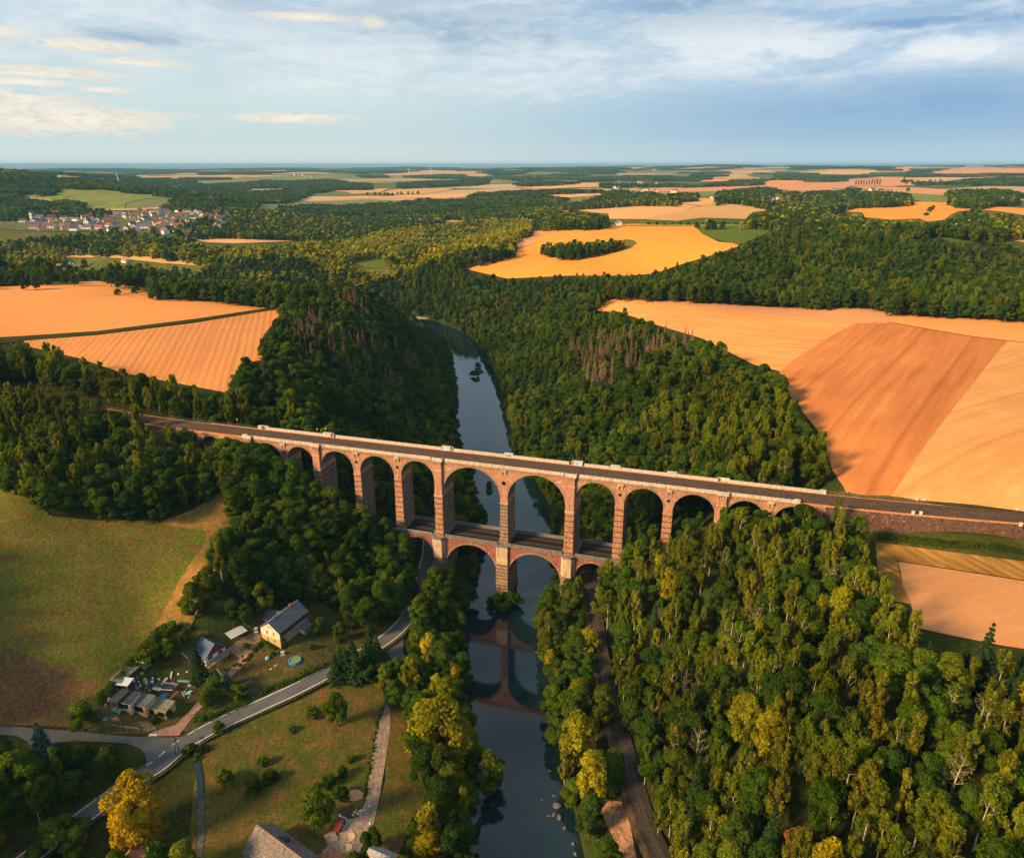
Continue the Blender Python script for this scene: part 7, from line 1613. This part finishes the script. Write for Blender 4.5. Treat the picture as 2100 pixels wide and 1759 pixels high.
def pole(u, v, h, lb, lean_=0.0, a_frame=False, arm=True):
    x, y, z = g1(u, v); e = empty('power_pole', (x, y, z), .6, lb, 'power pole'); m = MB()
    if a_frame: m.tube([(-.9, 0, -.3), (0, 0, h)], .16, 0, 5); m.tube([(.9, 0, -.3), (0, 0, h)], .16, 0, 5)
    else: m.tube([(0, 0, -.3), (lean_*h, 0, h)], [.17, .11], 0, 6)
    m.build('pole', [dkw], e)
    if arm: m = MB(); m.box(lean_*h-.8, lean_*h+.8, -.06, .06, h-.5, h-.38); m.build('crossarm', [dkw], e); m = MB(); [m.tube([(lean_*h+q_, 0, h-.38), (lean_*h+q_, 0, h-.1)], .06, 0, 5) for q_ in (-.7, 0, .7)]; m.build('insulators', [cab], e)
pole(34, 1482, 7.6, 'leaning wooden pole at the lower edge of the left meadow', -.12); pole(255, 1499, 8, 'wooden power pole between the garages and the road', -.1)
pole(365, 1548, 7.5, 'a-shaped wooden pole standing at the road junction', a_frame=True); pole(212, 1668, 7.2, 'wooden pole standing at the road beside the golden tree', -.05)
pole(377, 1340, 8, 'pale leaning pole left of the garage house', -.1, arm=False)
sgb = simple('sign_blue', (.03,.07,.16)); sgo = simple('sign_orange', (.65,.22,.05)); sgw = simple('sign_white', (.75,.75,.73)); redm = simple('red_plastic', (.5,.05,.04))
def post_sign(name, u, v, h, w_, hh, mt, lb, cat, n=1):
    x, y, z = g1(u, v); e = empty(name, (x, y, z), .2, lb, cat); m = MB(); m.tube([(0, 0, -.2), (0, 0, h)], .05, 0, 5); m.build('post', [zinc], e); m = MB(); m.box(-w_/2, w_/2, -.07, -.02, h-hh, h); m.build('panel', [mt], e)
post_sign('road_sign', 416, 1524, 3.0, 1.5, 1.0, sgb, 'dark back of a direction sign at the lower side of the junction', 'road sign'); post_sign('road_sign', 397, 1491, 2.6, .7, .9, sgb, 'small dark sign between the drive and the road', 'road sign')
post_sign('road_sign', 411, 1534, 2.6, .35, 1.6, sgw, 'narrow white marker beside the direction sign', 'road sign'); post_sign('road_sign', 800, 1226, 1.6, 1.1, .5, sgo, 'small orange-red board in the wood left of the road under the viaduct', 'road sign'); post_sign('road_sign', 794, 1213, 1.8, .4, .8, sgw, 'small white board in the wood left of the road', 'road sign')
for i, (u, v) in enumerate(((585, 1414), (377, 1541), (829, 1291), (868, 1222))):
    x, y, z = g1(u, v); e = empty('delineator', (x, y, z), 0, 'small white delineator post at the edge of the road', 'post', 'white delineator posts along the road'); m = MB(); m.box(-.07, .07, -.06, .06, 0, 1.0); m.build('post', [sgw], e); m = MB(); m.box(-.075, .075, -.065, .065, .7, .82); m.build('band', [DK], e)
x, y, z = g1(352, 1567); m = MB(); m.tube([(0, 0, 0), (0, 0, .1), (0, 0, .9)], [.35, .28, .05], 0, 10); o = m.build('traffic_cone', [sgo]); o.location = (x, y, z+.2); tag(o, 'small orange cone at the lower road edge near the golden tree', 'cone')
# ------------------------------------------------------------------ farmyard clutter
tarpb = simple('blue_tarp', (.02,.16,.42), .45, .5, noise=.25, sc_=1.5); tarpg = simple('green_tarp', (.05,.12,.09), .6, .3, noise=.25, sc_=1.5); teal = simple('teal_plastic', (.10,.38,.36), .5, .4); poolb = simple('pool_blue', (.04,.26,.62), .4, .5); wat_p = simple('pool_water', (.16,.26,.05), .1, .6); pinkb = simple('pink_barrel', (.42,.20,.16), .7, .3, noise=.2); yel = simple('yellow_plastic', (.7,.6,.06), .4, .4); plank = simple('pale_plank', (.52,.42,.28), .8, .2, noise=.15); whi = simple('white_junk', (.68,.70,.70), .6, .3, noise=.1); darkp = simple('dark_panel', (.03,.05,.08), .5, .4, noise=.3)
def at5(x, y): return g1(*KK(k5, x, y))
def heap(name, A, Bp, dep, h, mt, lb, cat, seed, n=9):
    """crumpled sheet over a pile"""
    a, b_ = Vector(A), Vector(Bp); d = (b_-a); L = Vector((d.x, d.y, 0)).length; rz = math.atan2(d.y, d.x); rg = random.Random(seed); V = []; F = []
    for i in range(n+1):
        for j in range(n+1):
            fx, fy = i/n, j/n; ed = min(fx, 1-fx, fy, 1-fy)*n
            V.append((fx*L+rg.uniform(-.12, .12), fy*dep+rg.uniform(-.12, .12), 0 if ed < .5 else h*(min(1, .55+ed*.25))+rg.uniform(-.22, .22)*h*.6))
    for i in range(n):
        for j in range(n): q_ = i*(n+1)+j; F.append((q_, q_+n+1, q_+n+2, q_+1))
    o = mesh_np(name, V, F, [mt]); o.location = (a.x, a.y, min(a.z, b_.z)-.05); o.rotation_euler = (0, 0, rz); return tag(o, lb, cat)
def slab(name, A, Bp, w_, t_, lift, mt, lb, cat, group=None):
    a, b_ = Vector(A), Vector(Bp); d = b_-a; m = MB(); m.box(0, d.length, -w_/2, w_/2, 0, t_); o = m.build(name, [mt]); o.location = (a.x, a.y, a.z+lift); o.rotation_euler = (0, -math.asin(max(-1, min(1, d.z/d.length))), math.atan2(d.y, d.x)); return tag(o, lb, cat, group)
heap('tarpaulin', at5(640, 655), at5(880, 690), 5.6, 1.3, tarpb, 'blue tarpaulin over a heap in the junk yard behind the garages', 'tarpaulin', 1)
A0 = at5(760, 600)
for i, (x0, y0, x1, y1, w_, mt, lb) in enumerate(((705, 560, 810, 580, 1.7, plank, 'pale board lying on the blue tarpaulin'), (800, 530, 1000, 560, 1.1, darkp, 'upper dark panel lying across the blue tarpaulin'), (840, 560, 990, 590, .8, darkp, 'lower dark panel lying across the blue tarpaulin'), (820, 500, 1030, 520, .8, pinkb, 'faded pink panel at the back of the blue tarpaulin'), (640, 600, 760, 510, .7, darkp, 'dark panel at the left edge of the blue tarpaulin'), (800, 590, 960, 600, .25, whi, 'white pipe on the blue tarpaulin'))):
    slab('panel', at5(x0, y0), at5(x1, y1), w_, .1, 1.55+.06*i, mt, lb, 'panel')
m = MB()
for k in range(5): m.tube([(k*1.05, 0, .45), (k*1.05+.95, 0, .45)], .45, 0, 10)
a = at5(900, 690); b_ = at5(1025, 560); o = m.build('barrel_row', [pinkb]); o.location = a; o.rotation_euler = (0, 0, math.atan2(b_[1]-a[1], b_[0]-a[0])); tag(o, 'row of faded pink barrels at the right end of the blue tarpaulin', 'barrels')
slab('panel', at5(1015, 430), at5(1170, 440), .9, .2, .2, teal, 'long teal panel lying in the middle of the junk yard', 'panel'); slab('panel', at5(1020, 440), at5(1165, 448), .35, .25, .2, whi, 'white strip beside the long teal panel', 'panel')
slab('panel', at5(800, 500), at5(885, 400), .9, .25, .3, zt_, 'grey sheet leaning behind the blue tarpaulin', 'panel'); slab('panel', at5(930, 410), at5(945, 320), .5, .3, .3, zt_, 'narrow teal-grey sheet standing above the blue tarpaulin', 'panel'); slab('plank', at5(940, 455), at5(1000, 500), .8, .2, .2, plank, 'short wide plank right of the tarpaulin heap', 'plank')
slab('plank', at5(1200, 230), at5(1330, 320), .35, .25, .15, plank, 'long pale beam lying below the garage house terrace', 'plank'); slab('plank', at5(1050, 60), at5(1150, 150), .35, .3, .2, plank, 'pale log lying left of the garage house', 'plank')
slab('plank', g1(*KK(k6, 1140, 1130)), g1(*KK(k6, 1175, 1110)), .5, .15, .1, whi, 'lower white board lying in the garden', 'plank'); slab('plank', g1(*KK(k6, 1200, 1090)), g1(*KK(k6, 1245, 1060)), .45, .15, .1, whi, 'upper white board with a red end lying in the garden', 'plank')
rgj = random.Random(5); JC = [whi, whi, teal, darkp, plank, zt_, pinkb, tarpb]; JN = {whi: 'white', teal: 'teal', darkp: 'dark', plank: 'tan', zt_: 'pale grey', pinkb: 'pinkish', tarpb: 'blue'}
for i, (x, y) in enumerate([(600, 430), (665, 440), (615, 520), (590, 460), (700, 410), (570, 540), (500, 400), (520, 450), (445, 470), (430, 540), (490, 480), (560, 350), (1030, 350), (1140, 320), (1190, 460), (1170, 500), (1130, 560), (1210, 570), (1180, 600), (1100, 630), (1160, 650), (620, 470), (640, 500), (690, 450), (540, 500), (470, 510), (1240, 520), (1090, 600), (880, 450), (910, 470), (100, 750), (140, 680), (660, 560), (820, 690), (750, 490), (460, 440), (500, 530), (1200, 410), (780, 420), (850, 430), (1290, 350), (1350, 340), (1480, 370), (1440, 380)]):
    p_ = at5(x, y); mt = rgj.choice(JC); m = MB(); w_, d_, h_ = rgj.uniform(.5, 1.5), rgj.uniform(.4, 1.0), rgj.uniform(.3, .9)
    m.box(-w_/2, w_/2, -d_/2, d_/2, 0, h_, tx=rgj.uniform(0, .15), ty=.05); m.box(-w_*.3, w_*.45, -d_*.4, d_*.3, h_, h_+rgj.uniform(.1, .4), tx=.1); o = m.build('junk_piece', [mt]); o.location = p_; o.rotation_euler = (0, 0, rgj.uniform(0, 6))
    tag(o, '%s piece of junk lying in the yard behind the garages' % JN[mt], 'junk', '%s junk pieces in the yard' % JN[mt])
for (A, Bp, dep, h, mt, lb, s_) in ((at5(1080, 640), at5(1230, 570), 1.6, .7, whi, 'crumpled white sheet at the right side of the junk yard', 3), (at5(1120, 590), at5(1160, 540), 1.2, .6, plank, 'tan sack beside the crumpled white sheet', 4), (g1(*KK(k6, 825, 1350)), g1(*KK(k6, 960, 1280)), 2.6, .9, tarpg, 'dark green tarpaulin in the lower garden', 5), (at5(15, 930), at5(100, 975), 2.4, 1.1, tarpb, 'bright blue tarpaulin heap left of the power pole', 6)):
    heap('tarpaulin', A, Bp, dep, h, mt, lb, 'tarpaulin', s_, 6)
def ring(name, c, r, h, mt, inner, lb, cat, seg=20):
    e = empty(name, c, 0, lb, cat); m = MB(); V = []; F = []
    for k in range(seg):
        a = 2*math.pi*k/seg; V += [((r+.12)*math.cos(a), (r+.12)*math.sin(a), 0), ((r+.12)*math.cos(a), (r+.12)*math.sin(a), h), ((r-.1)*math.cos(a), (r-.1)*math.sin(a), h), ((r-.1)*math.cos(a), (r-.1)*math.sin(a), .1)]
    for k in range(seg): q_ = k*4; n_ = ((k+1) % seg)*4; F += [(q_, n_, n_+1, q_+1), (q_+1, n_+1, n_+2, q_+2), (q_+2, n_+2, n_+3, q_+3)]
    m.add(V, F); m.build('rim', [mt], e); m = MB(); m.add([((r-.1)*math.cos(2*math.pi*k/seg), (r-.1)*math.sin(2*math.pi*k/seg), h*.75) for k in range(seg)], [tuple(range(seg))]); m.build('filling', [inner], e)
    if r > 2:
        m = MB()
        for k in range(0, seg, 2): a = 2*math.pi*k/seg; m.tube([((r+.2)*math.cos(a), (r+.2)*math.sin(a), 0), ((r+.2)*math.cos(a), (r+.2)*math.sin(a), h+.05)], .07, 0, 4)
        m.build('supports', [teal], e)
ring('paddling_pool', g1(*KK(k6, 1470, 1022)), 2.3, 1.0, poolb, wat_p, 'round blue garden pool with green water', 'pool'); ring('paddling_pool', g1(*KK(k6, 928, 1392)), 1.9, .35, tarpb, darkp, 'flat dark blue pool ring beside the green tarpaulin', 'pool')
def ball(name, c, r, mt, lb, cat, sz=1.0):
    bmm = bmesh.new(); bmesh.ops.create_icosphere(bmm, subdivisions=2, radius=r); me = bpy.data.meshes.new(name); bmm.to_mesh(me); bmm.free(); me.materials.append(mt); o = bpy.data.objects.new(name, me); link(o); o.location = (c[0], c[1], c[2]+r*.8*sz); o.scale = (1, 1, sz); tag(o, lb, cat)
ball('water_ball', g1(*KK(k6, 1120, 1000)), .95, simple('pale_blue', (.25,.50,.62), .4, .4), 'pale blue round float in the garden left of the pool', 'toy'); 
p_ = g1(*KK(k6, 1315, 935)); e = empty('water_tank', p_, .3, 'pale cube-shaped water tank below the farmhouse', 'tank'); m = MB(); m.box(-.8, .8, -.7, .7, .15, 1.5, tx=.08, ty=.08); m.build('tank', [zt_], e); m = MB(); m.box(-.85, .85, -.75, .75, 0, .15); m.build('pallet', [plank], e); m = MB(); m.tube([(0, 0, 1.5), (0, 0, 1.62)], .25, 0, 8); m.build('cap', [cab], e)
p_ = at5(1550, 330); e = empty('play_slide', p_, .9, 'yellow and red play slide on the lawn beside the drive', 'slide'); m = MB(); m.add([(-.3, -1.6, 0), (.3, -1.6, 0), (.3, 0, .7), (-.3, 0, .7), (.3, 1.2, 1.5), (-.3, 1.2, 1.5)], [(0, 1, 2, 3), (3, 2, 4, 5)]); m.build('chute', [yel], e); m = MB(); [m.tube([(q_, 1.2, 0), (q_, 1.2, 1.9)], .06, 0, 5) for q_ in (-.32, .32)]; m.box(-.35, .35, 1.15, 1.7, 1.4, 1.5); m.build('ladder', [redm], e)
for i, (x, y, lb) in enumerate(((1340, 225, 'left white garden chair on the terrace'), (1385, 240, 'right white garden chair on the terrace'), (1410, 200, 'upper white garden chair on the terrace'))):
    p_ = at5(x, y); e = empty('garden_chair', (p_[0], p_[1], p_[2]+.25), i, lb, 'chair'); m = MB(); m.box(-.3, .3, -.3, .3, .4, .46); m.build('seat', [sgw], e); m = MB(); m.box(-.3, .3, .26, .32, .46, 1.0); m.build('backrest', [sgw], e)
    for a_ in (-.25, .25):
        for b2 in (-.25, .25): m = MB(); m.tube([(a_, b2, 0), (a_, b2, .42)], .03, 0, 4); m.build('leg', [sgw], e)
# green trailer and small dark car
p_ = at5(245, 835); e = empty('trailer', p_, -.25, 'green farm trailer parked in front of the garages', 'trailer'); m = MB(); m.box(-1.8, 1.8, -.85, .85, .7, 1.25, tx=-.08, ty=-.08); m.build('body', [simple('green_body', (.04,.24,.14), .5, .4, noise=.15)], e); m = MB(); m.tube([(-2.9, 0, .6), (-1.8, 0, .7)], .06, 0, 4); m.build('drawbar', [dkw], e)
for a_ in (-.95, .95): m = MB(); m.tube([(.1, a_-.1, .35), (.1, a_+.1, .35)], .38, 0, 12); m.build('wheel', [DK], e)
def car(p_, rz, col, lb):
    e = empty('parked_car', p_, rz, lb, 'car'); m = MB(); m.box(-2.05, 2.05, -.82, .82, .32, .85, tx=.06, ty=.05); m.build('body', [col], e); m = MB(); m.box(-1.5, 1.0, -.72, .72, .85, 1.4, tx=.45, ty=.12); c_ = m.build('cabin', [glass], e); m = MB(); m.box(-1.02, .52, -.6, .6, 1.4, 1.43); m.build('roof', [col], c_)
    for a_ in (-1.3, 1.3):
        for b2 in (-.8, .8): m = MB(); m.tube([(a_, b2-.1, .32), (a_, b2+.1, .32)], .32, 0, 12); m.build('wheel', [DK], e)
    for b2 in (-.55, .55): m = MB(); m.box(1.98, 2.07, b2-.15, b2+.15, .58, .72); m.build('headlight', [sgw], e)
p_ = g1(*KK(k8, 465, 548)); car((p_[0], p_[1], p_[2]+.3), .5, simple('dark_green_paint', (.02,.06,.06), .3, .6), 'small dark car parked on the side lane by the blue-green spruce')
car(g1(*KK(k6, 975, 625)), 1.9, simple('silver_paint', (.5,.52,.53), .3, .6), 'pale car parked at the left corner of the farmhouse')
# rubble yard
m = MB(); sand = simple('orange_sand', (.62,.30,.15), .95, .05, noise=.15, sc_=2)
p_ = g1(*KK(k7, 1310, 178)); rgm = random.Random(9); V = [(0, 0, 1.9)]; F = []; K = 16
for j in range(1, 4):
    for k in range(K): a = 2*math.pi*k/K; rr = j/3*(1+rgm.uniform(-.1, .1)); V.append((3.6*rr*math.cos(a), 2.4*rr*math.sin(a), 1.9*(1-j/3)+rgm.uniform(-.08, .08)))
F = [(0, 1+k, 1+(k+1) % K) for k in range(K)]+[(1+j*K+k, 1+(j+1)*K+k, 1+(j+1)*K+(k+1) % K, 1+j*K+(k+1) % K) for j in range(2) for k in range(K)]
o = mesh_np('sand_heap', V, F, [sand], None, True); o.location = (p_[0], p_[1], p_[2]+.1); tag(o, 'orange heap of sand beside the gravel track', 'heap')
p_ = g1(*KK(k7, 1168, 500)); e = empty('farm_wagon', p_, 1.35, 'dark red wagon with a white front rail in the rubble yard', 'wagon'); m = MB(); m.box(-2.3, 2.3, -1.1, 1.1, .8, 1.6, tx=-.05, ty=-.05); m.build('body', [simple('ox_red', (.22,.04,.025), .7, .2, noise=.2)], e); m = MB(); m.box(2.3, 2.45, -1.2, 1.2, 1.2, 1.8); m.build('front_rail', [sgw], e)
for a_ in (-1.4, 1.4):
    for b2 in (-1.1, 1.1): m = MB(); m.tube([(a_, b2-.12, .45), (a_, b2+.12, .45)], .45, 0, 12); m.build('wheel', [DK], e)
heap('timber_heap', g1(*KK(k7, 1150, 420)), g1(*KK(k7, 1300, 400)), 5.0, .8, simple('dark_debris', (.09,.055,.045), .9, .1, noise=.5, sc_=2), 'dark heap of broken timber in the rubble yard', 'heap', 21, 12)
heap('concrete_slab', g1(*KK(k7, 1160, 305)), g1(*KK(k7, 1290, 295)), 2.5, .3, simple('slab_grey', (.26,.23,.17), .9, .1, noise=.2), 'grey slab at the upper end of the rubble yard', 'slab', 22, 6)
for i, (x, y, s_) in enumerate(((1180, 385, .6), (1330, 350, .7), (1360, 365, .5), (1345, 330, .4), (1395, 330, .4), (1310, 380, .5), (1480, 285, .5), (1500, 300, .4), (1430, 330, .4), (1398, 465, .4), (1485, 465, .5), (1520, 270, .4), (1380, 340, .5), (1240, 430, .7))):
    p_ = g1(*KK(k7, x, y)); bmm = bmesh.new(); bmesh.ops.create_icosphere(bmm, subdivisions=1, radius=s_); rgk = random.Random(i)
    for v_ in bmm.verts: v_.co *= rgk.uniform(.7, 1.15)
    me = bpy.data.meshes.new('rubble_stone'); bmm.to_mesh(me); bmm.free(); me.materials.append(plank if i % 2 else whi); o = bpy.data.objects.new('rubble_stone', me); link(o); o.location = (p_[0], p_[1], p_[2]+s_*.4); tag(o, 'pale block of rubble at the edge of the gravel track', 'stone', 'pale rubble blocks beside the gravel track')
heap('rubble_heap', g1(*KK(k7, 1050, 700)), g1(*KK(k7, 1180, 640)), 4.5, .9, simple('mixed_rubble', (.34,.24,.19), .9, .1, noise=.5, sc_=2.5), 'brownish rubble heap on the left of the pale yard', 'heap', 23, 12)
for i, (x, y, r) in enumerate(((1275, 605, 1.6), (1250, 715, 1.4))): ring('excavation_ring', g1(*KK(k7, x, y)), r, .4, sand, plank, ['upper', 'lower'][i]+' shallow round pit edge in the pale yard', 'pit')
# flowers, drain covers
m = MB()
for i, (x, y, lb) in enumerate(((930, 765, 'round dark drain cover in the tan paved yard'), (797, 970, 'round dark drain cover in the pink drive'))):
    p_ = g1(*KK(k6, x, y)); m = MB(); m.tube([(0, 0, 0), (0, 0, .05)], .45, 0, 12); o = m.build('drain_cover', [DK]); o.location = (p_[0], p_[1], p_[2]+.56); tag(o, lb, 'drain cover')
# ------------------------------------------------------------------ the air
hm_ = bpy.data.materials.new('air'); hm_.use_nodes = True; hm_.node_tree.nodes.clear(); t = NT(hm_.node_tree)
vol = t.node('ShaderNodeVolumePrincipled', i_Color=(.24, .54, .82, 1), i_Density=4.0e-5, i_Anisotropy=0.0)
ho = t.node('ShaderNodeOutputMaterial'); t.l.new(vol.outputs[0], ho.inputs['Volume'])
m = MB(); m.box(-47000, 47000, -47000, 47000, -5, 227); hz = m.build('haze', [hm_]); hz['kind'] = 'stuff'; hz['label'] = 'thin blue haze over the distant land'
